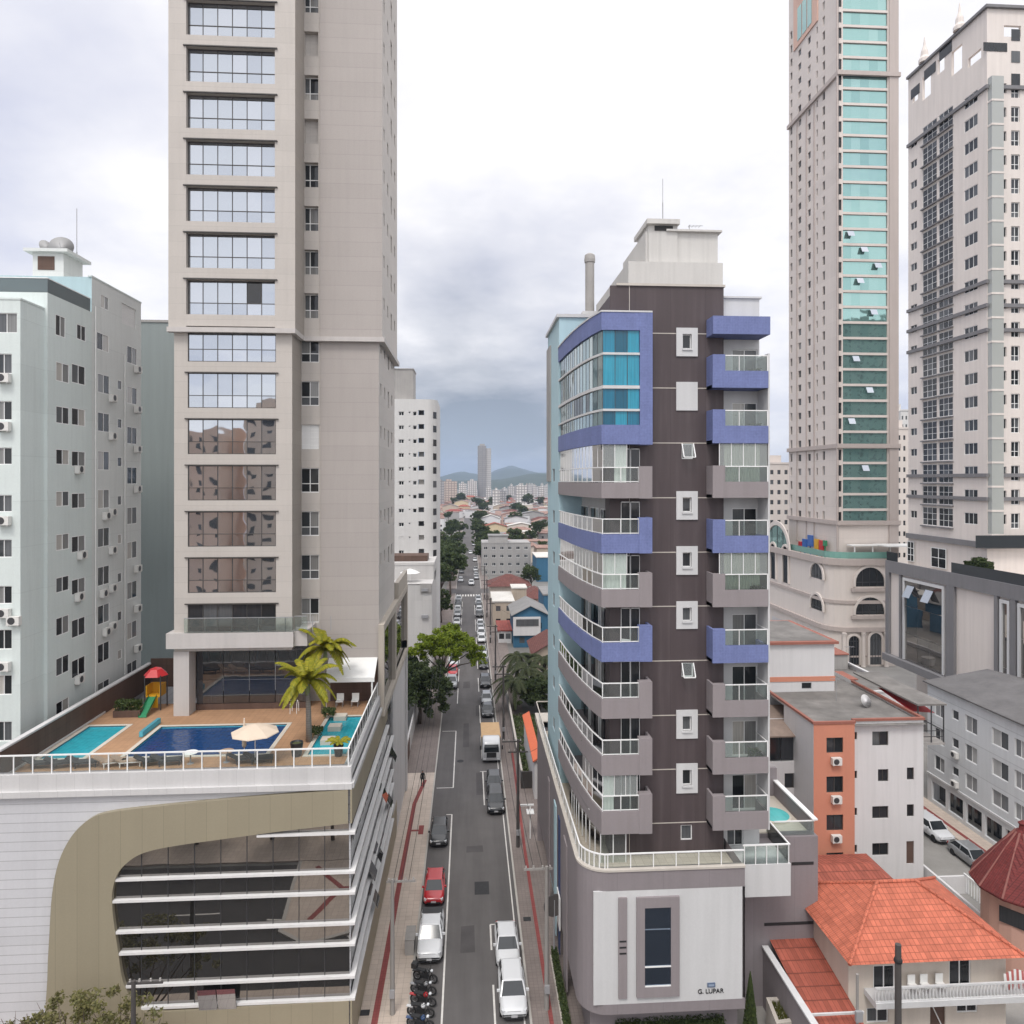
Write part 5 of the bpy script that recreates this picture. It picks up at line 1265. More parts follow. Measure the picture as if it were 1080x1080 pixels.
# recessed grey wing at the right with the plunge pool terrace, and the white overhanging balcony
GX1 = 23.3; GY = 45.5; GZ = 11.1
b = MB().box(BX1, GX1, GY, 46.3, 0, DECK-.1).box(BX1+2.6, GX1, 46.3, 52, 0, DECK+.15).box(20.3, GX1, GY, 46.3, DECK-.1, DECK+.3).box(GX1-.25, GX1, 46.3, 52, DECK+.15, 12.2)
b.box(19.3, GX1, 51.75, 52, DECK+.15, 13.2)
wg = b.build('side_wing', M['mauve_base'], cb)
q0 = onY(806,975,GY); q1 = onY(858,979,GY)
MB().box(q0.x, q1.x, GY-.02, GY-.001, q0.z-.1, q0.z+.1).build('wall_slot', M['black'], wg)
q0 = onY(835,911,GY); q1 = onY(858,913,GY); MB().box(q0.x, q1.x, GY-.02, GY-.001, q0.z-.1, q0.z+.1).build('wall_slot', M['black'], wg)
w0, w1 = onY(784,930,43).x, onY(834,930,43).x; zw1, zw0 = onY(800,912,43).z, onY(800,946,43).z
MB().box(w0, w1, 43, GY, zw0, zw1).build('white_overhang', M['cwhite'], cb)
zr = zw1+1.2
t = MB().box(w0, w1, 43.05, 43.13, zr-.05, zr+.03).box(w1-.1, w1-.02, 43.13, 46.5, zr-.05, zr+.03)
for k in range(5): t.box(w0+.1+k*(w1-w0-.2)/4-.03, w0+.1+k*(w1-w0-.2)/4+.03, 43.06, 43.12, zw1, zr)
ro = t.build('overhang_rail', M['white_metal'], cb)
g = MB().box(w0, w1-.1, 43.08, 43.1, zw1, zr-.05).box(w1-.07, w1-.05, 43.2, 46.5, zw1, zr-.05); g.build('overhang_rail_glass', M['rail_glass'], ro)
pq = onZ(822, 863, DECK+.35)
M['turq'] = watermat('turquoise_water', (.10,.46,.46))
ptf = MB().box(19.2, GX1-.26, 46.35, 51.7, DECK+.15, DECK+.22); ptf.build('pool_terrace_floor', M['coping'], cb)
pl = MB().lathe([(1.25,0),(1.25,.1),(1.08,.12)], n=28); pl2 = MB().lathe([(1.1,.125),(0,.13)], n=28)
po = bpy.data.objects.new('plunge_pool', pl.mesh('plunge_pool', M['coping'])); COL.objects.link(po); po.location = (21.6, 48.6, DECK+.22); adopt(po, cb)
local('pool_water', pl2.mesh('pool_water', M['turq']), po)
t = MB().box(20.4, GX1-.1, 45.7, 45.76, GZ+1.0, GZ+1.07).box(GX1-.3, GX1+.04, 45.6, 52, 12.2, 12.3); t.build('pool_rail', M['white_metal'], cb)
MB().box(20.4, GX1-.15, 45.72, 45.74, GZ+.1, GZ+1.0).build('pool_rail_glass', M['rail_glass'], cb)
# rear terrace at the far street end
b = MB().box(BX0+.1, 9, 60.5, 67.4, BZ1, BZ1+.02)
t = MB().box(BX0+.1, BX0+.18, 63, 70, BZ1+1.2, BZ1+1.28).box(BX0+.1, 9, 69.9, 70, BZ1+1.2, BZ1+1.28).box(BX0-.0, 9, 67.5, 70.0, BZ1-.5, BZ1+.1); t.build('rear_terrace', M['cstone'], cb)
# garage door, blue sign, planters at street level right
q0, q1 = onY(815,1076,44.9), onY(858,1042,44.9)
gdoor = MB().box(q0.x, q1.x, GY-.12, GY-.02, 0.1, onY(836,1042,44.9).z).build('garage_door', paint('white_garage_door', (.62,.64,.66), .04, .4, .05, lines=(1.1,99,.02), linecol=.85), cb)
q = onY(836, 1059, 44.8); MB().box(q.x-.2, q.x+.2, GY-.14, GY-.122, q.z-.17, q.z+.17).build('door_sign', plain('sign_blue', (.02,.12,.36), .4), gdoor)
# ================================================================== TEAL-GLASS TOWER AND ARCADE
M['blush'] = paint('blush_beige_render', (.64,.575,.53), .05, .15, .07, lines=(99,2.98,.05), linecol=.9)
M['blush2'] = paint('warm_beige_render', (.64,.58,.535), .05, .2, .08)
M['blushd'] = paint('dusky_beige_trim', (.44,.38,.35), .06, .3, .1)
M['greytrim'] = paint('grey_moulding', (.19,.185,.19), .08, .4, .12)
TYF, TXL = 130.0, 70.7
tt = thing('glass_band_tower', 'very tall slim beige tower with stacked bands of teal mirror glass', 'tower', (TXL+8, TYF, 0))
TH = 146.0
tz = lambda v: onY(910, v, TYF).z
g0, g1, e1 = onY(889, 300, TYF).x, onY(936, 300, TYF).x, onY(946, 300, TYF).x
sp = (tz(12.5)-tz(12.5+16.45)); z0 = tz(26.4); gh = tz(12.5)-tz(26.4)
bands = []
for k in range(-3, 33):
    zb = z0-k*sp; bands.append((g0, g1, zb, zb+gh))
bands = [h for h in bands if h[3] < TH-1.5 and h[2] > 22]
dw0, dw1 = onY(884, 300, TYF).x, onY(887.6, 300, TYF).x
side_small = [(dw0, dw1, h[2]+.3, h[3]-.2) for h in bands]
rw0, rw1 = onY(936.6,300,TYF).x, onY(938,300,TYF).x
b = MB(); b.facade((0,TYF), (1,0), TXL, e1, 18, TH, bands+side_small, .35, 0)
lw = []
Ys = [(onX(u0,300,TXL).y, onX(u1,300,TXL).y) for u0, u1 in ((835.6,833.6),(845,841.8),(855,852),(862.5,861),(870,867.5))]
YE = onX(832, 300, TXL).y
for k, h in enumerate(bands):
    for j, (ya, yb) in enumerate(Ys):
        lw.append((YE-yb if yb > ya else YE-ya, YE-ya if yb > ya else YE-yb, h[2]+.5, h[3]-(.3 if j in (0,4) else .6)))
b.facade((TXL, YE), (0,-1), 0, YE-TYF, 18, TH-3, lw, .3, 0)
b.face([(e1,TYF,0),(e1,YE,0),(e1,YE,TH),(e1,TYF,TH)]); b.face([(TXL,YE,0),(e1,YE,0),(e1,YE,TH),(TXL,YE,TH)]); b.face([(TXL,TYF,TH),(e1,TYF,TH),(e1,YE,TH),(TXL,YE,TH)]); b.face([(TXL,TYF,TH-3),(TXL,YE,TH-3),(TXL,YE,TH),(TXL,TYF,TH)])
b.build('wall', M['blush'], tt)
for h in bands: window(tt, (0,TYF), (1,0), h, .3, 5, 1, 0, 'white_metal', 'teal', tilt=.006, name='window_band')
for h in side_small: window(tt, (0,TYF), (1,0), h, .3, 1, 1, 0, 'white_metal', 'pane_dark')
mg = Merge()
for h in lw: mg.add((TXL, YE), (0,-1), h, .25, 1, 1, 0)
mg.build(tt, 'pane', 'white_metal')
b = MB()
for v in (78, 470, 551):
    z = tz(v); b.box(TXL-.5, e1+.5, TYF-.5, TYF, z-.45, z+.35).box(TXL-.5, TXL, TYF, YE, z-.45, z+.35)
b.box(g1+.25, e1+.2, TYF-.25, TYF, 20, TH-3).box(TXL-.2, onY(882,300,TYF).x, TYF-.22, TYF, 20, TH-6)
for ya, yb in Ys[1:4]: b.box(TXL-.18, TXL, (ya+yb)/2+1.0, (ya+yb)/2+1.25, 22, 112)
b.build('ledge', M['blushd'], tt)
b = MB(); q0 = onX(863, 30, TXL).y; q1 = onX(838, 30, TXL).y
b.box(TXL-.25, TXL, q0, q1, 128, 141); b.build('crown_panel', paint('peach_render', (.60,.40,.32), .05, .3, .1), tt)
b = MB()
for k in range(3): b.box(TXL-.32, TXL-.26, q0+2.2+k*2.2, q0+4+k*2.2, 129, 136)
b.build('crown_glazing', M['teal'], tt)
MB().box(TXL-.6, TXL-.27, q0+5, q0+8, 138.5, 140.6).build('red_sign', plain('red_sign_paint', (.50,.04,.04), .4), tt)
for i, k in enumerate((14,15,16,17,19,22,24,26,29)):
    h = bands[min(k+3, len(bands)-1)]; x = g0+.8+((i*2.7) % (g1-g0-2.6))
    g = MB(); g.face([(x,TYF-.02,h[3]-.2),(x+1.3,TYF-.02,h[3]-.2),(x+1.3,TYF-.6,h[3]-1.3),(x,TYF-.6,h[3]-1.3)]); g.build('open_pane', M['mirror'], tt)
# arcade with arched windows and rounded corner
mall = thing('arcade_building', 'blush beige arcade building with arched windows and a rounded corner under the teal glass tower', 'building', (73, 127, 0))
MY, MX, MZ, rr = 127.0, 67.6, 20.0, 4.0
b = MB()
cor = [(MX, 160), (MX, MY+rr)]+[(MX+rr-rr*math.cos(t*math.pi/12), MY+rr-rr*math.sin(t*math.pi/12)) for t in range(1, 6)]+[(MX+rr, MY), (80, MY)]
for p, n_ in zip(cor[:-1], cor[1:]): b.face([(*p,0),(*n_,0),(*n_,MZ),(*p,MZ)])
b.face([(*p, MZ-1) for p in cor]+[(80,160,MZ-1)]); b.face([(80,MY,0),(80,160,0),(80,160,MZ),(80,MY,MZ)]); b.face([(MX,160,0),(80,160,0),(80,160,MZ),(MX,160,MZ)])
b.build('wall', M['blush2'], mall)
def ring(bm, z0, z1, out):
    q = [(p[0]-out*(1 if i < 2 else .7 if i < 7 else 0), p[1]-out*(0 if i < 2 else .7 if i < 7 else 1)) for i, p in enumerate(cor)]
    bm.path(q, out+.05, z0, z1, side=1)
b = MB(); ring(b, MZ-1.0, MZ+.2, .55); ring(b, MZ-8.2, MZ-7.6, .25); ring(b, 6.6, 7.4, .45); ring(b, 1.8, 2.1, .1); b.build('cornice', M['blushd'], mall)
def arch(parent, P, w, zb, zs, full=False, pm='pane_dark', trim=.45):
    """P(a, z, d): point on the wall, d out of it; half-round window with springing zs"""
    n = 12; r = w/2
    arc = [(-r*math.cos(k*math.pi/n), zs+r*math.sin(k*math.pi/n)) for k in range(n+1)]
    pts = [(-r, zb)]+arc+[(r, zb)]
    g = MB(); g.face([P(a, z, .03) for a, z in pts]); 
    t = MB(); r2 = r+trim
    arc2 = [(-r2*math.cos(k*math.pi/n), zs+r2*math.sin(k*math.pi/n)) for k in range(n+1)]
    for k in range(n):
        A, B, C, D = arc[k], arc[k+1], arc2[k+1], arc2[k]
        t.face([P(*A,.3),P(*B,.3),P(*C,.3),P(*D,.3)]); t.face([P(*A,.0),P(*B,.0),P(*B,.3),P(*A,.3)]); t.face([P(*D,.3),P(*C,.3),P(*C,0),P(*D,0)])
    for s_ in (-1, 1):
        a0, a1 = s_*r, s_*r2
        for q in ([P(a0,zb,.3),P(a1,zb,.3),P(a1,zs,.3),P(a0,zs,.3)], [P(a0,zb,0),P(a0,zs,0),P(a0,zs,.3),P(a0,zb,.3)], [P(a1,zb,0),P(a1,zb,.3),P(a1,zs,.3),P(a1,zs,0)]): t.face(q)
    f = t.build('arched_window', M['blush2'], parent); g.build('arch_glass', M[pm], f)
    m_ = MB()
    for k in (-1, 0, 1): m_.bar(P(k*r*.5, zb, .06), P(k*r*.5, zs+r*math.sqrt(1-.25*k*k)*.98, .06), .09)
    m_.bar(P(-r, zs, .06), P(r, zs, .06), .09); m_.build('glazing_bar', M['dark_metal'], f)
def onfront(u, Y=MY):
    x = onY(u, 600, Y).x
    return lambda a, z, d: (x+a, Y-d, z)
def onleft(u, X=MX):
    y = onX(u, 600, X).y
    return lambda a, z, d: (X-d, y-a, z)
zf = lambda v: onY(915, v, MY).z
arch(mall, onfront(917), 5.6, zf(618.5), zf(614)); arch(mall, onfront(917), 5.6, zf(648), zf(645.5))
arch(mall, onfront(900), 2.1, .4, zf(676)); arch(mall, onfront(923), 2.3, .4, zf(674))
zl = lambda v: onX(862, v, MX).z
arch(mall, onleft(862), 4.8, zl(610), zl(607)); arch(mall, onleft(862), 4.8, zl(643), zl(640)); arch(mall, onleft(829), 2.6, zl(620)-1, zl(590)); arch(mall, onleft(816), 2.6, zl(620)-1, zl(590))
b = MB()
for u in (889, 909, 933): x = onY(u,600,MY).x; b.lathe([(.42,.1),(.32,.5),(.30,5.6),(.45,6.2)], x, MY-.5, 12)
b.build('columns', M['blush2'], mall) if 0 else None
for u in (889, 909, 933):
    x = onY(u,600,MY).x; MB().lathe([(.42,.1),(.32,.5),(.30,5.8),(.45,6.5)], x, MY-.5, 12).build('column', M['blush2'], mall)
for u, v in ((917,622),(917,651)): x = onY(u,600,MY).x; MB().box(x-3.6, x+3.6, MY-.5, MY, zf(v)-.25, zf(v)+.35).build('balcony_ledge', M['blushd'], mall)
gy = onX(820, 560, MX).y
gp = lambda a, z, d: (MX-d, gy-a, z)
arch(mall, gp, 11, MZ-.5, MZ-.4, pm='teal', trim=.9)
b = MB(); b.path([(MX+.5,148),(MX+.5,MY+rr)]+[(p[0]+.4,p[1]+.4) for p in cor[2:7]]+[(MX+rr,MY+.5),(79.5,MY+.5)], .05, MZ+.2, MZ+1.4, side=1); b.build('deck_glass', clear_glass('teal_rail_glass', (.35,.66,.58), .5), mall)
b = MB().box(77, 86, 124.5, 129.5, MZ+2.6, MZ+2.8)
for x in (72.5, 76, 79.4): b.box(x-.08, x+.08, 127.6, 127.8, MZ-1, MZ+2.6)
b.box(72, 80, 127.5, 129.6, MZ+2.5, MZ+2.7); b.build('pergola', M['white'], mall)
b = thing('playground_sign', 'jumble of bright red, yellow and blue play panels on the arcade roof deck', 'play panels', (MX+2.2, 138, MZ-1))
for k, (c, y, z_, w, h_) in enumerate((('red',134,1.2,1.6,2.2),('yel',136,1.5,1.5,2.0),('grn',133,2.4,1.0,1.1),('blue',138.5,1.8,1.8,2.3),('blue',141,1.2,1.6,1.9),('red',143,.9,1.3,1.5))):
    m_ = {'red':M['red_pl'],'yel':M['yel_pl'],'grn':M['grn_pl'],'blue':plain('blue_plastic_%d' % k,(.04,.12,.38),.4)}[c]
    MB().box(MX+2, MX+2.4, y, y+w, MZ+z_-.4, MZ+z_+h_-.4).box(MX+2.1, MX+2.3, y+w/2-.1, y+w/2+.1, MZ-1, MZ+z_-.4).build('panel', m_, b)

# ================================================================== BEIGE TOWER AT THE RIGHT EDGE AND ITS PODIUM
M['rt_wall'] = paint('pink_beige_render', (.68,.62,.575), .06, .2, .12)
rt = thing('beige_residential_tower', 'beige residential tower with grid window bays and a pierced crown with pinnacles', 'tower', (72, 83.2, 0))
RX, RYF, RYB, RXE = 64.2, 83.2, 98.8, 82.0
rz = lambda v: onY(1045, v, RYF).z
fs = rz(0)-rz(25.3); f0 = rz(125)   # sill of a floor
CR = rz(60)
floors = [f0+fs*k for k in range(-17, 4)]
yl = lambda u: onX(u, 400, RX).y
hl, hf = [], []
for z in floors:
    if z > CR-2.2 or z < 25.5: continue
    hl.append(('s', RYB-yl(960.5), RYB-yl(967), z+.3, z+1.3)); hl.append(('b', RYB-yl(973), RYB-yl(988), z-.55, z+1.95)); hl.append(('b', RYB-yl(990), RYB-yl(1005), z-.55, z+1.95)); hl.append(('t', RYB-yl(1017), RYB-yl(1031), z+.1, z+1.55))
    hf.append(('g', onY(1043,400,RYF).x, onY(1053,400,RYF).x, z-.6, z+1.9)); hf.append(('n', onY(1057,400,RYF).x, onY(1061.5,400,RYF).x, z+.25, z+1.45)); hf.append(('m', onY(1066.5,400,RYF).x, onY(1075.5,400,RYF).x, z-.3, z+1.6))
b = MB()
b.facade((RX,RYB), (0,-1), 0, RYB-RYF, 20, CR, [h[1:] for h in hl], .13); b.facade((0,RYF), (1,0), RX, RXE, 20, CR, [h[1:] for h in hf], .25)
TOPZ = rz(9)
gxa, gxb = onY(1043,400,RYF).x-.25, onY(1053,400,RYF).x+.25
cl = [(1.0,2.2,CR+2.0,CR+3.4),(3.2,5.0,CR+1.2,CR+4.4),(6.4,7.8,CR+3.0,CR+5.0),(9.2,11.2,CR+1.2,CR+4.4),(12.3,14.6,CR+.5,CR+1.7)]
cf = [(RX+2.2,RX+4.4,CR+2.6,CR+4.0),(RX+5.6,RX+6.6,CR+1.2,CR+3.2)]
b.facade((RX,RYB), (0,-1), 0, RYB-RYF, CR, TOPZ, cl, .35); b.facade((0,RYF), (1,0), RX, RXE, CR, TOPZ, cf, .35)
b.face([(RX,RYF,CR),(RXE,RYF,CR),(RXE,RYB,CR),(RX,RYB,CR)]); b.face([(RX,RYB,20),(RXE,RYB,20),(RXE,RYB,CR),(RX,RYB,CR)]); b.face([(RXE,RYF,20),(RXE,RYB,20),(RXE,RYB,CR),(RXE,RYF,CR)])
b.build('wall', M['rt_wall'], rt)
for v in (92, 297, 322, 348, 501, 526): 
    z = rz(v); b = MB().box(RX-.3, gxa, RYF-.3, RYF, z-.25, z+.2).box(gxb, RXE, RYF-.3, RYF, z-.25, z+.2).box(RX-.3, RX, RYF, RYB, z-.25, z+.2); b.build('moulding', M['greytrim'], rt)
b = MB(); b.box(RX-.35, RXE, RYF-.35, RYF, TOPZ, TOPZ+.35).box(RX-.35, RX+.3, RYF, RYB, TOPZ, TOPZ+.35); b.build('crown_moulding', M['greytrim'], rt)
ya, yb = yl(1006), yl(972)
for h in hl:
    if h[0] == 'b': MB().box(RX-.32, RX, RYB-h[2]-.1, RYB-h[1]+.1, h[3]-.24, h[3]-.06).build('bay_ledge', M['greytrim'], rt)
n_ = 0; mg = Merge()
for h in sorted(hl, key=lambda h: -h[3]):
    c, r_ = {'s':(2,1),'b':(3,3),'t':(3,1)}[h[0]]
    if h[0] == 'b' or h[0] == 't': window(rt, (RX,RYB), (0,-1), h[1:], .12, c, r_, .055, 'white_metal', 'pane_dark'); n_ += 1
    else: mg.add((RX,RYB), (0,-1), h[1:], .12, c, r_, .05)
for h in hf:
    if h[0] == 'm': window(rt, (0,RYF), (1,0), h[1:], .22, 2, -2, .08, 'white_metal', 'pane_dark'); n_ += 1
    elif h[0] == 'n': mg.add((0,RYF), (1,0), h[1:], .2, 2, 1, .05)
mg.build(rt, 'pane_dark', 'white_metal')
gx0, gx1 = onY(1043,400,RYF).x-.15, onY(1053,400,RYF).x+.15
b = MB()
for h in hf:
    if h[0] == 'g': b.box(gx0, gx1, RYF-.7, RYF-.66, h[3]-.3, h[4]+.05).box(gx0, gx0+.04, RYF-.66, RYF, h[3]-.3, h[4]+.05)
b.build('glass_bay', clear_glass('frosted_bay_glass', (.62,.64,.61), .6, .2), rt)
b = MB()
for h in hf:
    if h[0] == 'g': b.box(gx0-.05, gx1+.05, RYF-.75, RYF, h[3]-.55, h[3]-.3)
b.build('bay_sill', M['rt_wall'], rt)
for h in hf:
    if h[0] == 'g': MB().box(h[1], h[2], RYF+.15, RYF+.2, h[3], h[4]).build('bay_door', M['pane_curtain'], rt)
for u, Y_ in ((975, None), (1012, None)):
    y = yl(u); MB().lathe([(.75,0),(.75,.5),(.5,.9),(.45,1.6),(.18,2.4),(.05,3.6),(0,3.7)], RX, y, 10, z=TOPZ+.35).build('pinnacle', M['rt_wall'], rt)
for a0, a1, v0_, v1_ in ((1004,991,58,50),(987,975,80,70),(970,961,101,92)):
    zc_ = onX((a0+a1)/2, (v0_+v1_)/2, RX).z; MB().box(RX-.06, RX-.01, yl(a0), yl(a1), zc_-.7, zc_+.7).build('crown_window', M['pane_dark'], rt)
MB().box(onY(1037,50,RYF).x, onY(1062,50,RYF).x, RYF-.06, RYF-.01, rz(54), rz(45)).build('crown_window', M['pane_dark'], rt)
for v_ in (35, 58, 82):
    MB().box(onY(1066.5,50,RYF).x, onY(1075.5,50,RYF).x, RYF-.06, RYF-.01, rz(v_+7), rz(v_-5)).build('crown_window', M['pane_dark'], rt)
MB().box(RX+5.5, RXE, RYF+.15, RYF+.3, CR, CR+1).build('crown_glass', M['pane_dark'], rt)
# podium
rp = thing('grey_framed_podium', 'beige and grey podium with tall dark glass panels below the beige residential tower', 'building', (62, 90, 0))
QX, QY0, QY1, QZ0, QZ1 = 62.0, 72.0, 100.4, 8.9, 23.1
py = lambda u: onX(u, 640, QX).y
b = MB(); b.box(QX+.1, 90, QY0, QY1, QZ0, QZ1-1.2); b.box(QX+4.5, 90, QY0, QY1, 0, QZ0); b.build('wall', M['rt_wall'], rp)
b = MB()
b.box(QX-.3, QX+.1, QY0, QY1, QZ1-1.7, QZ1).box(QX-.8, QX+.3, QY0, QY1, QZ0-.5, QZ0+.5)
for u0, u1 in ((951.5,950),(1008,999.5),(1054,1050.5),(1073,1067.5)): b.box(QX-.28, QX+.1, py(u1) if py(u1) < py(u0) else py(u0), max(py(u0),py(u1)), QZ0+.5, QZ1-1.7)
b.box(QX-.3, QX+.1, QY1-.8, QY1, QZ0, QZ1-1.7)
b.build('grey_frame', M['greytrim'], rp)
for u0, u1 in ((997,953.5),(1066.5,1056),(1086,1075)):
    y0, y1 = py(u0), py(u1)
    f = MB().box(QX-.25, QX+.05, y0, y0+.35, QZ0+.6, QZ1-2).box(QX-.25, QX+.05, y1-.35, y1, QZ0+.6, QZ1-2).box(QX-.25, QX+.05, y0+.35, y1-.35, QZ1-2.4, QZ1-2).build('panel_frame', M['cwhite'], rp)
    g = MB()
    n = max(1, int((y1-y0)/2.2))
    for k in range(n):
        for z0_, z1_ in ((QZ0+.6, QZ0+4.3),(QZ0+4.35,QZ0+8.2),(QZ0+8.25,QZ1-2.4)):
            a_, c_ = y0+.35+(y1-y0-.7)*k/n, y0+.35+(y1-y0-.7)*(k+1)/n; t_ = R.uniform(-.008,.008)
            g.face([(QX-.05-t_,a_,z0_),(QX-.05+t_,c_,z0_),(QX-.05+t_,c_,z1_),(QX-.05-t_,a_,z1_)])
    g.build('panel_glass', M['panelglass'], f)
for y in (py(965), py(985)):
    g = MB(); g.face([(QX-.1,y,QZ1-3),(QX-.1,y+1.6,QZ1-3),(QX-.9,y+1.6,QZ1-4.6),(QX-.9,y,QZ1-4.6)]); g.build('open_pane', M['mirror'], rp)
MB().box(QX-.1, QX+.0, QY0, py(1004), QZ1, QZ1+1.3).build('roof_rail_glass', clear_glass('black_rail_glass', (.05,.055,.06), .85), rp); MB().box(QX-.1, QX+.0, py(947), QY1, QZ1, QZ1+1.3).build('roof_rail_glass', bpy.data.materials['black_rail_glass'], rp)
b = MB().box(QX+4.4, QX+4.45, QY0, QY1-3, .3, 6.5); b.build('garage_front', M['pane_dark'], rp)
MB().box(QX-.6, QX+.3, QY0, QY1, 4.2, 4.5).build('white_canopy', M['cwhite'], rp)
# setback storeys between podium and tower
b = MB(); hs = []
for u0, u1 in ((958,965),(983,998),(1063,1085)): hs.append((RYB-yl(u0) if u0 < 1040 else 0, RYB-yl(u1) if u1 < 1040 else 0, 0, 0))
b.box(RX-.4, RX+.0, RYF-.4, RYB, rz(578), rz(572)).box(RX-.4, RXE, RYF-.8, RYF-.4, rz(578), rz(572)); b.build('setback_ledge', M['greytrim'], rt)
MB().box(onY(1028,570,RYF-.8).x, RXE, RYF-1.0, RYF-.95, rz(577), rz(564)).build('setback_rail_glass', bpy.data.materials['black_rail_glass'], rt)
for u0, u1, v0, v1, c, r_ in ((958,965,571,592,2,3),(983,999,578,599,2,2)):
    h = (RYB-yl(u0), RYB-yl(u1), onX((u0+u1)/2, v1, RX).z, onX((u0+u1)/2, v0, RX).z)
    window(rt, (RX-.1,RYB), (0,-1), h, .0, c, r_, .09, 'white_metal', 'pane_dark')

# ================================================================== BACKGROUND TOWERS SEEN IN THE GAPS
def back_block(name, label, u0, u1, vt, Y, m, depth=18, rows=12, cols=3, v0=None):
    x0, x1 = onY(u0, 500, Y).x, onY(u1, 500, Y).x; zt = onY((u0+u1)/2, vt, Y).z
    t = thing(name, label, 'building', ((x0+x1)/2, Y, 0))
    hs = []; fh = 3.0; w = (x1-x0)/cols
    for k in range(1, rows+1):
        for c in range(cols): hs.append((x0+w*(c+.25), x0+w*(c+.7), zt-k*fh-.2, zt-k*fh+1.1))
    b = MB(); b.facade((0,Y), (1,0), x0, x1, 0, zt, hs, .25); b.face([(x0,Y,0),(x0,Y+depth,0),(x0,Y+depth,zt),(x0,Y,zt)]); b.face([(x1,Y,0),(x1,Y+depth,0),(x1,Y+depth,zt),(x1,Y,zt)]); b.face([(x0,Y,zt),(x1,Y,zt),(x1,Y+depth,zt),(x0,Y+depth,zt)]); b.face([(x0,Y+depth,0),(x1,Y+depth,0),(x1,Y+depth,zt),(x0,Y+depth,zt)])
    b.box(x0+w*.3, x1-w*.6, Y+3, Y+9, zt, zt+2.6); b.box(x0-.2, x1+.2, Y-.2, Y+.0, zt-.1, zt+.4)
    b.build('wall', m, t)
    for h in hs: window(t, (0,Y), (1,0), h, .2, 1, 1, 0, 'white_metal', 'pane_dark')
back_block('background_block', 'beige block with small dark windows in the gap beside the teal glass tower', 803, 833, 489, 205, M['blush2'], rows=10, cols=4)
back_block('background_block', 'pale beige block in the narrow gap between the two tall right towers', 946, 962, 452, 190, M['blush2'], rows=16, cols=3)
back_block('background_block', 'taller thin block far behind the gap between the two right towers', 950, 958, 433, 240, M['whitetower'], rows=6, cols=2)

# ================================================================== SALMON AND WHITE LOW-RISE
M['lowwhite'] = paint('weathered_white_render', (.62,.61,.61), .07, .35, .14, dirt=.25)
M['salmon'] = paint('salmon_render', (.56,.235,.155), .07, .35, .12, dirt=.15)
M['roofslab'] = ground_mat('stained_roof_slab', (.175,.165,.155), .6, .45, 8)
M['salmon_trim'] = paint('faded_red_trim', (.29,.115,.085), .16, .8, .15)
sb = thing('salmon_building', 'white low rise with a salmon strip of windows and air conditioners', 'building', (33, 57, 0))
SY = 57.0; X = lambda u, Y=SY: onY(u, 800, Y).x
Zs = lambda v: onY(905, v, SY).z
sx0, sxm, sx1 = X(855), X(898), X(974); sz = Zs(759)
hs = []; hw = []
for v0, v1 in ((775,791),(815.5,832.5),(855.5,872),(895,911)): hs.append((X(868.5), X(886), Zs(v1), Zs(v0)))
for v0, v1 in ((772,780),(813,821),(852,860),(891,899)): hw.append((X(898.6), X(904), Zs(v1), Zs(v0)))
for u0, u1, v0, v1 in ((920,937,772,787),(926,937,812,825),(920,937,851,864),(920,937,890,903),(956.5,964,811,824),(956.5,964,850,863),(956,964,889,913)): hw.append((X(u0), X(u1), Zs(v1), Zs(v0)))
b = MB(); b.facade((0,SY-.5), (1,0), sx0, sxm, 0, sz, hs, .2, 1); b.face([(sxm,SY-.5,0),(sxm,SY,0),(sxm,SY,sz),(sxm,SY-.5,sz)], 1); b.face([(sx0,SY-.5,0),(sx0,62,0),(sx0,62,sz),(sx0,SY-.5,sz)], 0)
b.facade((0,SY), (1,0), sxm, sx1, 0, sz, hw, .2, 0); b.face([(sx1,SY,0),(sx1,74,0),(sx1,74,sz),(sx1,SY,sz)], 0)
b.face([(sx0,SY-.5,sz-.35),(sx1,SY-.5,sz-.35),(sx1,74,sz-.35),(sx0,74,sz-.35)], 2)
b.build('wall', [M['lowwhite'], M['salmon'], M['roofslab']], sb)
b = MB().box(sx0-.08, sxm+.05, SY-.58, SY-.35, sz-.12, sz+.08).box(sxm+.05, sx1+.08, SY-.10, SY+.15, sz-.12, sz+.08).box(sx1-.15, sx1+.1, SY+.15, 68, sz-.12, sz+.08).box(sx0-.08, sx0+.15, SY-.35, 66, sz-.12, sz+.08); b.build('parapet', M['salmon_trim'], sb)
for h in hs: window(sb, (0,SY-.5), (1,0), h, .18, 2, 1, .06, 'dark_alu', 'pane_dark')
for h in hw[:-1]: window(sb, (0,SY), (1,0), h, .18, 1 if h[1]-h[0] < .7 else 2, 1, .05, 'dark_alu', 'pane_dark')
h = hw[-1]; MB().box(h[0], h[1], SY+.1, SY+.16, h[2], h[3]).build('door', M['brownwall'], sb)
for v in (798.5, 838.5, 879): ac_unit(sb, (0,SY-.5), (1,0), X(877.5), Zs(v))
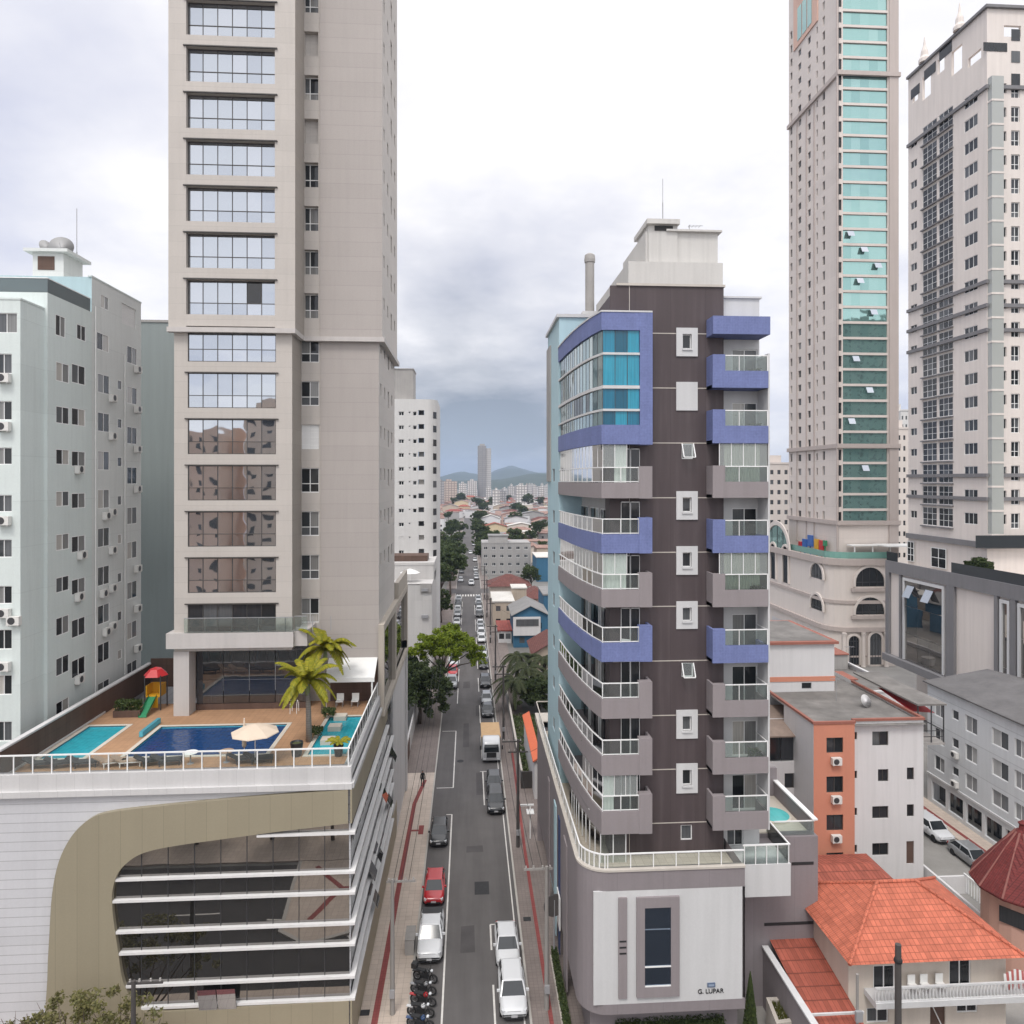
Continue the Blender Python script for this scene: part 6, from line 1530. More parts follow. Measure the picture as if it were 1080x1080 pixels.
# white step block behind, left part and its glazed lean-to
UY = 66.0; ux1 = X(880, UY); utop = onY(850, 679, UY).z
wb = thing('white_step_block', 'plain white upper block with a salmon stripe and a flat brown roof edge', 'building', (29, UY, 0))
hz = [(onY(845.5,720,UY).x, onY(856,720,UY).x, onY(850,726.5,UY).z, onY(850,720,UY).z)]
b = MB(); b.facade((0,UY), (1,0), 21, ux1, 0, utop, hz, .15); b.face([(ux1,UY,0),(ux1,80,0),(ux1,80,utop),(ux1,UY,utop)]); b.face([(21,UY,utop),(ux1,UY,utop),(ux1,76,utop),(21,76,utop)]); b.build('wall', M['lowwhite'], wb)
window(wb, (0,UY), (1,0), hz[0], .12, 1, 1, .04, 'grey_metal', 'pane')
MB().box(21, ux1+.06, UY-.06, UY+.0, onY(850,718.5,UY).z, onY(850,713.5,UY).z).build('salmon_stripe', M['salmon'], wb)
b = MB().box(21, ux1+.3, UY-.3, 76, utop, utop+.25); b.build('flat_roof', M['salmon_trim'], wb); MB().box(21, ux1-.2, UY+.2, 75.6, utop+.25, utop+.28).build('roof_surface', M['roofslab'], wb)
lb = thing('glazed_balcony_wing', 'white wing with a dark glazed balcony under a rusty tin roof', 'building', (26, 60, 0))
LY = 60.0; lz0, lz1 = onY(835,803,LY).z, onY(835,775,LY).z; lx1 = onY(855,800,LY).x
h = (onY(827.5,830,LY).x, onY(845,830,LY).x, onY(835,831,LY).z, onY(835,815.5,LY).z)
b = MB(); b.facade((0,LY), (1,0), 21, lx1, 0, lz0, [h], .15); b.face([(21,LY,lz0),(lx1,LY,lz0),(lx1,66,lz0),(21,66,lz0)]); b.box(21, lx1, LY+2.4, 66, lz0, lz1+.6); b.build('wall', M['lowwhite'], lb)
window(lb, (0,LY), (1,0), h, .12, 2, 1, .05, 'dark_alu', 'pane_dark')
for k in range(5):
    x0 = 22.6+k*1.2; g = MB().box(x0, x0+1.15, LY+.1, LY+.14, lz0+.1, lz1-.1); g.build('balcony_glazing', M['pane_dark'], lb)
b = MB(); b.face([(21,LY-.25,lz1),(lx1+.1,LY-.25,lz1),(lx1+.1,LY+4.8,lz1+1.1),(21,LY+4.8,lz1+1.1)]); b.face([(21,LY-.25,lz1-.12),(lx1+.1,LY-.25,lz1-.12),(lx1+.1,LY-.25,lz1),(21,LY-.25,lz1)]); b.build('tin_roof', paint('rusty_tin', (.25,.19,.155), .3, .7, .25), lb)
# roofs and clutter behind, up to the arcade
def flat_house(label, x0, x1, y0, y1, z, m, rm='roofslab', name='low_building', par=.5):
    t = thing(name, label, 'building', ((x0+x1)/2, y0, 0)); b = MB().box(x0, x1, y0, y1, 0, z, skip='t'); b.face([(x0,y0,z-par),(x1,y0,z-par),(x1,y1,z-par),(x0,y1,z-par)], 1); b.build('wall', [M[m], M[rm]], t)
    b = MB().box(x0-.1,x1+.1,y0-.1,y0+.15,z,z+.15).box(x0-.1,x0+.15,y0+.15,y1,z,z+.15).box(x1-.15,x1+.1,y0+.15,y1,z,z+.15).box(x0-.1,x1+.1,y1-.15,y1+.1,z,z+.15); b.build('parapet', M[m], t); return t
flat_house('flat grey roofed block behind the salmon parapet with a water tank on it', sx1-.0+.2, 45, 69.5, 88, 13.2, 'lowwhite')
flat_house('low grey block right behind the white step block', 35.8, 46, 90, 108, 11.0, 'concrete')
flat_house('long low building before the arcade columns', 47, 59, 96, 120, 6.5, 'lowwhite')
wt_ = thing('water_tank', 'round blue plastic water tank on the flat grey roof', 'water tank', (40.6, 79, 12.7)); local('tank', MB().lathe([(1.0,0),(1.25,1.1),(1.25,1.2)], n=22).mesh('tank', plain('tank_blue', (.03,.14,.34), .4), False), wt_); local('lid', MB().lathe([(1.3,1.2),(1.25,1.35),(.4,1.55),(0,1.56)], n=22).mesh('lid', M['dark_metal']), wt_)
ro = thing('white_sloping_roof', 'long white sloping roof shed between the step block and the arcade', 'shed', (50, 92, 0)); b = MB(); b.face([(38,90,9),(47,76,8.2),(47,110,11.5),(38,112,12.5)]); b = MB().prism([(36,90),(46.6,88.2),(46.6,110),(36,110)], 0, 11.6); b.build('wall', M['lowwhite'], ro); 
b = MB(); b.face([(35.6,87.9,11.65),(47,87.9,11.65),(47,110,12.9),(35.6,110,12.9)]); b.face([(35.6,87.9,11.4),(35.6,87.9,11.65),(35.6,110,12.9),(35.6,110,11.4)]); b.face([(35.6,87.9,11.4),(47,87.9,11.4),(47,87.9,11.65),(35.6,87.9,11.65)]); b.build('roof', paint('cream_roof_sheet', (.58,.53,.47), .1, .4, .15), ro)
tr_ = thing('red_tiled_annex', 'white annex with a mossy dark red tiled roof beside the corner building', 'house', (31, 84, 0))
MB().box(27, 36, 84, 94, 0, onY(830,668,84).z).build('wall', M['lowwhite'], tr_); z_ = onY(830,668,84).z
M['mossred'] = tiles('mossy_red_tiles', (.20,.055,.05), stain=.5)
b = MB(); b.face([(26.6,83.6,z_),(36.4,83.6,z_),(34.4,90,z_+2.6),(28,90,z_+2.6)]); b.face([(36.4,83.6,z_),(36.4,96,z_),(34.4,90,z_+2.6)]); b.face([(26.6,83.6,z_),(28,90,z_+2.6),(26.6,96,z_)]); b.build('roof', M['mossred'], tr_)
# roof clutter
for lab, x_, y_, z_, r_ in (('pale round water tank on the white step block roof', 27, 71, utop+.28, .9), ('second pale water tank on the white step block roof, farther back', 30, 73, utop+.28, .8), ('grey round water tank on the low grey block behind', 40, 98, 10.5, 1.0), ('pale water tank on the long low building before the arcade', 52, 106, 6.0, 1.0)):
    t = thing('water_tank', lab, 'water tank', (x_, y_, z_)); local('tank', MB().lathe([(r_*.85,0),(r_,.9),(r_,1.0)], n=18).mesh('tank', M['concrete' if 'grey' in lab else 'lowwhite']), t); local('lid', MB().lathe([(r_*1.04,1.0),(r_,1.12),(.3,1.3),(0,1.3)], n=18).mesh('lid', M['concrete']), t)
q = onZ(912, 745, sz-.35)
t = thing('satellite_dish', 'small pale dish lying on the grey slab roof of the salmon building', 'satellite dish', (q.x, q.y, sz-.35)); local('dish', MB().lathe([(0,0),(.35,.05),(.6,.16)], n=18).mesh('dish', M['lowwhite'], True), t, (0,0,.45), rot=(1.1,0,.4)); local('mast', MB().tube([(0,.08,0),(0,.05,.48)], .03).mesh('mast', M['grey_metal']), t)
for lab, x_, y_, w_, d_, h_ in (('small tin roofed hut on the flat grey roof by the blue tank', 43, 82, 1.6, 2.0, 1.7), ('grey stair box on the flat grey roof behind the salmon parapet', 39.6, 73, 1.2, 1.4, 1.2)):
    t = thing('roof_hut', lab, 'hut', (x_, y_, 12.7)); local('wall', MB().box(-w_,w_,-d_,d_,0,h_).mesh('wall', M['concrete']), t); local('roof', MB().box(-w_-.15,w_+.15,-d_-.15,d_+.15,h_,h_+.12).mesh('roof', M['salmon_trim']), t)
for lab, x_, y_ in (('thin aerial on the salmon building roof', 34, 63), ('thin aerial on the flat grey roof behind the parapet', 42, 75)):
    an_ = thing('television_aerial', lab, 'antenna', (x_, y_, sz-.4)); local('mast', MB().tube([(0,0,0),(0,0,2.2)], .025).mesh('mast', M['grey_metal']), an_)
    e = MB().bar((-.5,0,2.1),(.5,0,2.1),.025)
    for k in range(4): e.bar((-.45+k*.3,-.3,2.1),(-.45+k*.3,.3,2.1),.018)
    local('elements', e.mesh('elements', M['grey_metal']), an_)
# red-awning balcony on the right of the salmon building
ab = thing('rooftop_balcony', 'cluttered steel balcony with a red awning at the salmon building corner', 'balcony', (40, 60, 0))
zb = Zs(790); b = MB().box(sx1+.15, sx1+2.6, 58, 66, zb-.2, zb); b.build('floor', M['concrete'], ab)
b = MB()
for x_ in (sx1+.2, sx1+1.4, sx1+2.5):
    b.box(x_-.04, x_+.04, 58, 58.08, zb, zb+3.2)
for z_ in (zb+.5, zb+1.0): b.box(sx1+.2, sx1+2.5, 58.02, 58.06, z_-.03, z_+.03)
b.box(sx1+2.46, sx1+2.54, 58, 66, zb+.97, zb+1.03); b.build('railing', M['dark_metal'], ab)
b = MB(); b.face([(sx1+.2,59,zb+2.4),(sx1+2.4,59,zb+2.2),(sx1+2.4,64,zb+2.8),(sx1+.2,64,zb+3)]); b.build('awning', M['red_pl'], ab)
b = MB().box(sx1+.1, sx1+2.7, 57.9, 68, zb+3.2, zb+3.35); b.build('roof_sheet', M['roofslab'], ab)
MB().box(sx1+.15, sx1+1.0, 60, 66, zb-1.6, zb-.2).build('wall', M['lowwhite'], ab)

# ================================================================== WHITE BUILDING ACROSS THE SIDE STREET
M['coolwhite'] = paint('cool_white_render', (.62,.635,.645), .06, .3, .12, lines=(99,2.95,.05), linecol=.8)
rw = thing('white_terrace_block', 'long white block with strip windows over a dark garage, across the side street', 'building', (52, 66, 0))
WX, WY0, WY1, WTZ = 50.0, 58.0, 73.6, 12.9
hs = []; ay = lambda u: WY1-onX(u, 800, WX).y
for zb, zt_ in ((9.75,11.35),(6.85,8.45),(4.0,5.5)):
    for u0, u1 in ((985.5,996),(1018,1030.5),(1046,1063.5)): hs.append((ay(u0), ay(u1), zb, zt_))
    hs.append((ay(1004), ay(1011), zb+.55, zt_-.1))
    hs.append((ay(1070), ay(1082), zb, zt_))
gar = [(.7+k*2.6, 2.9+k*2.6, .5, 2.5) for k in range(5)]
b = MB(); b.facade((WX,WY1), (0,-1), 0, WY1-WY0, 0, WTZ, hs+gar, .25); b.face([(WX,WY1,0),(66,WY1,0),(66,WY1,WTZ),(WX,WY1,WTZ)]); b.face([(WX,WY0,0),(66,WY0,0),(66,WY0,WTZ),(WX,WY0,WTZ)])
b.build('wall', M['coolwhite'], rw)
for h in hs: window(rw, (WX,WY1), (0,-1), h, .18, 2 if h[3]-h[2] > 1.3 else 1, 1, .05, 'white_metal', 'pane_light')
for h in gar: MB().box(WX+.9, WX+.95, WY1-h[1], WY1-h[0], h[2], h[3]).build('garage_gate', M['pane_dark'], rw)
b = MB().box(WX-.35, 61.5, WY0-.3, WY1+.3, WTZ, WTZ+.14); b.face([(WX-.3,WY0-.2,WTZ+.15),(WX-.3,WY1+.2,WTZ+.15),(57,WY1+.2,WTZ+1.3),(57,WY0-.2,WTZ+1.3)]); b.face([(61.4,WY0-.2,WTZ+.15),(61.4,WY1+.2,WTZ+.15),(57,WY1+.2,WTZ+1.3),(57,WY0-.2,WTZ+1.3)]); b.build('roof', paint('dark_roof_sheet', (.13,.125,.125), .3, .5, .2), rw)
for u, z_ in ((1009,8.4-1.6),(1009,5.2-1.4),): ac_unit(rw, (WX,WY1), (0,-1), ay(u), z_)
MB().box(WX-.12, WX-.0, WY0, WY1, 3.0, 3.25).build('wall_band', M['cwhite'], rw)
sheet('side_road', 42.3, 47.4, 43, 96, .012, 'asphalt'); pavement('pavement', 47.4, 50, 43, 96, 'pave_cream')
sheet('tactile_paving', 48.2, 48.6, 43, 96, .138, 'red_tactile')

# ================================================================== RED-ROOFED HOUSE, TURRET, STREET WALLS
M['terracotta'] = tiles('orange_red_tiles', (.52,.15,.09), .30, .40, .25, .5)
M['terracotta_old'] = tiles('brown_red_tiles', (.38,.105,.07), .3, .36, .3, .45)
M['darktile'] = tiles('dark_red_tiles', (.16,.03,.028), .26, .32, .25, .4)
M['housecream'] = paint('cream_house_render', (.60,.54,.47), .07, .5, .14)
def hip(bm, x0, x1, y0, y1, z0, z1, m=0):
    w = min(x1-x0, y1-y0)/2
    if x1-x0 >= y1-y0: a, c = (x0+w, (y0+y1)/2, z1), (x1-w, (y0+y1)/2, z1)
    else: a, c = ((x0+x1)/2, y0+w, z1), ((x0+x1)/2, y1-w, z1)
    p = [(x0,y0,z0),(x1,y0,z0),(x1,y1,z0),(x0,y1,z0)]
    if x1-x0 >= y1-y0: F_ = [[p[0],p[1],c,a],[p[1],p[2],c],[p[2],p[3],a,c],[p[3],p[0],a]]
    else: F_ = [[p[0],p[1],a],[p[1],p[2],c,a],[p[2],p[3],c],[p[3],p[0],a,c]]
    for f in F_: bm.face(f, m)
    bm.face([p[3],p[2],p[1],p[0]], m)
    return a, c, p
hh = thing('red_roof_house', 'cream two storey house with a bright orange hipped tile roof and white balustrade', 'house', (28, 41.5, 0))
HX0, HX1, HY0, HY1, HZ = 22.4, 33.4, 40.0, 48.4, 6.4
b = MB(); a, c, p = hip(b, HX0, HX1, HY0, HY1, HZ, 8.75); rf = b.build('roof', M['terracotta'], hh)
b = MB(); b.face([(HX0,48.45,4.7),(32.2,48.45,4.7),(31.0,52.2,5.45),(HX0,52.2,5.45)]); b.face([(32.2,48.45,4.7),(32.2,55,4.7),(31.0,52.2,5.45)]); b.face([(HX0,52.2,5.45),(31.0,52.2,5.45),(32.2,55,4.7),(HX0,55,4.7)]); b.build('rear_roof', M['terracotta_old'], hh)
b = MB()
for q in ((a,c),(a,p[0]),(c,p[1]),(a,p[3]),(c,p[2])): b.tube([Vector(q[0])+Vector((0,0,.04)), Vector(q[1])+Vector((0,0,.04))], .11, 8)
b.build('ridge_tiles', M['terracotta'], rf)
x = lambda u: onY(u, 1040, 41.2).x; zq = lambda v: onY(980, v, 41.2).z
hs = [(x(921),x(944),zq(1044),zq(1016)), (x(1001),x(1024),zq(1044),zq(1014)), (x(914),x(937),zq(1076),zq(1060)), (x(1009),x(1031),zq(1070),zq(1055)), (x(981),x(997),0,zq(1057))]
b = MB(); b.facade((0,41.2), (1,0), HX0+.6, HX1-.4, 0, HZ, hs, .15); b.face([(HX0+.6,41.2,0),(HX0+.6,48,0),(HX0+.6,48,HZ),(HX0+.6,41.2,HZ)]); b.face([(HX1-.4,41.2,0),(HX1-.4,48,0),(HX1-.4,48,HZ),(HX1-.4,41.2,HZ)]); b.box(HX0+.3, 31.8, 48.6, 54.8, 0, 4.65)
b.build('wall', M['housecream'], hh)
for h in hs[:4]: window(hh, (0,41.2), (1,0), h, .13, 2, 1, .07, 'white_metal', 'pane_dark')
h = hs[4]; dd = MB().box(h[0], h[1], 41.3, 41.36, 0, h[3]).build('door', M['brownwall'], hh); MB().bar((h[0]+.1,41.28,h[3]-.1),(h[1]-.1,41.28,1.4),.06).build('door_brace', M['white'], dd)
zf, zr = onY(980,1052,40.2).z, onY(980,1037,40.2).z
MB().box(x(911), HX1+2, 39.9, 41.2, zf-.35, zf).build('balcony_slab', M['cwhite'], hh)
b = MB().box(x(911), HX1+2, 39.95, 40.07, zr-.09, zr+.02).box(x(911), HX1+2, 39.95, 40.07, zf, zf+.07)
k = 0
xx = x(911)
while xx < HX1+2: b.lathe([(.03,0),(.055,.25),(.03,.5),(.045,zr-zf-.15)], xx, 40.01, 6, z=zf+.07); xx += .21
b.build('balustrade', M['cwhite'], hh)
# patio furniture on the balcony
for lab, u in (('white plastic chair on the red roof house balcony between the two dark doors', 970), ('white plastic chair next to the dark right door of the house balcony', 986), ('stacked white chair at the middle of the house balcony, by the post', 957)):
    t = thing('balcony_chair', lab, 'chair', (x(u), 40.6, zf), 'white chairs on the house balcony')
    local('seat', MB().box(-.25,.25,-.25,.25,.4,.45).mesh('seat', M['white']), t); local('backrest', MB().box(-.23,.23,.2,.25,.45,.95).mesh('backrest', M['white']), t)
    for px_, py_ in ((-.22,-.22),(.22,-.22),(.22,.22),(-.22,.22)): local('leg', MB().box(px_-.02,px_+.02,py_-.02,py_+.02,0,.4).mesh('leg', M['white']), t)
# lean-to roof and grey boundary wall on its left
an = thing('tiled_lean_to', 'low lean-to with orange tiles between the red roof house and the mauve wing', 'lean-to', (21.5, 40.5, 0))
b = MB(); b.face([(20.0,38.4,3.1),(23.0,38.4,3.1),(23.0,46.5,4.6),(20.0,46.5,4.6)]); b.face([(20.0,38.4,2.95),(20.0,38.4,3.1),(23.0,38.4,3.1),(23.0,38.4,2.95)]); b.build('roof', M['terracotta_old'], an); MB().box(20.2, 22.9, 38.6, 46, 0, 2.9).build('wall', M['housecream'], an)
gw = thing('boundary_wall', 'grey boundary wall with a white coping sloping beside the tiled lean-to', 'wall', (19.7, 41, 0)); MB().box(19.5, 19.75, 37.5, 45.4, 0, 4.0).build('wall', M['mauve_base'], gw); MB().box(19.42, 19.83, 37.4, 45.4, 4.0, 4.12).build('coping', M['cwhite'], gw); MB().box(19.83, 23, 39.5, 39.6, 3.9, 4.02).build('cross_beam', M['cwhite'], gw)
tu = thing('turret', 'round turret with a conical dark red tiled roof and finial, cut by the picture edge', 'turret', (40.2, 48.6, 0))
MB().lathe([(2.55,0),(2.55,6.0)], 40.2, 48.6, 20).build('wall', paint('pink_render', (.50,.30,.24), .08, .5, .12), tu)
MB().lathe([(3.25,5.45),(3.3,5.6),(1.3,8.4),(.45,9.4),(.25,9.6),(.2,9.9),(.3,10.05),(0,10.3)], 40.2, 48.6, 12).build('roof', M['darktile'], tu)
b = MB()
for k in range(12):
    t_ = 2*math.pi*k/12; b.tube([(40.2+3.28*math.cos(t_), 48.6+3.28*math.sin(t_), 5.62),(40.2+.45*math.cos(t_), 48.6+.45*math.sin(t_), 9.44)], .07, 6)
b.build('hip_tiles', paint('mossy_ridge', (.24,.10,.085), .3, 3, .2), tu)
for k in (-1.9, -2.5, -1.3):
    cx, cy = 40.2+2.57*math.cos(k), 48.6+2.57*math.sin(k); g = MB(); g.obox((cx,cy,4.2), (.75,.04,.55), k+math.pi/2); g.build('window', M['pane_dark'], tu)
tw = thing('street_railing', 'white metal railing and low wall along the side street behind the red roof', 'railing', (40, 52, 0))
MB().box(38.6, 38.8, 50.5, 58, 0, 2.2).box(39.5, 42.2, 56.8, 57, 0, 1.5).build('wall', M['lowwhite'], tw)
b = MB()
for k in range(22): b.box(41.9, 41.96, 50+k*.32, 50.05+k*.32, .2, 1.6)
b.box(41.88, 41.98, 50, 57, 1.6, 1.68); b.build('rails', M['white_metal'], tw)
q = onY(1065, 1035, 41)
t = thing('striped_cloth', 'red and white striped cloth hanging over the balcony end of the red roof house', 'cloth', (q.x, 40.4, zf))
b = MB()
for k in range(10): b.face([(-.8+k*.16,-.05*math.sin(k),.1),(-.64+k*.16,-.05*math.sin(k+1),.1),(-.64+k*.16,.1,1.25-.06*abs(k-4.5)),(-.8+k*.16,.1,1.28-.06*abs(k-4.5))], k % 2)
local('cloth', b.mesh('cloth', [M['white'], plain('faded_red_cloth', (.42,.12,.11), .9)]), t)
pl_ = thing('raised_planter', 'cream raised planter filled with grass beside the white garage door', 'planter', (17.6, 42.6, 0))
q = [onZ(810,1054,2.2), onZ(834,1053,2.2), onZ(846,1075,2.2), onZ(820,1079,2.2)]
pp = [(q[3].x,q[3].y),(q[2].x,q[2].y),(q[1].x,q[1].y),(q[0].x,q[0].y)]; cx = sum(p_[0] for p_ in pp)/4; cy = sum(p_[1] for p_ in pp)/4
b = MB(); b.prism([(cx+(p_[0]-cx)*1.12, cy+(p_[1]-cy)*1.12) for p_ in pp], 0, 2.05, 0)
inn = [(cx+(p_[0]-cx)*.82, cy+(p_[1]-cy)*.82) for p_ in pp]; out_ = [(cx+(p_[0]-cx)*1.12, cy+(p_[1]-cy)*1.12) for p_ in pp]
for k in range(4):
    j = (k+1) % 4; b.face([(*out_[k],2.05),(*out_[j],2.05),(*out_[j],2.25),(*out_[k],2.25)]); b.face([(*out_[k],2.25),(*out_[j],2.25),(*inn[j],2.25),(*inn[k],2.25)]); b.face([(*inn[k],2.25),(*inn[j],2.25),(*inn[j],2.0),(*inn[k],2.0)])
b.build('box', M['cstone'], pl_); PLANTER = (inn, 2.1)
g = MB()
for k in range(900):
    s_, t_ = R.random(), R.random(); A_ = Vector(inn[0]).lerp(Vector(inn[1]), s_).lerp(Vector(inn[3]).lerp(Vector(inn[2]), s_), t_); an_ = R.uniform(0, 6.28); h_ = R.uniform(.1,.28)
    dx, dy = .03*math.cos(an_), .03*math.sin(an_); g.face([(A_.x-dx,A_.y-dy,2.04),(A_.x+dx,A_.y+dy,2.04),(A_.x+R.uniform(-.1,.1),A_.y+R.uniform(-.1,.1),2.08+h_)])
M['grassleaf'] = leafmat('grass_blades', [(.09,.10,.02),(.14,.14,.03),(.07,.09,.02)])
kind(g.build('grass', M['grassleaf'], pl_), 'stuff'); 
b = MB(); b.face([(*p_, 2.045) for p_ in inn]); b.build('soil', M['weeds'], pl_)
# ================================================================== VEHICLES
M['tyre'] = plain('tyre_rubber', (.018,.018,.018), .85); M['rim'] = plain('alloy', (.34,.34,.35), .35, .8)
M['carglass'] = plain('car_glass', (.018,.022,.025), .05, 0, .6); M['lamp'] = plain('headlamp', (.62,.64,.66), .12, 0, .8); M['tail'] = plain('tail_lamp', (.30,.012,.012), .2)
M['trim'] = plain('black_trim', (.022,.022,.023), .5); M['plate'] = plain('number_plate', (.45,.45,.46), .5)
def carpaint(name, col, rough=.28, metal=0.):
    m = plain(name, col, rough, metal, .5, .03); b = m.node_tree.nodes['Principled BSDF']; b.inputs['Coat Weight'].default_value = .6; b.inputs['Coat Roughness'].default_value = .08; return m
PAINT = {'white': carpaint('white_car_paint', (.60,.61,.62)), 'silver': carpaint('silver_car_paint', (.34,.35,.36), .3, .5), 'black': carpaint('black_car_paint', (.014,.015,.016)),
         'grey': carpaint('dark_grey_car_paint', (.055,.058,.062), .3, .4), 'red': carpaint('red_car_paint', (.42,.012,.018)), 'blue': carpaint('blue_car_paint', (.03,.07,.17))}
def loft(st):
    """stations (y, zbot, zbelt, ztop, half width low, half width top) from nose to tail"""
    b = MB(); K = len(st); n = 12
    for y, zb, zm, zt, w, wt in st:
        ring_ = [(.55*w,zb),(.93*w,zb+.03),(w,zb+.16),(w*1.0,zm),(wt,zt-.03),(wt*.8,zt)]
        b.v += [(x, y, z) for x, z in ring_]+[(-x, y, z) for x, z in ring_[::-1]]
    for k in range(K-1):
        for q in range(n):
            j = (q+1) % n; b.f.append((k*n+q, k*n+j, (k+1)*n+j, (k+1)*n+q)); b.m.append(0)
    b.f.append(tuple(range(n-1, -1, -1))); b.m.append(0); b.f.append(tuple((K-1)*n+q for q in range(n))); b.m.append(0)
    return b
_car = {}
def car_proto(style):
    if style in _car: return _car[style]
    if style == 'sedan': L, W_, HT = 4.45, .88, 1.46; cab = (1.0, 1.75, 3.45, 4.1); hood = .92; tail = 1.0
    elif style == 'hatch': L, W_, HT = 3.95, .86, 1.50; cab = (.85, 1.6, 3.35, 3.85); hood = .93; tail = 1.0
    elif style == 'suv': L, W_, HT = 4.4, .92, 1.66; cab = (1.05, 1.7, 3.85, 4.28); hood = 1.03; tail = 1.1
    elif style == 'pickup': L, W_, HT = 5.3, .95, 1.80; cab = (1.3, 2.0, 3.35, 3.65); hood = 1.12; tail = 1.12
    else: L, W_, HT = 4.6, .92, 1.95; cab = (.55, 1.2, 4.35, 4.55); hood = 1.05; tail = 1.15
    zb = .24 if style not in ('pickup', 'suv') else .34
    st = [(0,zb+.12,.52,hood-.28,W_*.74,W_*.62),(.10,zb+.02,.56,hood-.16,W_*.88,W_*.76),(.45,zb,.62,hood-.07,W_*.98,W_*.86),(cab[0],zb,.68,hood,W_,W_*.9),(cab[0]+.5,zb,.70,hood+.03,W_,W_*.92),(L*.55,zb,.70,hood+.05,W_,W_*.93),(L-.9,zb,.70,tail,W_,W_*.92),(L-.25,zb+.03,.68,tail-.02,W_*.96,W_*.86),(L-.04,zb+.10,.62,tail-.12,W_*.86,W_*.78),(L,zb+.2,.6,tail-.25,W_*.8,W_*.72)]
    body = loft(st).mesh('body', PAINT['white'], True)
    g = MB(); z0 = hood-.03; w0, w1 = W_*.88, W_*.70; zr = HT-.04
    def fr_(y, z, w): return [(-w,y,z),(w,y,z)]
    q = fr_(cab[0],z0,w0)+fr_(cab[1],zr,w1)+fr_(cab[2],zr,w1)+fr_(cab[3],z0+.05,w0)
    g.v = q; g.f = [(0,1,3,2),(2,3,5,4),(4,5,7,6),(1,7,5,3),(0,2,4,6)]; g.m = [0]*5
    cabin = g.mesh('cabin_glass', M['carglass'])
    r = MB(); y0, y1 = cab[1]-.03, cab[2]+.03; e = .03
    r.v = [(-w1-e,y0,zr-.05),(w1+e,y0,zr-.05),(w1+e,y1,zr-.05),(-w1-e,y1,zr-.05),(-w1*.86,y0+.12,zr+.04),(w1*.86,y0+.12,zr+.04),(w1*.86,y1-.15,zr+.04),(-w1*.86,y1-.15,zr+.04),(-w1-e,y0,zr-.01),(w1+e,y0,zr-.01),(w1+e,y1,zr-.01),(-w1-e,y1,zr-.01)]
    r.f = [(3,2,1,0),(0,1,9,8),(1,2,10,9),(2,3,11,10),(3,0,8,11),(8,9,5,4),(9,10,6,5),(10,11,7,6),(11,8,4,7),(4,5,6,7)]; r.m = [0]*10
    roof = r.mesh('roof', PAINT['white'])
    pil = []
    for s in (-1, 1):
        for a, c in (((s*w0,cab[0],z0),(s*(w1+.01),cab[1],zr)),((s*w0,cab[3],z0+.05),(s*(w1+.01),cab[2],zr)),((s*w0*1.0,(cab[0]+cab[3])/2+.15,z0+.02),(s*(w1+.015),(cab[1]+cab[2])/2+.1,zr))):
            pil.append(MB().bar(a, c, .08 if style != 'pickup' else .10).mesh('pillar', PAINT['white']))
    rad = .31 if style in ('sedan','hatch') else .37
    wh = MB(); wh.lathe([(rad*.6,-.1),(rad*.94,-.1),(rad,-.07),(rad,.07),(rad*.94,.1),(rad*.6,.1)], n=20); wheel = wh.mesh('wheel', M['tyre'])
    rm = MB(); rm.lathe([(0,-.085),(rad*.2,-.09),(rad*.62,-.07),(rad*.62,.07),(rad*.2,.09),(0,.085)], n=14); rim = rm.mesh('rim', M['rim'])
    hl = MB(); hl.box(-.19,.19,-.06,.18,-.09,.07); hlm = hl.mesh('headlight', M['lamp']); tlm = MB().box(-.1,.1,-.1,.06,-.12,.12).mesh('tail_light', M['tail'])
    mir = MB().box(-.1,.1,-.06,.06,-.07,.07).mesh('wing_mirror', PAINT['white'])
    gr = MB().box(-W_*.48,W_*.48,-.05,.05,-.09,.09).mesh('grille', M['trim']); bp = MB().box(-W_*.66,W_*.66,-.05,.06,-.09,.06).mesh('bumper_intake', M['trim']); pl = MB().box(-.2,.2,-.02,.02,-.065,.065).mesh('number_plate', M['plate'])
    bed = None
    if style == 'pickup':
        bb_ = MB(); bb_.box(-W_*.84,W_*.84,3.75,5.2,tail-.3,tail+.012); bed = bb_.mesh('cargo_cover', M['trim'])
    _car[style] = dict(L=L, W=W_, hood=hood, tail=tail, cab=cab, rad=rad, body=body, cabin=cabin, roof=roof, pil=pil, wheel=wheel, rim=rim, hl=hlm, tl=tlm, mir=mir, gr=gr, bp=bp, pl=pl, bed=bed, z0=z0, w0=w0)
    return _car[style]
_pm = {}
def painted(me, col):
    k = (me.name, col)
    if k not in _pm:
        c = me.copy(); c.name = me.name.split('.')[0]; c.materials[0] = PAINT[col]; _pm[k] = c
    return _pm[k]
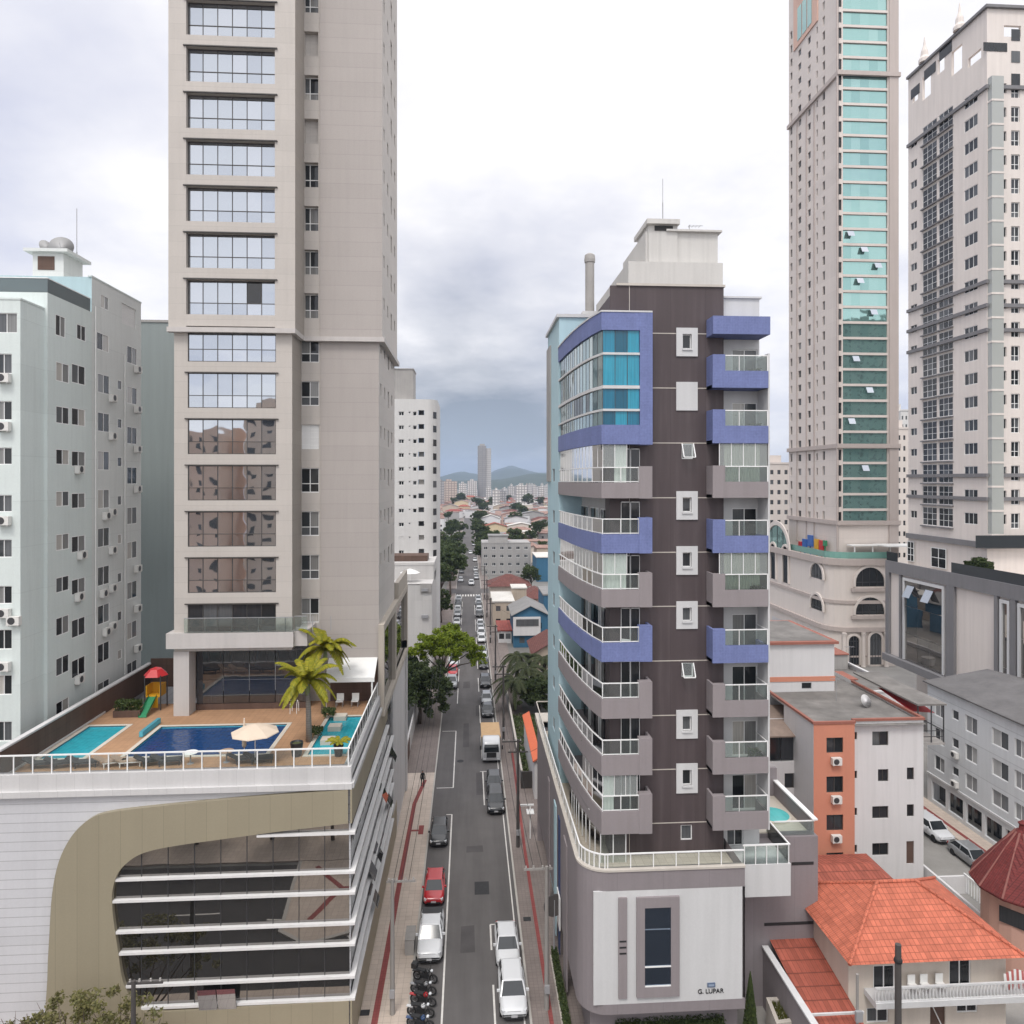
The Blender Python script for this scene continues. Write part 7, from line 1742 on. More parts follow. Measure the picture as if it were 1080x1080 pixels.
def car(style, col, x, y, label, rz=0, detail=2, group='cars parked along the street', name='parked_car', cat='car'):
    P = car_proto(style); t = thing(name, label, cat, (x, y, .012), group, rz)
    local('body', painted(P['body'], col), t); local('cabin_glass', P['cabin'], t); local('roof', painted(P['roof'], col), t)
    for s in (-1, 1):
        for yy in (P['L']*.185, P['L']*.80):
            w = local('wheel', P['wheel'], t, (s*(P['W']-.09), yy, P['rad']), rot=(0, math.pi/2, 0))
            if detail > 1: local('rim', P['rim'], w)
    if detail > 0:
        for p in P['pil']: local('pillar', painted(p, col), t)
        for s in (-1, 1):
            local('headlight', P['hl'], t, (s*P['W']*.64, .12, P['hood']-.26), -s*.35); local('tail_light', P['tl'], t, (s*P['W']*.74, P['L']-.06, P['tail']-.25))
            local('wing_mirror', painted(P['mir'], col), t, (s*(P['w0']+.16), P['cab'][0]+.45, P['z0']+.12))
        local('grille', P['gr'], t, (0, .07, P['hood']-.33)); local('bumper_intake', P['bp'], t, (0, .045, .42)); local('number_plate', P['pl'], t, (0, -.02, .50))
    if P['bed']: local('cargo_cover', P['bed'], t)
    return t
car('pickup', 'white', -2.82, 50.7, 'white pickup truck with a dark cargo cover, parked between the motorcycles and the red hatchback')
car('hatch', 'red', -2.85, 57.6, 'bright red hatchback parked behind the white pickup')
car('hatch', 'black', -2.85, 66.8, 'black hatchback parked alone on the podium side of the street')
car('suv', 'white', 2.95, 45.0, 'white car at the front of the kerb beside the mauve base, nearest the crossarm pole')
car('sedan', 'white', 2.85, 49.8, 'white sedan directly behind the front white car beside the mauve base')
car('suv', 'black', 2.9, 72.9, 'long black car parked nose to the boxed line, before the truck')
car('hatch', 'grey', 2.9, 77.9, 'dark grey car squeezed between the black car and the tan truck')
seq = [('sedan','grey',102.8,'dark sedan first behind the tan truck'),('hatch','silver',108.6,'silver hatchback second behind the tan truck'),('suv','grey',117.4,'dark grey car third behind the tan truck'),('hatch','black',129,'black hatchback standing after the gap, fourth behind the truck'),('sedan','white',133.8,'white sedan fifth in the row behind the truck'),
       ('hatch','silver',139,'silver hatchback sixth in the row behind the truck'),('sedan','white',150,'white sedan seventh in the row, after the second gap'),('suv','white',155.4,'white tall car eighth in the row behind the truck'),('hatch','silver',161,'silver hatchback ninth in the row behind the truck'),('sedan','white',166,'white sedan tenth in the row behind the truck'),('sedan','black',178,'black sedan alone, eleventh in the row behind the truck'),('hatch','white',184,'white hatchback twelfth in the row behind the truck'),('hatch','grey',189.5,'dark hatchback thirteenth in the row behind the truck'),('sedan','white',195,'white sedan next to last before the crossing, by the brown roofed house'),('hatch','silver',201,'silver hatchback last before the crossing by the brown roofed house')]
for s, c, y, lab in seq: car(s, c, 2.85, y, lab, detail=2 if y < 120 else 1)
seq = [('pickup','silver',117,'silver pickup under the bright green tree'),('hatch','red',124.6,'red hatchback half hidden behind the silver pickup under the tree'),('van','white',131,'white van half hidden by the bright green crown'),('sedan','white',168.5,'white sedan on the tree side, past the bright green crown'),('sedan','silver',179,'silver sedan second on the tree side past the bright crown'),('hatch','white',185,'white hatchback third on the tree side past the bright crown'),('sedan','black',190.5,'black sedan fourth on the tree side past the bright crown'),('hatch','silver',196,'silver hatchback fifth on the tree side past the bright crown'),('sedan','white',201.5,'white sedan sixth on the tree side, just before the crossing')]
for s, c, y, lab in seq: car(s, c, -2.8, y, lab, detail=2 if y < 120 else 1)
car('suv', 'white', 1.0, 232, 'white tall car driving towards the crossing, beyond the stripes', name='moving_car', group='cars driving in the street')
for i, (x, y, c) in enumerate(((-2.6,240,'white'),(2.8,246,'silver'),(2.8,253,'white'),(-2.6,262,'grey'),(2.8,268,'white'),(-2.6,290,'silver'),(2.8,300,'white'),(1,330,'white'),(-2.6,345,'white'),(2.8,372,'silver'))):
    car('sedan' if i % 2 else 'hatch', c, x, y, f'tiny {c} car in the street beyond the crossing', detail=0, group=f'distant {c} cars beyond the crossing')
car('suv', 'white', 45.7, 64.3, 'white tall car with a dark roof panel in the side street by the garage', rz=.05)
car('sedan', 'silver', 45.9, 59.2, 'silver sedan in the side street beside the turret')
# truck
t = thing('cargo_truck', 'white cab truck with a tan covered cargo bed parked along the kerb', 'truck', (2.85, 86.6, .012), None)
cb_ = loft([(0,.5,1.2,2.0,1.05,.95),(.1,.45,1.3,2.3,1.12,1.0),(.5,.45,1.35,2.75,1.15,1.02),(1.5,.45,1.35,2.85,1.15,1.05),(1.9,.5,1.3,2.8,1.13,1.05)]); local('cab', cb_.mesh('cab', PAINT['white'], True), t)
g = MB(); g.face([(-.92,-.03,1.35),(.92,-.03,1.35),(.90,-.02,1.95),(-.90,-.02,1.95)]); g.face([(-.90,-.02,1.95),(.90,-.02,1.95),(.86,.06,2.28),(-.86,.06,2.28)])
for s in (-1,1): g.face([(s*1.165,.4,1.5),(s*1.165,1.3,1.5),(s*1.09,1.3,2.4),(s*1.09,.5,2.4)])
local('cab_glass', g.mesh('cab_glass', M['carglass']), t); local('grille', MB().box(-.6,.6,-.04,.04,.7,1.3).mesh('grille', M['trim']), t); local('bumper', MB().box(-1.12,1.12,-.12,.1,.4,.68).mesh('bumper', M['grey_metal']), t)
for s in (-1,1):
    local('headlight', M and MB().box(s*.85-.18,s*.85+.18,-.14,-.1,.48,.66).mesh('headlight', M['lamp']), t); local('wing_mirror', MB().box(s*1.35-.09,s*1.35+.09,.2,.3,1.6,2.1).mesh('wing_mirror', M['trim']), t)
local('cargo_bed', MB().box(-1.2,1.2,2.05,7.2,.9,2.35).mesh('cargo_bed', paint('worn_green_bed', (.30,.27,.22), .2, 1, .2)), t); local('tarpaulin', MB().box(-1.22,1.22,2.0,7.25,2.36,2.55).mesh('tarpaulin', plain('tan_tarpaulin', (.50,.33,.18), .9, var=.15)), t)
local('chassis', MB().box(-.5,.5,.6,7.0,.55,.88).mesh('chassis', M['trim']), t)
wm = MB().lathe([(.25,-.14),(.45,-.14),(.48,-.1),(.48,.1),(.45,.14),(.25,.14)], n=20).mesh('wheel', M['tyre']); rm = MB().lathe([(0,-.1),(.26,-.11),(.26,.11),(0,.1)], n=12).mesh('rim', M['rim'])
for s in (-1,1):
    for y in (.95, 5.6): w = local('wheel', wm, t, (s*1.0, y, .48), rot=(0,math.pi/2,0)); local('rim', rm, w)
# motorcycles
def torus(R_, r_, n=18, k=8):
    b = MB()
    for i in range(n):
        a = 2*math.pi*i/n
        for j in range(k):
            c = 2*math.pi*j/k; b.v.append((r_*math.sin(c), (R_+r_*math.cos(c))*math.cos(a), (R_+r_*math.cos(c))*math.sin(a)))
    for i in range(n):
        for j in range(k):
            b.f.append((i*k+j, ((i+1)%n)*k+j, ((i+1)%n)*k+(j+1)%k, i*k+(j+1)%k)); b.m.append(0)
    return b
mt_, mr_ = torus(.27,.06).mesh('wheel', M['tyre'], True), torus(.20,.015,14,6).mesh('rim', M['rim'], True)
def moto(x, y, rz, col, label, box=False):
    t = thing('motorcycle', label, 'motorcycle', (x, y, .012), 'motorcycles parked in front of the white pickup', rz)
    for yy in (-.62, .62): w = local('wheel', mt_, t, (0, yy, .33)); local('rim', mr_, w)
    b = MB(); b.tube([(0,-.62,.33),(0,-.5,.62),(0,-.38,.95)], .04).tube([(0,-.42,.8),(0,0,.62),(0,.62,.36)], .05).box(-.13,.13,-.25,.25,.3,.62); local('frame', b.mesh('frame', M['trim']), t)
    local('fuel_tank', MB().lathe([(.0,.62),(.15,.66),(.17,.76),(.12,.86),(0,.9)], 0, -.18, 12).mesh('fuel_tank', PAINT[col], True), t)
    local('seat', MB().box(-.13,.13,.0,.62,.74,.82).mesh('seat', M['black']), t); local('mudguard', MB().box(-.09,.09,.5,.95,.6,.66).mesh('mudguard', PAINT[col]), t)
    local('handlebar', MB().tube([(-.36,-.22,1.02),(-.12,-.36,.98),(.12,-.36,.98),(.36,-.22,1.02)], .018).mesh('handlebar', M['trim']), t); local('headlight', MB().lathe([(.0,-.06),(.1,-.03),(.1,.05),(0,.07)], 0, -.48, 10, z=.86).mesh('headlight', M['lamp']), t)
    for s in (-1,1): local('rear_mirror', MB().box(s*.34-.06,s*.34+.06,-.24,-.2,1.12,1.2).mesh('rear_mirror', M['trim']), t)
    local('exhaust', MB().tube([(.14,-.05,.3),(.16,.4,.3),(.16,.8,.42)], .04).mesh('exhaust', M['rim']), t)
    if box: local('top_box', MB().box(-.2,.2,.62,1.0,.84,1.16).mesh('top_box', M['trim']), t)
moto(-3.0, 49.2, 1.2, 'black', 'black motorcycle with a top box, closest to the white pickup', True); moto(-3.05, 48.0, 1.3, 'silver', 'silver motorcycle second from the white pickup'); moto(-3.0, 47.0, 1.25, 'red', 'red tanked motorcycle in the middle of the parked row'); moto(-3.1, 46.0, 1.35, 'white', 'white scooter style motorcycle fourth from the pickup'); moto(-3.05, 45.0, 1.3, 'blue', 'dark blue motorcycle last in the row, cut by the frame')

# ================================================================== STREET FURNITURE
M['pole'] = paint('grey_concrete_pole', (.27,.255,.24), .15, .8, .2); M['darkpole'] = paint('dark_pole', (.075,.068,.065), .2, .8, .2); M['cable'] = plain('black_cable', (.02,.02,.02), .7)
def upole(x, y, h, label, arms=1, mat='pole', side=1, lamp=False):
    t = thing('utility_pole', label, 'utility pole', (x, y, .13), 'concrete utility poles along the street')
    local('shaft', MB().tube([(0,0,0),(0,0,h)], .17, 12, r1=.11).mesh('shaft', M[mat]), t)
    for k in range(arms):
        z = h-.25-k*1.0; a = local('crossarm', MB().box(-.95*1, .95, -.05, .05, z-.06, z+.06).mesh('crossarm', M[mat]), t, (side*.55 if k == 0 else 0, .16, 0))
        for q in (-.8,-.3,.3,.8): local('insulator', MB().lathe([(.05,0),(.07,.05),(.04,.12),(.06,.16),(0,.2)], q, 0, 8, z=z+.06).mesh('insulator', M['concrete']), a)
    if lamp: local('lamp_arm', MB().tube([(0,0,h-1.6),(side*.9,0,h-1.3),(side*1.8,0,h-1.2)], .035).box(side*1.8-.12, side*1.8+.45, -.12, .12, h-1.27, h-1.15).mesh('lamp_arm', M['grey_metal']), t)
    local('transformer_box', MB().box(-.16,.16,-.3,-.14,1.2,1.7).mesh('transformer_box', M['grey_metal']), t)
    return t
upole(-4.95, 46.2, 8.8, 'concrete utility pole on the cream pavement beside the motorcycles', 1, lamp=False)
upole(5.15, 46.0, 9.4, 'pale utility pole beside the white cars, its long crossarm over the kerb', 1, side=-1)
upole(4.7, 66.5, 10.2, 'dark utility pole beside the black parked car', 2, 'darkpole', -1)
upole(4.7, 94, 10.0, 'dark utility pole behind the tan truck', 2, 'darkpole', -1)
for i, y in enumerate((122, 150, 178, 206)): upole(4.7, y, 9.6, ['dark utility pole by the dark palms', 'dark utility pole before the house with the blue wall', 'dark utility pole before the beige house', 'dark utility pole next to the brown roofed house'][i], 2, 'darkpole', -1)
upole(-18.2, 39.4, 7.6, 'dark pole with a crossarm rising from the sparse olive tree by the podium', 1, 'darkpole')
t = thing('street_post', 'dark wooden post in front of the red roof house balcony', 'post', (24.1, 38, 0)); local('shaft', MB().tube([(0,0,0),(0,0,8.9)], .2, 12, r1=.16).mesh('shaft', M['darkpole']), t); local('collar', MB().lathe([(.21,7.9),(.23,8.0),(.21,8.1)], n=12).mesh('collar', M['black']), t)
t = thing('meter_post', 'thin grey service post at the corner of the red roof house', 'post', (22.3, 39, 0)); local('shaft', MB().tube([(0,0,0),(0,0,6.6)], .08, 10).mesh('shaft', M['pole']), t); local('meter_box', MB().box(-.2,.2,-.25,-.08,4.0,4.6).mesh('meter_box', M['grey_metal']), t)
t = thing('gate_post', 'white T shaped gate frame beside the brown pavement', 'gate frame', (6.0, 68, .1)); local('post', MB().box(-.06,.06,-.06,.06,0,3.2).mesh('post', M['white_metal']), t); local('beam', MB().box(-1.0,.35,-.07,.07,3.2,3.35).mesh('beam', M['white_metal']), t); local('panel', MB().box(-.35,.35,-.5,.5,2.6,2.66).mesh('panel', M['white_metal']), t)
t = thing('utility_cabinet', 'grey steel service cabinets on the cream pavement beside the white pickup', 'cabinet', (-4.3, 52.6, .13)); local('body', MB().box(-.32,.32,-.8,.8,0,1.1).mesh('body', M['concrete']), t); local('lid', MB().box(-.36,.36,-.84,.84,1.1,1.16).mesh('lid', M['pole']), t); local('door', MB().box(-.36,-.325,-.7,.7,.1,1.0).mesh('door', M['grey_metal']), t)
t = thing('round_sign', 'round dark sign on a white panel fixed to the mauve base by the pavement', 'sign', (6.2, 50.5, 0)); local('post', MB().tube([(0,0,0),(0,0,4.6)], .06).mesh('post', M['grey_metal']), t)
d = MB(); d.v = []; d.lathe([(0,-.05),(.8,-.05),(.8,.05),(0,.05)], n=24); local('disc', d.mesh('disc', M['darkpole']), t, (0,0,4.2), rot=(math.pi/2,0,.25)); local('panel', MB().box(.3,.38,-.6,.9,2.7,5.0).mesh('panel', M['white_metal']), t)
t = thing('entrance_awning', 'orange red sheet awning at the side of the grey base, over the weedy yard', 'awning', (7.6, 84, 0)); b = MB(); b.face([(7.0,76,4.4),(7.9,76,4.9),(7.9,91,4.9),(7.0,91,4.4)]); b.face([(7.0,76,4.25),(7.0,91,4.25),(7.0,91,4.4),(7.0,76,4.4)]); b.face([(7.0,76,4.25),(7.9,76,4.75),(7.9,76,4.9),(7.0,76,4.4)]); b.build('sheet', plain('orange_sheet', (.60,.13,.05), .6, var=.12), t); MB().box(7.2, 7.9, 76.3, 90.8, 0, 4.2).build('wall', M['lowwhite'], t)
yw = thing('yard_wall', 'dark stained wall at the front of the weedy yard beside the pavement', 'wall', (7, 79, 0)); MB().box(5.9, 8.2, 79, 79.25, 0, 2.0).build('wall', paint('stained_wall', (.05,.045,.042), .3, .6, .3), yw)
yw = thing('yard_fence', 'pale concrete fence running along the brown pavement beside the yard', 'fence', (6.2, 90, 0)); MB().box(6.0, 6.15, 80, 125, 0, 1.7).build('wall', M['concrete'], yw); MB().box(5.95, 6.2, 80, 125, 1.7, 1.8).build('coping', M['cstone'], yw)
yw = thing('lot_wall', 'white wall with an iron gate past the end of the glass podium', 'wall', (-9, 86, 0)); b = MB().box(-7.7, -7.5, 84, 118, 0, 2.6).box(-24, -7.7, 84, 84.2, 0, 2.6); b.build('wall', M['basewhite'], yw); MB().box(-7.49, -7.44, 86, 90, .1, 2.2).build('iron_gate', M['brownwall'], yw)
# cables
def cable(p, q, sag, label, r=.018):
    p, q = Vector(p), Vector(q); pts = [p.lerp(q, k/14)-Vector((0,0,sag*4*(k/14)*(1-k/14))) for k in range(15)]
    o = MB().tube(pts, r, 5).build('overhead_cable', M['cable']); tag(o, label, 'cable', 'overhead cables along the street')
for k, dx in enumerate((-.8, -.3, .3)):
    ys = [46.0, 66.5, 94, 122, 150]; hs_ = [9.35, 10.1, 9.9, 9.5, 9.5]; xs = [4.6, 4.15, 4.15, 4.15, 4.15]
    for i in range(4): cable((xs[i]+dx, ys[i]+.16, hs_[i]), (xs[i+1]+dx, ys[i+1]+.16, hs_[i+1]), .5, ['kerbside','middle','wallside'][k]+' cable '+['between the pale pole and the dark pole by the black car','between the pole by the black car and the pole behind the truck','between the pole behind the truck and the pole by the palms','between the pole by the palms and the next one'][i])
for k in range(3): cable((-4.9+k*.5, 46.3, 8.75), (-4.9+k*.5, 112, 8.9), 1.2, ['outer','middle','inner'][k]+' black cable above the cream pavement, from the motorcycle pole')
for k, (y0, x1, y1, z1, w_) in enumerate(((66.5,7.3,72,7.5,'the mauve base'),(94,7.4,99,4.6,'the weedy yard'),(122,-7.6,118,6.5,'the white lot wall across the street'),(150,9.6,148,6.2,'the blue house'),(178,6.0,176,5.6,'the beige house'),(206,8.0,204,4.0,'the brown roofed house'))):
    cable((4.5, y0+.16, 9.2), (x1, y1, z1), .35, 'drooping service cable from a dark pole to '+w_)
for k in range(2): cable((4.3+k*.5, 150.2, 9.4), (4.3+k*.5, 206.2, 9.4), 1.0, ['kerbside','wallside'][k]+' cable along the far poles up to the crossing')
# what stands on the balconies of the corner building
def on_balc(i, x, y): return (x, y, zz(bz[i][0])+.22)
def chair(loc, rz, label, m):
    t = thing('balcony_chair', label, 'chair', loc, None, rz)
    local('seat', MB().box(-.26,.26,-.26,.26,.40,.46).mesh('seat', m), t); local('backrest', MB().box(-.26,.26,.22,.27,.46,.98).mesh('backrest', m), t)
    for a_, b_ in ((-.23,-.23),(.23,-.23),(.23,.23),(-.23,.23)): local('leg', MB().box(a_-.02,a_+.02,b_-.02,b_+.02,0,.4).mesh('leg', m), t)
wood = plain('brown_rattan', (.13,.075,.045), .8)
fl = {3:'balcony under the blue frame',4:'upper blue balcony',5:'grey balcony between the two blue ones',6:'lower blue balcony',7:'first grey balcony below the blue ones',8:'second grey balcony below the blue ones',9:'lowest grey balcony'}
for i, x, y, rz, m, c in ((3,9.6,43.9,.6,M['white'],'white'),(4,8.9,44.0,2.2,wood,'brown'),(4,10.0,43.9,.3,wood,'second brown'),(6,8.8,44.2,1.2,wood,'brown'),(6,9.9,44.0,-.5,M['white'],'white'),(7,8.6,44.4,1.0,M['white'],'white'),(7,8.3,46.4,.7,M['white'],'second white'),(8,8.5,45.2,.5,wood,'brown'),(9,9.2,44.1,2.0,M['white'],'white')):
    chair(on_balc(i, x, y), rz, f'{c} chair on the street corner {fl[i]}', m)
PLANTS = [(on_balc(i, x, y), lab) for i, x, y, lab in ((4,8.0,47.5,'leafy pot plant behind the curved rail of the upper blue balcony'),(6,7.9,48.2,'leafy pot plant behind the curved rail of the lower blue balcony'),(7,7.8,49.4,'leafy pot plant behind the curved rail of the first grey balcony below the blue ones'),(8,8.0,47.2,'leafy pot plant behind the curved rail of the second grey balcony below the blue ones'))]+[((18.3,43.9,topz[i]+.22), f'pot plant on the right hand {n_} of the aubergine building') for i, n_ in ((1,'top blue balcony'),(2,'second blue balcony'),(5,'grey balcony between blue ones'),(8,'grey balcony, last but one'))]
# person on the pavement
def person(x, y, label, rz=0.):
    J = [(0,0,.95),(0,0,1.15),(0,0,1.38),(0,-.01,1.5),(0,-.02,1.62),(0,-.02,1.72), (.1,0,.9),(.11,-.13,.5),(.11,-.02,.08),(.11,-.16,.04), (-.1,0,.9),(-.11,.1,.5),(-.11,.26,.12),(-.11,.14,.05), (.18,0,1.40),(.24,.06,1.12),(.24,-.06,.88),(.24,-.10,.78), (-.18,0,1.40),(-.24,-.05,1.12),(-.23,-.2,.92),(-.23,-.26,.84)]
    E_ = [(0,1),(1,2),(2,3),(3,4),(4,5),(0,6),(6,7),(7,8),(8,9),(0,10),(10,11),(11,12),(12,13),(2,14),(14,15),(15,16),(16,17),(2,18),(18,19),(19,20),(20,21)]
    R_ = [.15,.14,.16,.06,.095,.08,.10,.07,.045,.045,.10,.07,.045,.045,.075,.05,.04,.035,.075,.05,.04,.035]
    me = bpy.data.meshes.new('body'); me.from_pydata(J, E_, []); me.materials.append(M['black'])
    o = bpy.data.objects.new('body', me); COL.objects.link(o); t = thing('person', label, 'person', (x, y, .13), None, rz); o.parent = t
    mo = o.modifiers.new('skin', 'SKIN')
    for v, r_ in zip(me.skin_vertices[0].data if me.skin_vertices else [], R_): v.radius = (r_, r_)
    if not me.skin_vertices:
        bm = bmesh.new(); bm.from_mesh(me); ly = bm.verts.layers.skin.verify()
        for v, r_ in zip(bm.verts, R_): v[ly].radius = (r_, r_*.9)
        bm.verts.ensure_lookup_table(); bm.verts[0][ly].use_root = True; bm.to_mesh(me); bm.free()
    o.modifiers.new('sub', 'SUBSURF').render_levels = 2
    local('face', MB().lathe([(0,-.1),(.06,-.08),(.085,0),(.07,.07),(0,.1)], 0, -.045, 12, z=1.63).mesh('face', plain('skin', (.36,.20,.14), .6), True), t); local('hair', MB().lathe([(.095,-.02),(.105,.04),(.08,.1),(0,.125)], 0, -.005, 12, z=1.65).mesh('hair', M['trim'], True), t)
    local('trousers', MB().lathe([(.1,0),(.165,.06),(.17,.2),(.155,.24)], 0, 0, 12, z=.8).mesh('trousers', plain('dark_trousers', (.03,.03,.035), .9), True), t)
    for s in (-1, 1): local('shoe', MB().box(s*.11-.05, s*.11+.05, (-.2 if s > 0 else .05), (.06 if s > 0 else .3), 0, .08).mesh('shoe', M['trim']), t)
person(-5.2, 80.4, 'person in dark clothes walking on the cream pavement near the jog of the red line', 0.2)
# ================================================================== TREES, PALMS, SHRUBS
M['leaf_bright'] = leafmat('bright_leaves', [(.18,.25,.015),(.26,.33,.02),(.13,.19,.015),(.32,.37,.03)])
M['leaf_dark'] = leafmat('dark_leaves', [(.046,.070,.022),(.078,.108,.033),(.034,.052,.018),(.10,.13,.042)])
M['leaf_mid'] = leafmat('mid_leaves', [(.055,.085,.025),(.09,.125,.036),(.04,.062,.02),(.12,.145,.042)])
M['leaf_olive'] = leafmat('olive_leaves', [(.15,.15,.05),(.20,.185,.07),(.10,.105,.035),(.24,.21,.10)])
M['frond'] = leafmat('palm_leaflets', [(.24,.26,.018),(.36,.32,.02),(.16,.19,.016),(.44,.36,.025)])
M['frond_dark'] = leafmat('dark_palm_leaflets', [(.045,.062,.02),(.075,.09,.03),(.03,.045,.015),(.10,.105,.04)])
M['bark'] = paint('bark', (.11,.085,.065), .3, 2, .3); M['palmbark'] = paint('grey_palm_bark', (.26,.235,.21), .2, 1, .2, lines=(99,.16,.02), linecol=.7)
def crown(blobs, n, leaf, mat, seed, name='crown', squash=.75, lean=None):
    Rn = random.Random(seed); b = MB(); tot = sum(r**2 for *_, r in blobs)
    sub = []
    for x, y, z, r in blobs:                       # every limb carries its own clumps
        for k in range(max(4, int(9*r))):
            th, ph = Rn.uniform(0, 6.283), math.acos(Rn.uniform(-.75, 1)); rr = r*Rn.uniform(.65, 1.0)
            sub.append((x+rr*math.sin(ph)*math.cos(th), y+rr*math.sin(ph)*math.sin(th), z+rr*math.cos(ph)*squash, r*Rn.uniform(.22,.42), r*r))
    tot = sum(s[4] for s in sub)
    for x, y, z, r, w in sub:
        for k in range(max(6, int(n*w/tot))):
            th, ph = Rn.uniform(0, 6.283), math.acos(Rn.uniform(-1, 1)); rr = r*Rn.random()**.45
            c = Vector((x+rr*math.sin(ph)*math.cos(th), y+rr*math.sin(ph)*math.sin(th), z+rr*math.cos(ph)*.7))
            s = leaf*Rn.uniform(.6, 1.35); nrm = Vector((Rn.gauss(0,.6), Rn.gauss(0,.6), Rn.uniform(.2,1))).normalized(); a = nrm.orthogonal().normalized()
            a.rotate(Matrix.Rotation(Rn.uniform(0,6.283), 3, nrm)); e = nrm.cross(a)
            b.face([c-a*s, c-e*s*.5, c+a*s, c+e*s*.5])
    return b.mesh(name, M[mat])
def trunk(h, r, blobs, seed):
    Rn = random.Random(seed); b = MB(); b.tube([(0,0,0),(Rn.uniform(-.15,.15),Rn.uniform(-.15,.15),h*.5),(Rn.uniform(-.2,.2),Rn.uniform(-.2,.2),h)], r, 9, r1=r*.65)
    for x, y, z, rr in blobs:
        m = Vector((x*.45, y*.45, h+(z-h)*.45)); b.tube([(0,0,h*.85), m, (x, y, z+rr*.3)], r*.5, 6, r1=r*.1)
    return b.mesh('trunk', M['bark'], True)
def tree(x, y, label, cm, tm, z=.1, rz=0, sc=1., group=None, name='tree'):
    t = thing(name, label, 'tree', (x, y, z), group, rz); t.scale = (sc, sc, sc); local('trunk', tm, t); local('crown', cm, t); return t
def rblobs(seed, n, R_, z0, z1, r0, r1):
    Rn = random.Random(seed); return [(R_*math.cos(a)*q, R_*math.sin(a)*q, Rn.uniform(z0, z1), Rn.uniform(r0, r1)) for a, q in ((k*2.4+Rn.uniform(-.3,.3), math.sqrt((k+.3)/n)) for k in range(n))]
bl = [(0,0,10.2,2.6),(3.2,-.6,9.3,2.2),(-2.8,.8,9.4,2.2),(1.4,2.6,10.4,2.2),(4.9,.8,8.2,1.7),(-4.2,-.8,8.6,1.8),(.6,-2.6,9.0,2.0),(5.4,-1.2,7.0,1.2),(-1.2,-1.8,10.6,1.8)]
tree(-3.9, 108, 'broad tree with a bright yellow green crown overhanging the street past the podium', crown(bl, 15000, .21, 'leaf_bright', 1), trunk(6.2,.32,bl,1), name='spreading_tree')
bl = [(0,0,6.6,2.8),(-2.4,.6,5.6,2.5),(2.3,-.4,5.4,2.5),(-.6,-1.8,4.0,2.3),(1.8,1.6,7.4,2.1),(-3.2,-.8,3.6,2.0),(2.4,-1.4,3.0,1.9)]
cd, td = crown(bl, 13000, .22, 'leaf_dark', 2), trunk(3.4,.3,bl,2)
tree(-7.0, 101, 'dense dark green tree below the bright crown, at the end of the podium', cd, td, name='dark_tree')
tree(-10.5, 107, 'dark green tree half hidden behind the podium end wall', cd, td, rz=2, sc=1.1, name='dark_tree')
bl2 = rblobs(5, 9, 3.4, 7, 10.5, 1.5, 2.5); c2, t2 = crown(bl2, 9000, .27, 'leaf_dark', 5), trunk(5.5,.3,bl2,5)
bl3 = rblobs(8, 8, 3.0, 5, 8.5, 1.4, 2.3); c3, t3 = crown(bl3, 8000, .27, 'leaf_mid', 8), trunk(4,.26,bl3,8)
for i, (x, y, s) in enumerate(((-6.6,172,.85),(-7.5,196,1.05),(-5.4,212,1.15),(-9,216,1.2),(-6,231,1.2),(-9.5,238,1.25),(-5.2,250,1.1))):
    tree(x, y, ['greyish tree beside the pink wall on the left pavement','dark street tree just before the crossing on the left','tall dark street tree at the left corner of the crossing','tall dark tree behind the corner tree of the crossing','dark tree just beyond the crossing on the left','dark tree standing back from the street beyond the crossing','mid green tree last of the left cluster beyond the crossing'][i], (c3 if i in (0,6) else c2), (t3 if i in (0,6) else t2), rz=i*1.3, sc=s, group='street trees on the left pavement')
for i, (x, y, s) in enumerate(((5.6,270,.9),(6.3,290,1.0),(5.6,318,1.0),(-5.6,300,.9),(6.2,352,1.1),(-5.4,345,1.0),(5.8,395,1.1),(-5.5,420,1.1),(6,470,1.2))):
    tree(x, y, ['dark tree beside the grey apartment block on the far street','second dark tree along the grey apartment block','dark tree on the right just past the grey apartment block','mid green tree on the left across from the grey block','green tree on the right, beyond the grey block','green tree on the far left pavement','small green tree far up the street on the right','small green tree far up the street on the left','last tiny tree far up the street'][i], c3 if i % 2 else c2, t3 if i % 2 else t2, rz=i*2.1, sc=s, group='trees along the far street')
tree(19.0, 212, 'round dark bush tree beside the brown hip roof house', c2, t2, sc=.75, name='garden_tree')
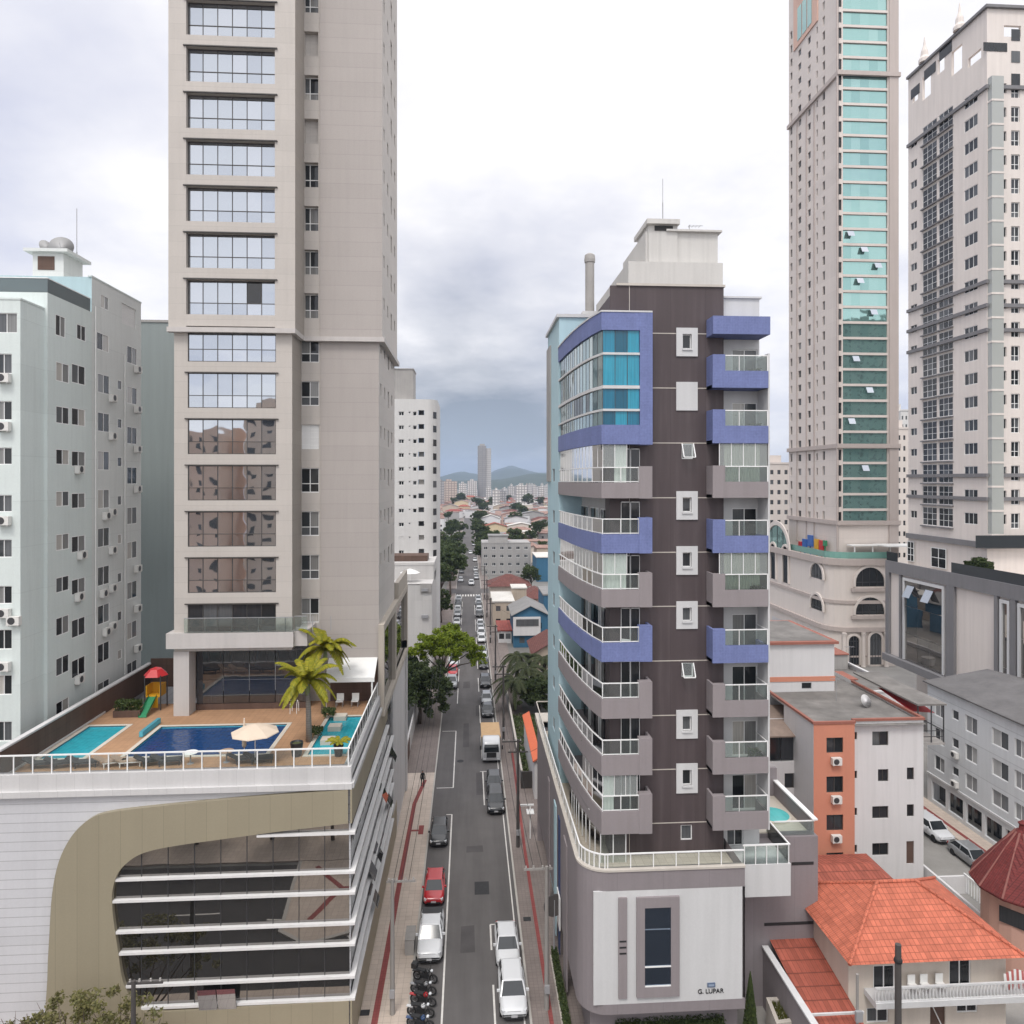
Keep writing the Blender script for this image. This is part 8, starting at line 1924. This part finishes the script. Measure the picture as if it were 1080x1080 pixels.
# palms
def frond(bm, base, ang, L, rise, droop, Rn, wid=.55):
    d = Vector((math.cos(ang), math.sin(ang), 0)); n = 16; P = []
    for k in range(n+1):
        t = k/n; P.append(Vector(base)+d*(L*t*(1-.12*t))+Vector((0,0,rise*t-droop*t*t)))
    bm.tube(P, .035, 4, r1=.008)
    side = Vector((-d.y, d.x, 0))
    for k in range(1, n*6):
        t = k/(n*6); i = int(t*n); p = P[i].lerp(P[min(i+1,n)], t*n-i); tan = (P[min(i+1,n)]-P[i]).normalized()
        l = wid*L*.32*math.sin(math.pi*(.12+.86*t))**.7
        for s in (-1, 1):
            q = p+side*s*l*.8+tan*l*.5-Vector((0,0,l*(.35+Rn.uniform(-.1,.25)))); w = tan*.045
            bm.face([p-w, p+w, q+w*.3, q-w*.3])
def palm(x, y, z, h, nf, L, label, mat='frond', seed=1, lean=(0,0), r=.16, up=1.0, group=None):
    Rn = random.Random(seed); t = thing('palm_tree', label, 'palm tree', (x, y, z), group)
    top = Vector((lean[0], lean[1], h)); local('trunk', MB().tube([(0,0,0),(lean[0]*.4,lean[1]*.4,h*.5),tuple(top)], r*1.25, 10, r1=r*.8).mesh('trunk', M['palmbark'], True), t)
    b = MB()
    for k in range(nf):
        a = k*2.399+Rn.uniform(-.2,.2); q = Rn.uniform(0,1); frond(b, top, a, L*Rn.uniform(.85,1.1), L*(up*(.25+.75*q)), L*(.75+.35*(1-q)), Rn)
    local('crown', b.mesh('crown', M[mat]), t); 
    local('crownshaft', MB().lathe([(r*.9,-.9),(r*1.1,-.5),(r*.7,0),(0,.15)], top.x, top.y, 10, z=h).mesh('crownshaft', plain('pale_green_shaft', (.22,.26,.12), .6), True), t)
p1 = onZ(326, 782, DZ); p2 = onZ(341, 752, DZ)
palm(p1.x, p1.y, DZ, 4.1, 24, 2.45, 'yellow green palm on the pool deck, lower crown beside the pool island', 'frond', 3, (-.1,0), .17, 1.45, 'palms on the pool deck')
palm(p2.x, p2.y, DZ, 4.9, 24, 2.5, 'taller yellow green palm on the pool deck closer to the awning', 'frond', 11, (.15,0), .16, 1.5, 'palms on the pool deck')
for i, (x, y, h, s) in enumerate(((7.0,106,4.6,2),(9.2,110,5.4,6),(11.6,108,4.8,9),(8.2,117,5.6,13),(12.4,115,5.6,21))):
    palm(x, y, 0, h, 22, 3.9, ['dark bushy palm at the pavement edge past the yard','dark palm second from the pavement in the palm clump','dark palm of the clump beside the light blue wall','dark palm at the back of the clump, pavement side','dark palm at the back of the clump, behind the light blue wall'][i], 'frond_dark', s, (0,0), .24, .7, 'dark palms in the yard')
tree(10.5, 104, 'low dark bush under the palms by the yard', cd, td, sc=.62, name='garden_tree')
# small plants
def bushmesh(w, d, h, n, leaf, mat, seed):
    Rn = random.Random(seed); b = MB()
    for k in range(n):
        c = Vector((Rn.uniform(-w,w), Rn.uniform(-d,d), h*Rn.random()**.6)); s = leaf*Rn.uniform(.6,1.3); nrm = Vector((Rn.gauss(0,1), Rn.gauss(0,1), Rn.gauss(.4,1))).normalized(); a = nrm.orthogonal().normalized(); a.rotate(Matrix.Rotation(Rn.uniform(0,6.28),3,nrm)); e = nrm.cross(a)
        b.face([c-a*s, c-e*s*.5, c+a*s, c+e*s*.5])
    return b.mesh('foliage', M[mat])
local('hedge', bushmesh(.95,.36,.75,1500,.09,'leaf_mid',1), HEDGE_SPOT[0], (0,0,.45))
for i, (u, v) in enumerate(((333,778),(347,757))):
    q = onZ(u, v, DZ); t = thing('potted_palm' if i else 'pool_shrub', ('round green shrub on the pool island below the palms','round green shrub on the pool island beside the awning')[i], 'shrub', (q.x, q.y, DZ+.2), 'shrubs on the pool islands'); local('foliage', bushmesh(.45,.45,.5,500,.09,'leaf_mid',i+4), t)
q = onZ(357, 797, DZ); t = thing('potted_palm', 'small feathery palm in a dark pot at the deck railing corner', 'potted palm', (q.x, q.y, DZ)); b = MB(); Rn = random.Random(4)
for k in range(11): frond(b, (0,0,.75), k*2.4, .95, 1.0, .75, Rn)
local('foliage', b.mesh('foliage', M['frond']), t); local('pot', MB().lathe([(.24,0),(.33,.72),(.27,.72),(.25,.66)], n=16).mesh('pot', M['trim']), t)
q = onZ(313, 797, DZ); t = thing('deck_pot', 'tall dark tapering pot behind the railing below the lower palm', 'pot', (q.x, q.y, DZ)); local('pot', MB().lathe([(.3,0),(.42,.9),(.36,.9),(.3,.8)], n=18).mesh('pot', M['trim']), t); local('soil', MB().lathe([(.34,.8),(0,.82)], n=14).mesh('soil', M['weeds']), t)
for i, (u, w) in enumerate(((1022,.5),(1032,.7),(1040,.6))):
    q = onX(u, 600, 62.9); t = thing('podium_shrub', ['short pointed conifer on the grey podium roof','taller pointed conifer on the grey podium roof, in the middle','round conifer on the grey podium roof, closest to the picture edge'][i], 'shrub', (63, q.y, 23.1), 'conifers on the podium roof'); local('foliage', bushmesh(.45*w/.5,.45*w/.5,3.2*w,1500,.16,'leaf_dark',30+i), t); local('stem', MB().tube([(0,0,0),(0,0,1.4)], .06).mesh('stem', M['bark']), t)
t = thing('cypress', 'slim dark pointed cypress beside the white panel base', 'cypress', (17.4, 42.4, 0)); Rn = random.Random(2); b = MB()
for k in range(2600):
    h = Rn.random(); r_ = .55*(1-h)**.8*Rn.random()**.5; a = Rn.uniform(0,6.28); c = Vector((r_*math.cos(a), r_*math.sin(a), .3+h*4.2)); s = .09*Rn.uniform(.6,1.3); b.face([c+Vector((-s*.4,0,-s)), c+Vector((s*.4,Rn.uniform(-.05,.05),-s)), c+Vector((Rn.uniform(-.03,.03),0,s*1.4))])
local('foliage', b.mesh('foliage', M['leaf_dark']), t); local('stem', MB().tube([(0,0,0),(0,0,3.6)], .06).mesh('stem', M['bark']), t)
o = MB().box(5.95,6.5,42.5,51,.13,.3).build('hedge_bed', M['cstone']); tag(o, 'pale kerbed bed holding the long clipped hedge along the mauve base', 'planting bed')
def hedge(x0, x1, y0, y1, h, label, seed, n):
    t = thing('hedge', label, 'hedge', ((x0+x1)/2, (y0+y1)/2, .3)); me = bushmesh((x1-x0)/2, (y1-y0)/2, h, n, .07, 'leaf_dark', seed); local('foliage', me, t); local('stems', MB().box(-(x1-x0)/2+.06, (x1-x0)/2-.06, -(y1-y0)/2+.06, (y1-y0)/2-.06, 0, h*.8).mesh('stems', M['leaf_dark']), t)
hedge(6.0, 6.42, 42.7, 50.8, .8, 'long narrow dark hedge along the foot of the mauve base', 3, 6000)
hedge(9.0, 15.8, 42.2, 42.9, 1.6, 'dark planting under the overhang of the white panel base', 9, 5000)
# sparse olive tree at the lower left
bl = [(-2.6,0,3.6,1.1),(-1.0,.2,4.4,1.2),(.9,-.1,4.5,1.2),(2.6,.1,3.9,1.1),(3.5,0,2.8,.9),(-3.4,-.1,2.6,.9),(0,0,3.2,1.2)]
tb = MB(); Rn = random.Random(9)
for k in range(9):
    x1 = -3.6+k*.9; tb.tube([(x1*.1,0,0),(x1*.45,Rn.uniform(-.2,.2),1.6),(x1*.85,Rn.uniform(-.3,.3),3.2),(x1+Rn.uniform(-.3,.3),Rn.uniform(-.3,.3),4.9-.18*abs(x1))], .07, 6, r1=.012)
    for q in range(4):
        p = Vector((x1*(.5+.12*q),0,1.8+.7*q)); tb.tube([p, p+Vector((Rn.uniform(-.8,.8),Rn.uniform(-.5,.5),Rn.uniform(.6,1.2)))], .022, 5, r1=.006)
tree(-21.2, 40.2, 'sparse olive green tree with thin bare branches before the podium front', crown(bl, 4200, .10, 'leaf_olive', 12, squash=.9), tb.mesh('trunk', M['bark'], True), name='olive_tree', sc=1.2)
pm_ = bushmesh(.32,.32,.75,420,.10,'leaf_mid',77); pot_ = MB().lathe([(.17,0),(.24,.36),(.2,.36),(.18,.3)], n=14).mesh('pot', M['darkpole'])
for lo_, lab in PLANTS:
    t = thing('pot_plant', lab, 'pot plant', lo_); local('foliage', pm_, t, (0,0,.32)); local('pot', pot_, t)
# weeds and rubble in the yard
g = MB(); Rn = random.Random(6)
for k in range(5000):
    x, y = Rn.uniform(6.3,12), Rn.uniform(80,103); s = Rn.uniform(.08,.3); c = Vector((x,y,Rn.uniform(.05,.6))); a = Vector((Rn.gauss(0,1),Rn.gauss(0,1),Rn.gauss(0,.6))).normalized(); e = a.orthogonal().normalized(); g.face([c-a*s,c-e*s*.5,c+a*s,c+e*s*.5])
kind(g.build('weeds', M['leaf_mid']), 'stuff')

# ================================================================== HOUSES UP THE STREET
CW = {'cream': M['housecream'], 'white': M['lowwhite'], 'grey': paint('grey_render', (.33,.32,.31), .1, .3, .15), 'beige': paint('beige_render', (.48,.40,.32), .1, .3, .15), 'pink': paint('pink_wall_render', (.52,.36,.31), .1, .3, .15), 'blue': paint('blue_house_render', (.04,.13,.22), .1, .3, .12), 'yellow': paint('pale_yellow_render', (.58,.48,.32), .1, .3, .15)}
CR_ = {'brown': tiles('brown_tiles', (.16,.06,.05), stain=.4), 'red': tiles('red_tiles', (.30,.075,.06), stain=.5), 'orange': M['terracotta_old'], 'grey': paint('grey_sheet_roof', (.22,.215,.21), .3, .3, .2), 'white': paint('white_sheet_roof', (.56,.54,.50), .2, .3, .2), 'rose': tiles('faded_rose_tiles', (.34,.21,.17), stain=.5)}
def house(x0, x1, y0, y1, h, wall, roof, label, rtype='hip', rise=2.0, group=None, win=True, name='house', ov=.5, rows=1):
    t = thing(name, label, 'house', ((x0+x1)/2, y0, 0), group); hs = []
    if win:
        nwin = max(2, int((x1-x0)/3))
        for r_ in range(rows):
            for k in range(nwin): a = x0+(x1-x0)*(k+.5)/nwin; hs.append((a-.55, a+.55, .9+r_*3, 2.1+r_*3))
    b = MB(); b.facade((0,y0), (1,0), x0, x1, 0, h, hs, .15); b.face([(x0,y0,0),(x0,y1,0),(x0,y1,h),(x0,y0,h)]); b.face([(x1,y0,0),(x1,y1,0),(x1,y1,h),(x1,y0,h)]); b.face([(x0,y1,0),(x1,y1,0),(x1,y1,h),(x0,y1,h)])
    if rtype == 'gable': xm = (x0+x1)/2; b.face([(x0,y0,h),(x1,y0,h),(xm,y0,h+rise)]); b.face([(x0,y1,h),(x1,y1,h),(xm,y1,h+rise)])
    b.build('wall', CW[wall], t); b = MB()
    if rtype == 'hip': hip(b, x0-ov, x1+ov, y0-ov, y1+ov, h, h+rise)
    elif rtype == 'gable':
        e = rise*ov/((x1-x0)/2); xm = (x0+x1)/2
        for s in (-1, 1):
            xe = xm+s*((x1-x0)/2+ov); b.face([(xm,y0-ov,h+rise+.03),(xe,y0-ov,h-e+.03),(xe,y1+ov,h-e+.03),(xm,y1+ov,h+rise+.03)]); b.face([(xm,y0-ov,h+rise+.13),(xe,y0-ov,h-e+.13),(xe,y1+ov,h-e+.13),(xm,y1+ov,h+rise+.13)])
    else: b.box(x0-.2, x1+.2, y0-.2, y1+.2, h, h+.3)
    b.build('roof', CR_[roof], t)
    for hh_ in hs:
        w = MB().box(hh_[0]-.0, hh_[1], y0+.1, y0+.14, hh_[2], hh_[3]).build('window', M['pane_dark'], t)
    return t
g4 = thing('grey_apartment_block', 'grey four storey block with small dark window pairs beyond the crossing', 'building', (14, 256, 0))
hs = []
for r_ in range(4):
    for k in range(6): hs.append((5.6+k*2.95, 7.0+k*2.95, 11.8-2.3-r_*2.95, 11.8-1.2-r_*2.95))
b = MB(); b.facade((0,256), (1,0), 4.9, 22.8, 0, 11.8, hs, .2); b.face([(4.9,256,0),(4.9,272,0),(4.9,272,11.8),(4.9,256,11.8)]); b.face([(22.8,256,0),(22.8,272,0),(22.8,272,11.8),(22.8,256,11.8)]); b.face([(4.9,256,11.8),(22.8,256,11.8),(22.8,272,11.8),(4.9,272,11.8)]); b.box(7.5,14.5,259,266,11.8,14.2).box(4.8,22.9,255.9,256,11.7,12.1)
b.build('wall', CW['grey'], g4)
for h in hs: window(g4, (0,256), (1,0), h, .16, 2, 1, .08, 'white_metal', 'pane_dark')
MB().box(7.2, 15, 258.7, 266.2, 14.2, 14.5).build('roof', CR_['grey'], g4)
house(6.2, 17.5, 203, 213, 4.2, 'cream', 'brown', 'cream house with a dark brown hipped tile roof before the grey block', rise=2.9, ov=.9)
house(14.5, 22, 186, 198, 3.4, 'pink', 'brown', 'house under a dark red brown roof, right behind the brown hip roofed house', rise=2.2)
house(5.8, 10.8, 166, 180, 6.0, 'beige', 'white', 'beige two storey house with a white roof edge at the pavement', 'flat', rows=2)
bh = house(9.4, 16.5, 146, 158, 6.8, 'blue', 'grey', 'blue house with a white upper floor under a dark grey gable roof', 'gable', 1.8, rows=2)
MB().box(9.3, 15.0, 145.4, 145.95, 2.6, 6.4).build('white_upper_floor', CW['white'], bh); MB().box(9.9, 14.6, 145.3, 145.39, 4.6, 6.0).build('dark_window', M['pane_dark'], bh)
house(6.4, 9.2, 150, 160, 2.6, 'white', 'red', 'small shed with a dark red roof at the pavement before the blue house', 'flat')
house(12.0, 19, 128, 138, 3.3, 'beige', 'brown', 'low house with a dark red brown gable roof before the light blue wall', 'gable', 2.0)
house(17.2, 22, 160, 172, 8.5, 'blue', 'grey', 'tall narrow blue wall house behind the beige chimney block', 'flat', win=False)
house(11.0, 14.6, 176, 182, 7.6, 'beige', 'beige' if 'beige' in CR_ else 'white', 'small beige tower like block with a flat top, behind the blue house', 'flat', win=False)
house(-15, -7.6, 176, 190, 3.4, 'pink', 'brown', 'pink walled low house behind the greyish tree on the left', 'gable', 1.6)
house(22.8+.6, 30, 240, 256, 8.2, 'blue', 'white', 'dark blue commercial block right of the grey apartment block', 'flat', win=False)
house(15, 24, 281, 292, 5.5, 'pink', 'red', 'house with a bright red gable roof behind the grey block', 'gable', 3.0)
house(23, 33, 296, 308, 5, 'cream', 'rose', 'house with a faded rose roof beside the bright red gable', 'gable', 2.4)
house(13, 27, 338, 352, 6.5, 'white', 'red', 'long house under a bright red hip roof, in the middle of the roofs', 'hip', 3.0)
# everything farther: houses in rows, blocks of flats, then the hills
Rn = random.Random(21); adj = {'cream':'cream','white':'white','grey':'grey','beige':'beige','pink':'pink','yellow':'pale yellow','blue':'blue'}
rows_y = 262.; cnt = 0
taken = [(4,24,250,276),(14,34,278,310),(12,28,336,354)]
while rows_y < 1150:
    lo, hi = -.055*rows_y-6, .118*rows_y+6; x = lo
    step = 13+rows_y*.008
    while x < hi:
        w = Rn.uniform(8, 13)*(1+rows_y/1600); d = Rn.uniform(8, 12); x0 = x+Rn.uniform(0, 1.5); x1 = x0+w; x = x1+Rn.uniform(.8, 3.5)
        if rows_y < 640 and x1 > -7.6 and x0 < 7.4: x = max(x, 7.5); continue
        if any(x0 < t_[1] and x1 > t_[0] and rows_y < t_[3] and rows_y+d > t_[2] for t_ in taken): continue
        if Rn.random() < .06: continue
        wall = Rn.choice(['cream','white','white','white','grey','beige','pink','yellow','white']); rf_ = Rn.choice(['brown','orange','rose','rose','grey','white','white','grey','rose','red'])
        ty = Rn.choice(['hip','gable','gable','flat','flat']); h = Rn.choice([3.2,3.4,6.2,6.4,6.4,9.2])
        k_ = ('near' if rows_y < 420 else 'far' if rows_y < 700 else 'distant'); hgt = 'low' if h < 4 else 'two storey' if h < 8 else 'three storey'
        shp = {'hip':'hipped','gable':'gabled','flat':'flat'}[ty]; rfc = {'brown':'brown','orange':'orange brown','rose':'faded rose','grey':'grey','white':'white','red':'red'}[rf_]
        pos = 'left of far street' if x1 < 0 else 'right of far street'
        house(x0, x1, rows_y, rows_y+d, h, wall, rf_, f'{hgt} {adj[wall]} house, {rfc} {shp} roof, {k_} rows, {pos}', ty, Rn.uniform(1.4,2.6), group=f'{hgt} {adj[wall]} houses with {rfc} {shp} roofs, {k_}, {pos}', win=rows_y < 620, rows=1 if h < 4 else 2); cnt += 1
    rows_y += step
M['flats_a'] = paint('far_white_flats', (.60,.58,.56), .05, .1, .05, lines=(3.2,3.0,.55), linecol=.42)
M['flats_b'] = paint('far_beige_flats', (.50,.42,.37), .05, .1, .05, lines=(3.6,3.0,.5), linecol=.5)
M['flats_c'] = paint('far_grey_flats', (.36,.35,.35), .05, .1, .05, lines=(3.0,3.0,.5), linecol=.5)
n_ = 0
for (u0, u1, vt, Y, m_) in ((465,482,507.5,900,'b'),(484,492,510,1000,'a'),(493,503,507,1080,'a'),(462,468,508,820,'c'),(520,527,517,700,'a'),(536,543,513,1150,'a'),(545,556,512,800,'a'),(557,561,511,1200,'a'),(562,566,512,1150,'a'),(569,574,513,1000,'a'),(526,534,518,850,'c'),(541,546,514,1300,'c'),(550,553,512,1500,'a'),(566,570,514,1350,'a'),(574,580,512,1250,'a'),(473,478,509.5,1400,'a'),(487,491,511,1500,'b'),(508,513,514,1500,'c'),(513,518,515,1000,'a'),(530,535,515,1350,'a'),(538,541,511,1700,'a'),(547,549,510.5,1900,'a'),(555,557,510.5,1800,'b'),(560,563,510.5,1700,'a'),(571,573,510,1800,'a'),(577,579,510.5,1900,'a')):
    x0, x1 = onY(u0,500,Y).x, onY(u1,500,Y).x; zt = onY(u0, vt, Y).z; m = M['flats_'+m_]
    pos = ['beyond the rooftops, left of the lone grey tower' if u1 < 503 else 'beyond the rooftops, right of the lone grey tower' if u0 > 518 else 'at the foot of the lone grey tower'][0]
    ht = 'tall' if zt > 30 else 'squat'; c_ = {'a':'white','b':'beige','c':'grey'}[m_]
    t = thing('far_flats', f'{ht} {c_} block of flats {pos}', 'building', ((x0+x1)/2, Y, 0), f'{ht} {c_} flats {pos}'); b = MB().box(x0, x1, Y, Y+18, 0, zt); b.build('wall', m, t); MB().box(x0+(x1-x0)*.3, x0+(x1-x0)*.65, Y+3, Y+8, zt, zt+2.5).build('roof', m, t)
Y = 1100.; x0, x1 = onY(504,500,Y).x, onY(518,500,Y).x; zt = onY(511,470,Y).z; xm = x0+(x1-x0)*.62
ft = thing('lone_grey_tower', 'lone tall grey tower rising over the far rooftops before the hills', 'tower', ((x0+x1)/2, Y, 0))
MB().box(x0, xm, Y, Y+24, 0, zt).build('wall', paint('far_tower_grey', (.26,.255,.255), .05, .1, .05, lines=(6,3.2,.3), linecol=.75), ft); MB().box(xm, x1, Y+2, Y+24, 0, zt-4).build('side_wing', paint('far_tower_pale', (.42,.41,.40), .05, .1, .05, lines=(99,3.2,.5), linecol=.7), ft); MB().box(x0+3, xm-2, Y+4, Y+16, zt, zt+3).build('roof', M['concrete'], ft)
# scattered town trees
Rn = random.Random(31)
for i in range(46):
    y = 270+840*Rn.random()**1.3; x = Rn.uniform(-.05*y, .112*y)
    if abs(x) < 8: x = 9 if x > 0 else -9
    s = Rn.uniform(.6, 1.15)*(1+y/1500); pos = ('left' if x < 0 else 'right')+' of the far street'; dd = 'near' if y < 420 else 'far' if y < 700 else 'distant'; dk = i % 3 == 0
    tree(x, y, f"{'dark' if dk else 'mid green'} tree among the {dd} rooftops {pos}", c2 if dk else c3, t2 if dk else t3, rz=Rn.uniform(0,6), sc=s, group=f"{'dark' if dk else 'green'} trees among {dd} rooftops {pos}")
# a band of woods at the foot of the hills, then the hills themselves
def hills(name, Y0, Y1, prof, mat, seed, nx=260, ny=14, xr=4600):
    from mathutils import noise
    b = MB()
    for j in range(ny+1):
        s = j/ny; yy = Y0+(Y1-Y0)*s
        for i in range(nx+1):
            x = -xr+2*xr*i/nx; h = prof(x)*math.sin(min(1, s*1.25)*math.pi/2)
            h *= .86+.28*noise.noise((x*.0035, yy*.0035, seed)); h += 9*noise.noise((x*.014, yy*.014, seed+3))*s
            b.v.append((x, yy, max(-.5, h) if j else -.6))
    for j in range(ny):
        for i in range(nx): k = j*(nx+1)+i; b.f.append((k,k+1,k+nx+2,k+nx+1)); b.m.append(0)
    return kind(b.build(name, mat, None, smooth=True), 'structure')
M['hill'] = ground_mat('forested_hill', (.045,.062,.035), .5, .012, .08)
def prof_far(x):
    return 46+112*math.exp(-((x-366)/200)**2)+66*math.exp(-((x+70)/150)**2)+72*math.exp(-((x-780)/170)**2)+50*math.exp(-((x+1500)/700)**2)+45*math.exp(-((x-2600)/800)**2)
def prof_near(x): return 34+22*math.exp(-((x-330)/150)**2)+10*math.sin(x*.008)+26*math.exp(-((x-1000)/420)**2)+20*math.exp(-((x+900)/500)**2)
hills('hills', 4300, 6300, prof_far, M['hill'], 1.3); hills('hills', 2500, 3300, prof_near, M['hill'], 5.1, xr=3200)
# ================================================================== WHAT THE GLASS SEES BEHIND THE CAMERA
def refl(x0, x1, y, zt, wall, label, cols, rows):
    t = thing('reflected_block', label, 'building', ((x0+x1)/2, y, 0)); b = MB(); b.box(x0, x1, y-14, y, 0, zt); b.build('wall', wall, t)
    w = MB(); dx = (x1-x0)/cols; dz = 3.0
    for r_ in range(rows):
        for c in range(cols): w.face([(x0+dx*(c+.3),y+.03,zt-1.2-r_*dz),(x0+dx*(c+.3),y+.03,zt-2.5-r_*dz),(x0+dx*(c+.72),y+.03,zt-2.5-r_*dz),(x0+dx*(c+.72),y+.03,zt-1.2-r_*dz)])
    w.build('window', M['pane_dark'], t); MB().box(x0+2, x0+7, y-9, y-3, zt, zt+3).build('roof', wall, t)
refl(-78, -52, -40, 46, paint('rosy_beige_render', (.80,.56,.42), .1, .2, .1), 'rosy beige block behind the viewpoint, mirrored in the tower bays', 9, 15)
refl(-50, -36, -48, 50, paint('tan_render', (.74,.60,.48), .1, .2, .1), 'second beige block behind the viewpoint, mirrored in the tower bays', 4, 15)
refl(20, 60, -30, 30, M['blush2'], 'low wide beige block behind the viewpoint, mirrored in the base glass', 12, 9)
refl(118, 190, -26, 104, paint('mossy_grey_render', (.24,.27,.24), .1, .2, .1), 'very tall grey green block behind the viewpoint, mirrored in the teal glass bands', 14, 30)
for i, (x, y) in enumerate(((-26,18),(-19,17.5),(-13,18.2),(-33,17))): tree(x, y, ['street tree on the corner behind the viewpoint, mirrored in the podium glass','second mirrored street tree behind the viewpoint','third mirrored street tree behind the viewpoint','fourth mirrored street tree behind the viewpoint'][i], c3, t3, rz=i, sc=.8, group='street trees mirrored in the podium glass')
car('sedan', 'white', 12.0, 30.5, 'white car in the cross street, mirrored in the base display glass', rz=math.pi/2, name='parked_car')
# ================================================================== AIR
def haze(dens):
    m = bpy.data.materials.new('pale_air'); m.use_nodes = True; nt = m.node_tree; nt.nodes.clear()
    v = nt.nodes.new('ShaderNodeVolumePrincipled'); v.inputs['Color'].default_value = (.56,.70,.95,1); v.inputs['Density'].default_value = dens; v.inputs['Anisotropy'].default_value = .2
    o = nt.nodes.new('ShaderNodeOutputMaterial'); nt.links.new(v.outputs[0], o.inputs['Volume'])
    return kind(MB().box(-5800, 5800, -400, 7400, -2.0, 230).build('haze', m), 'stuff')
haze(HAZE)
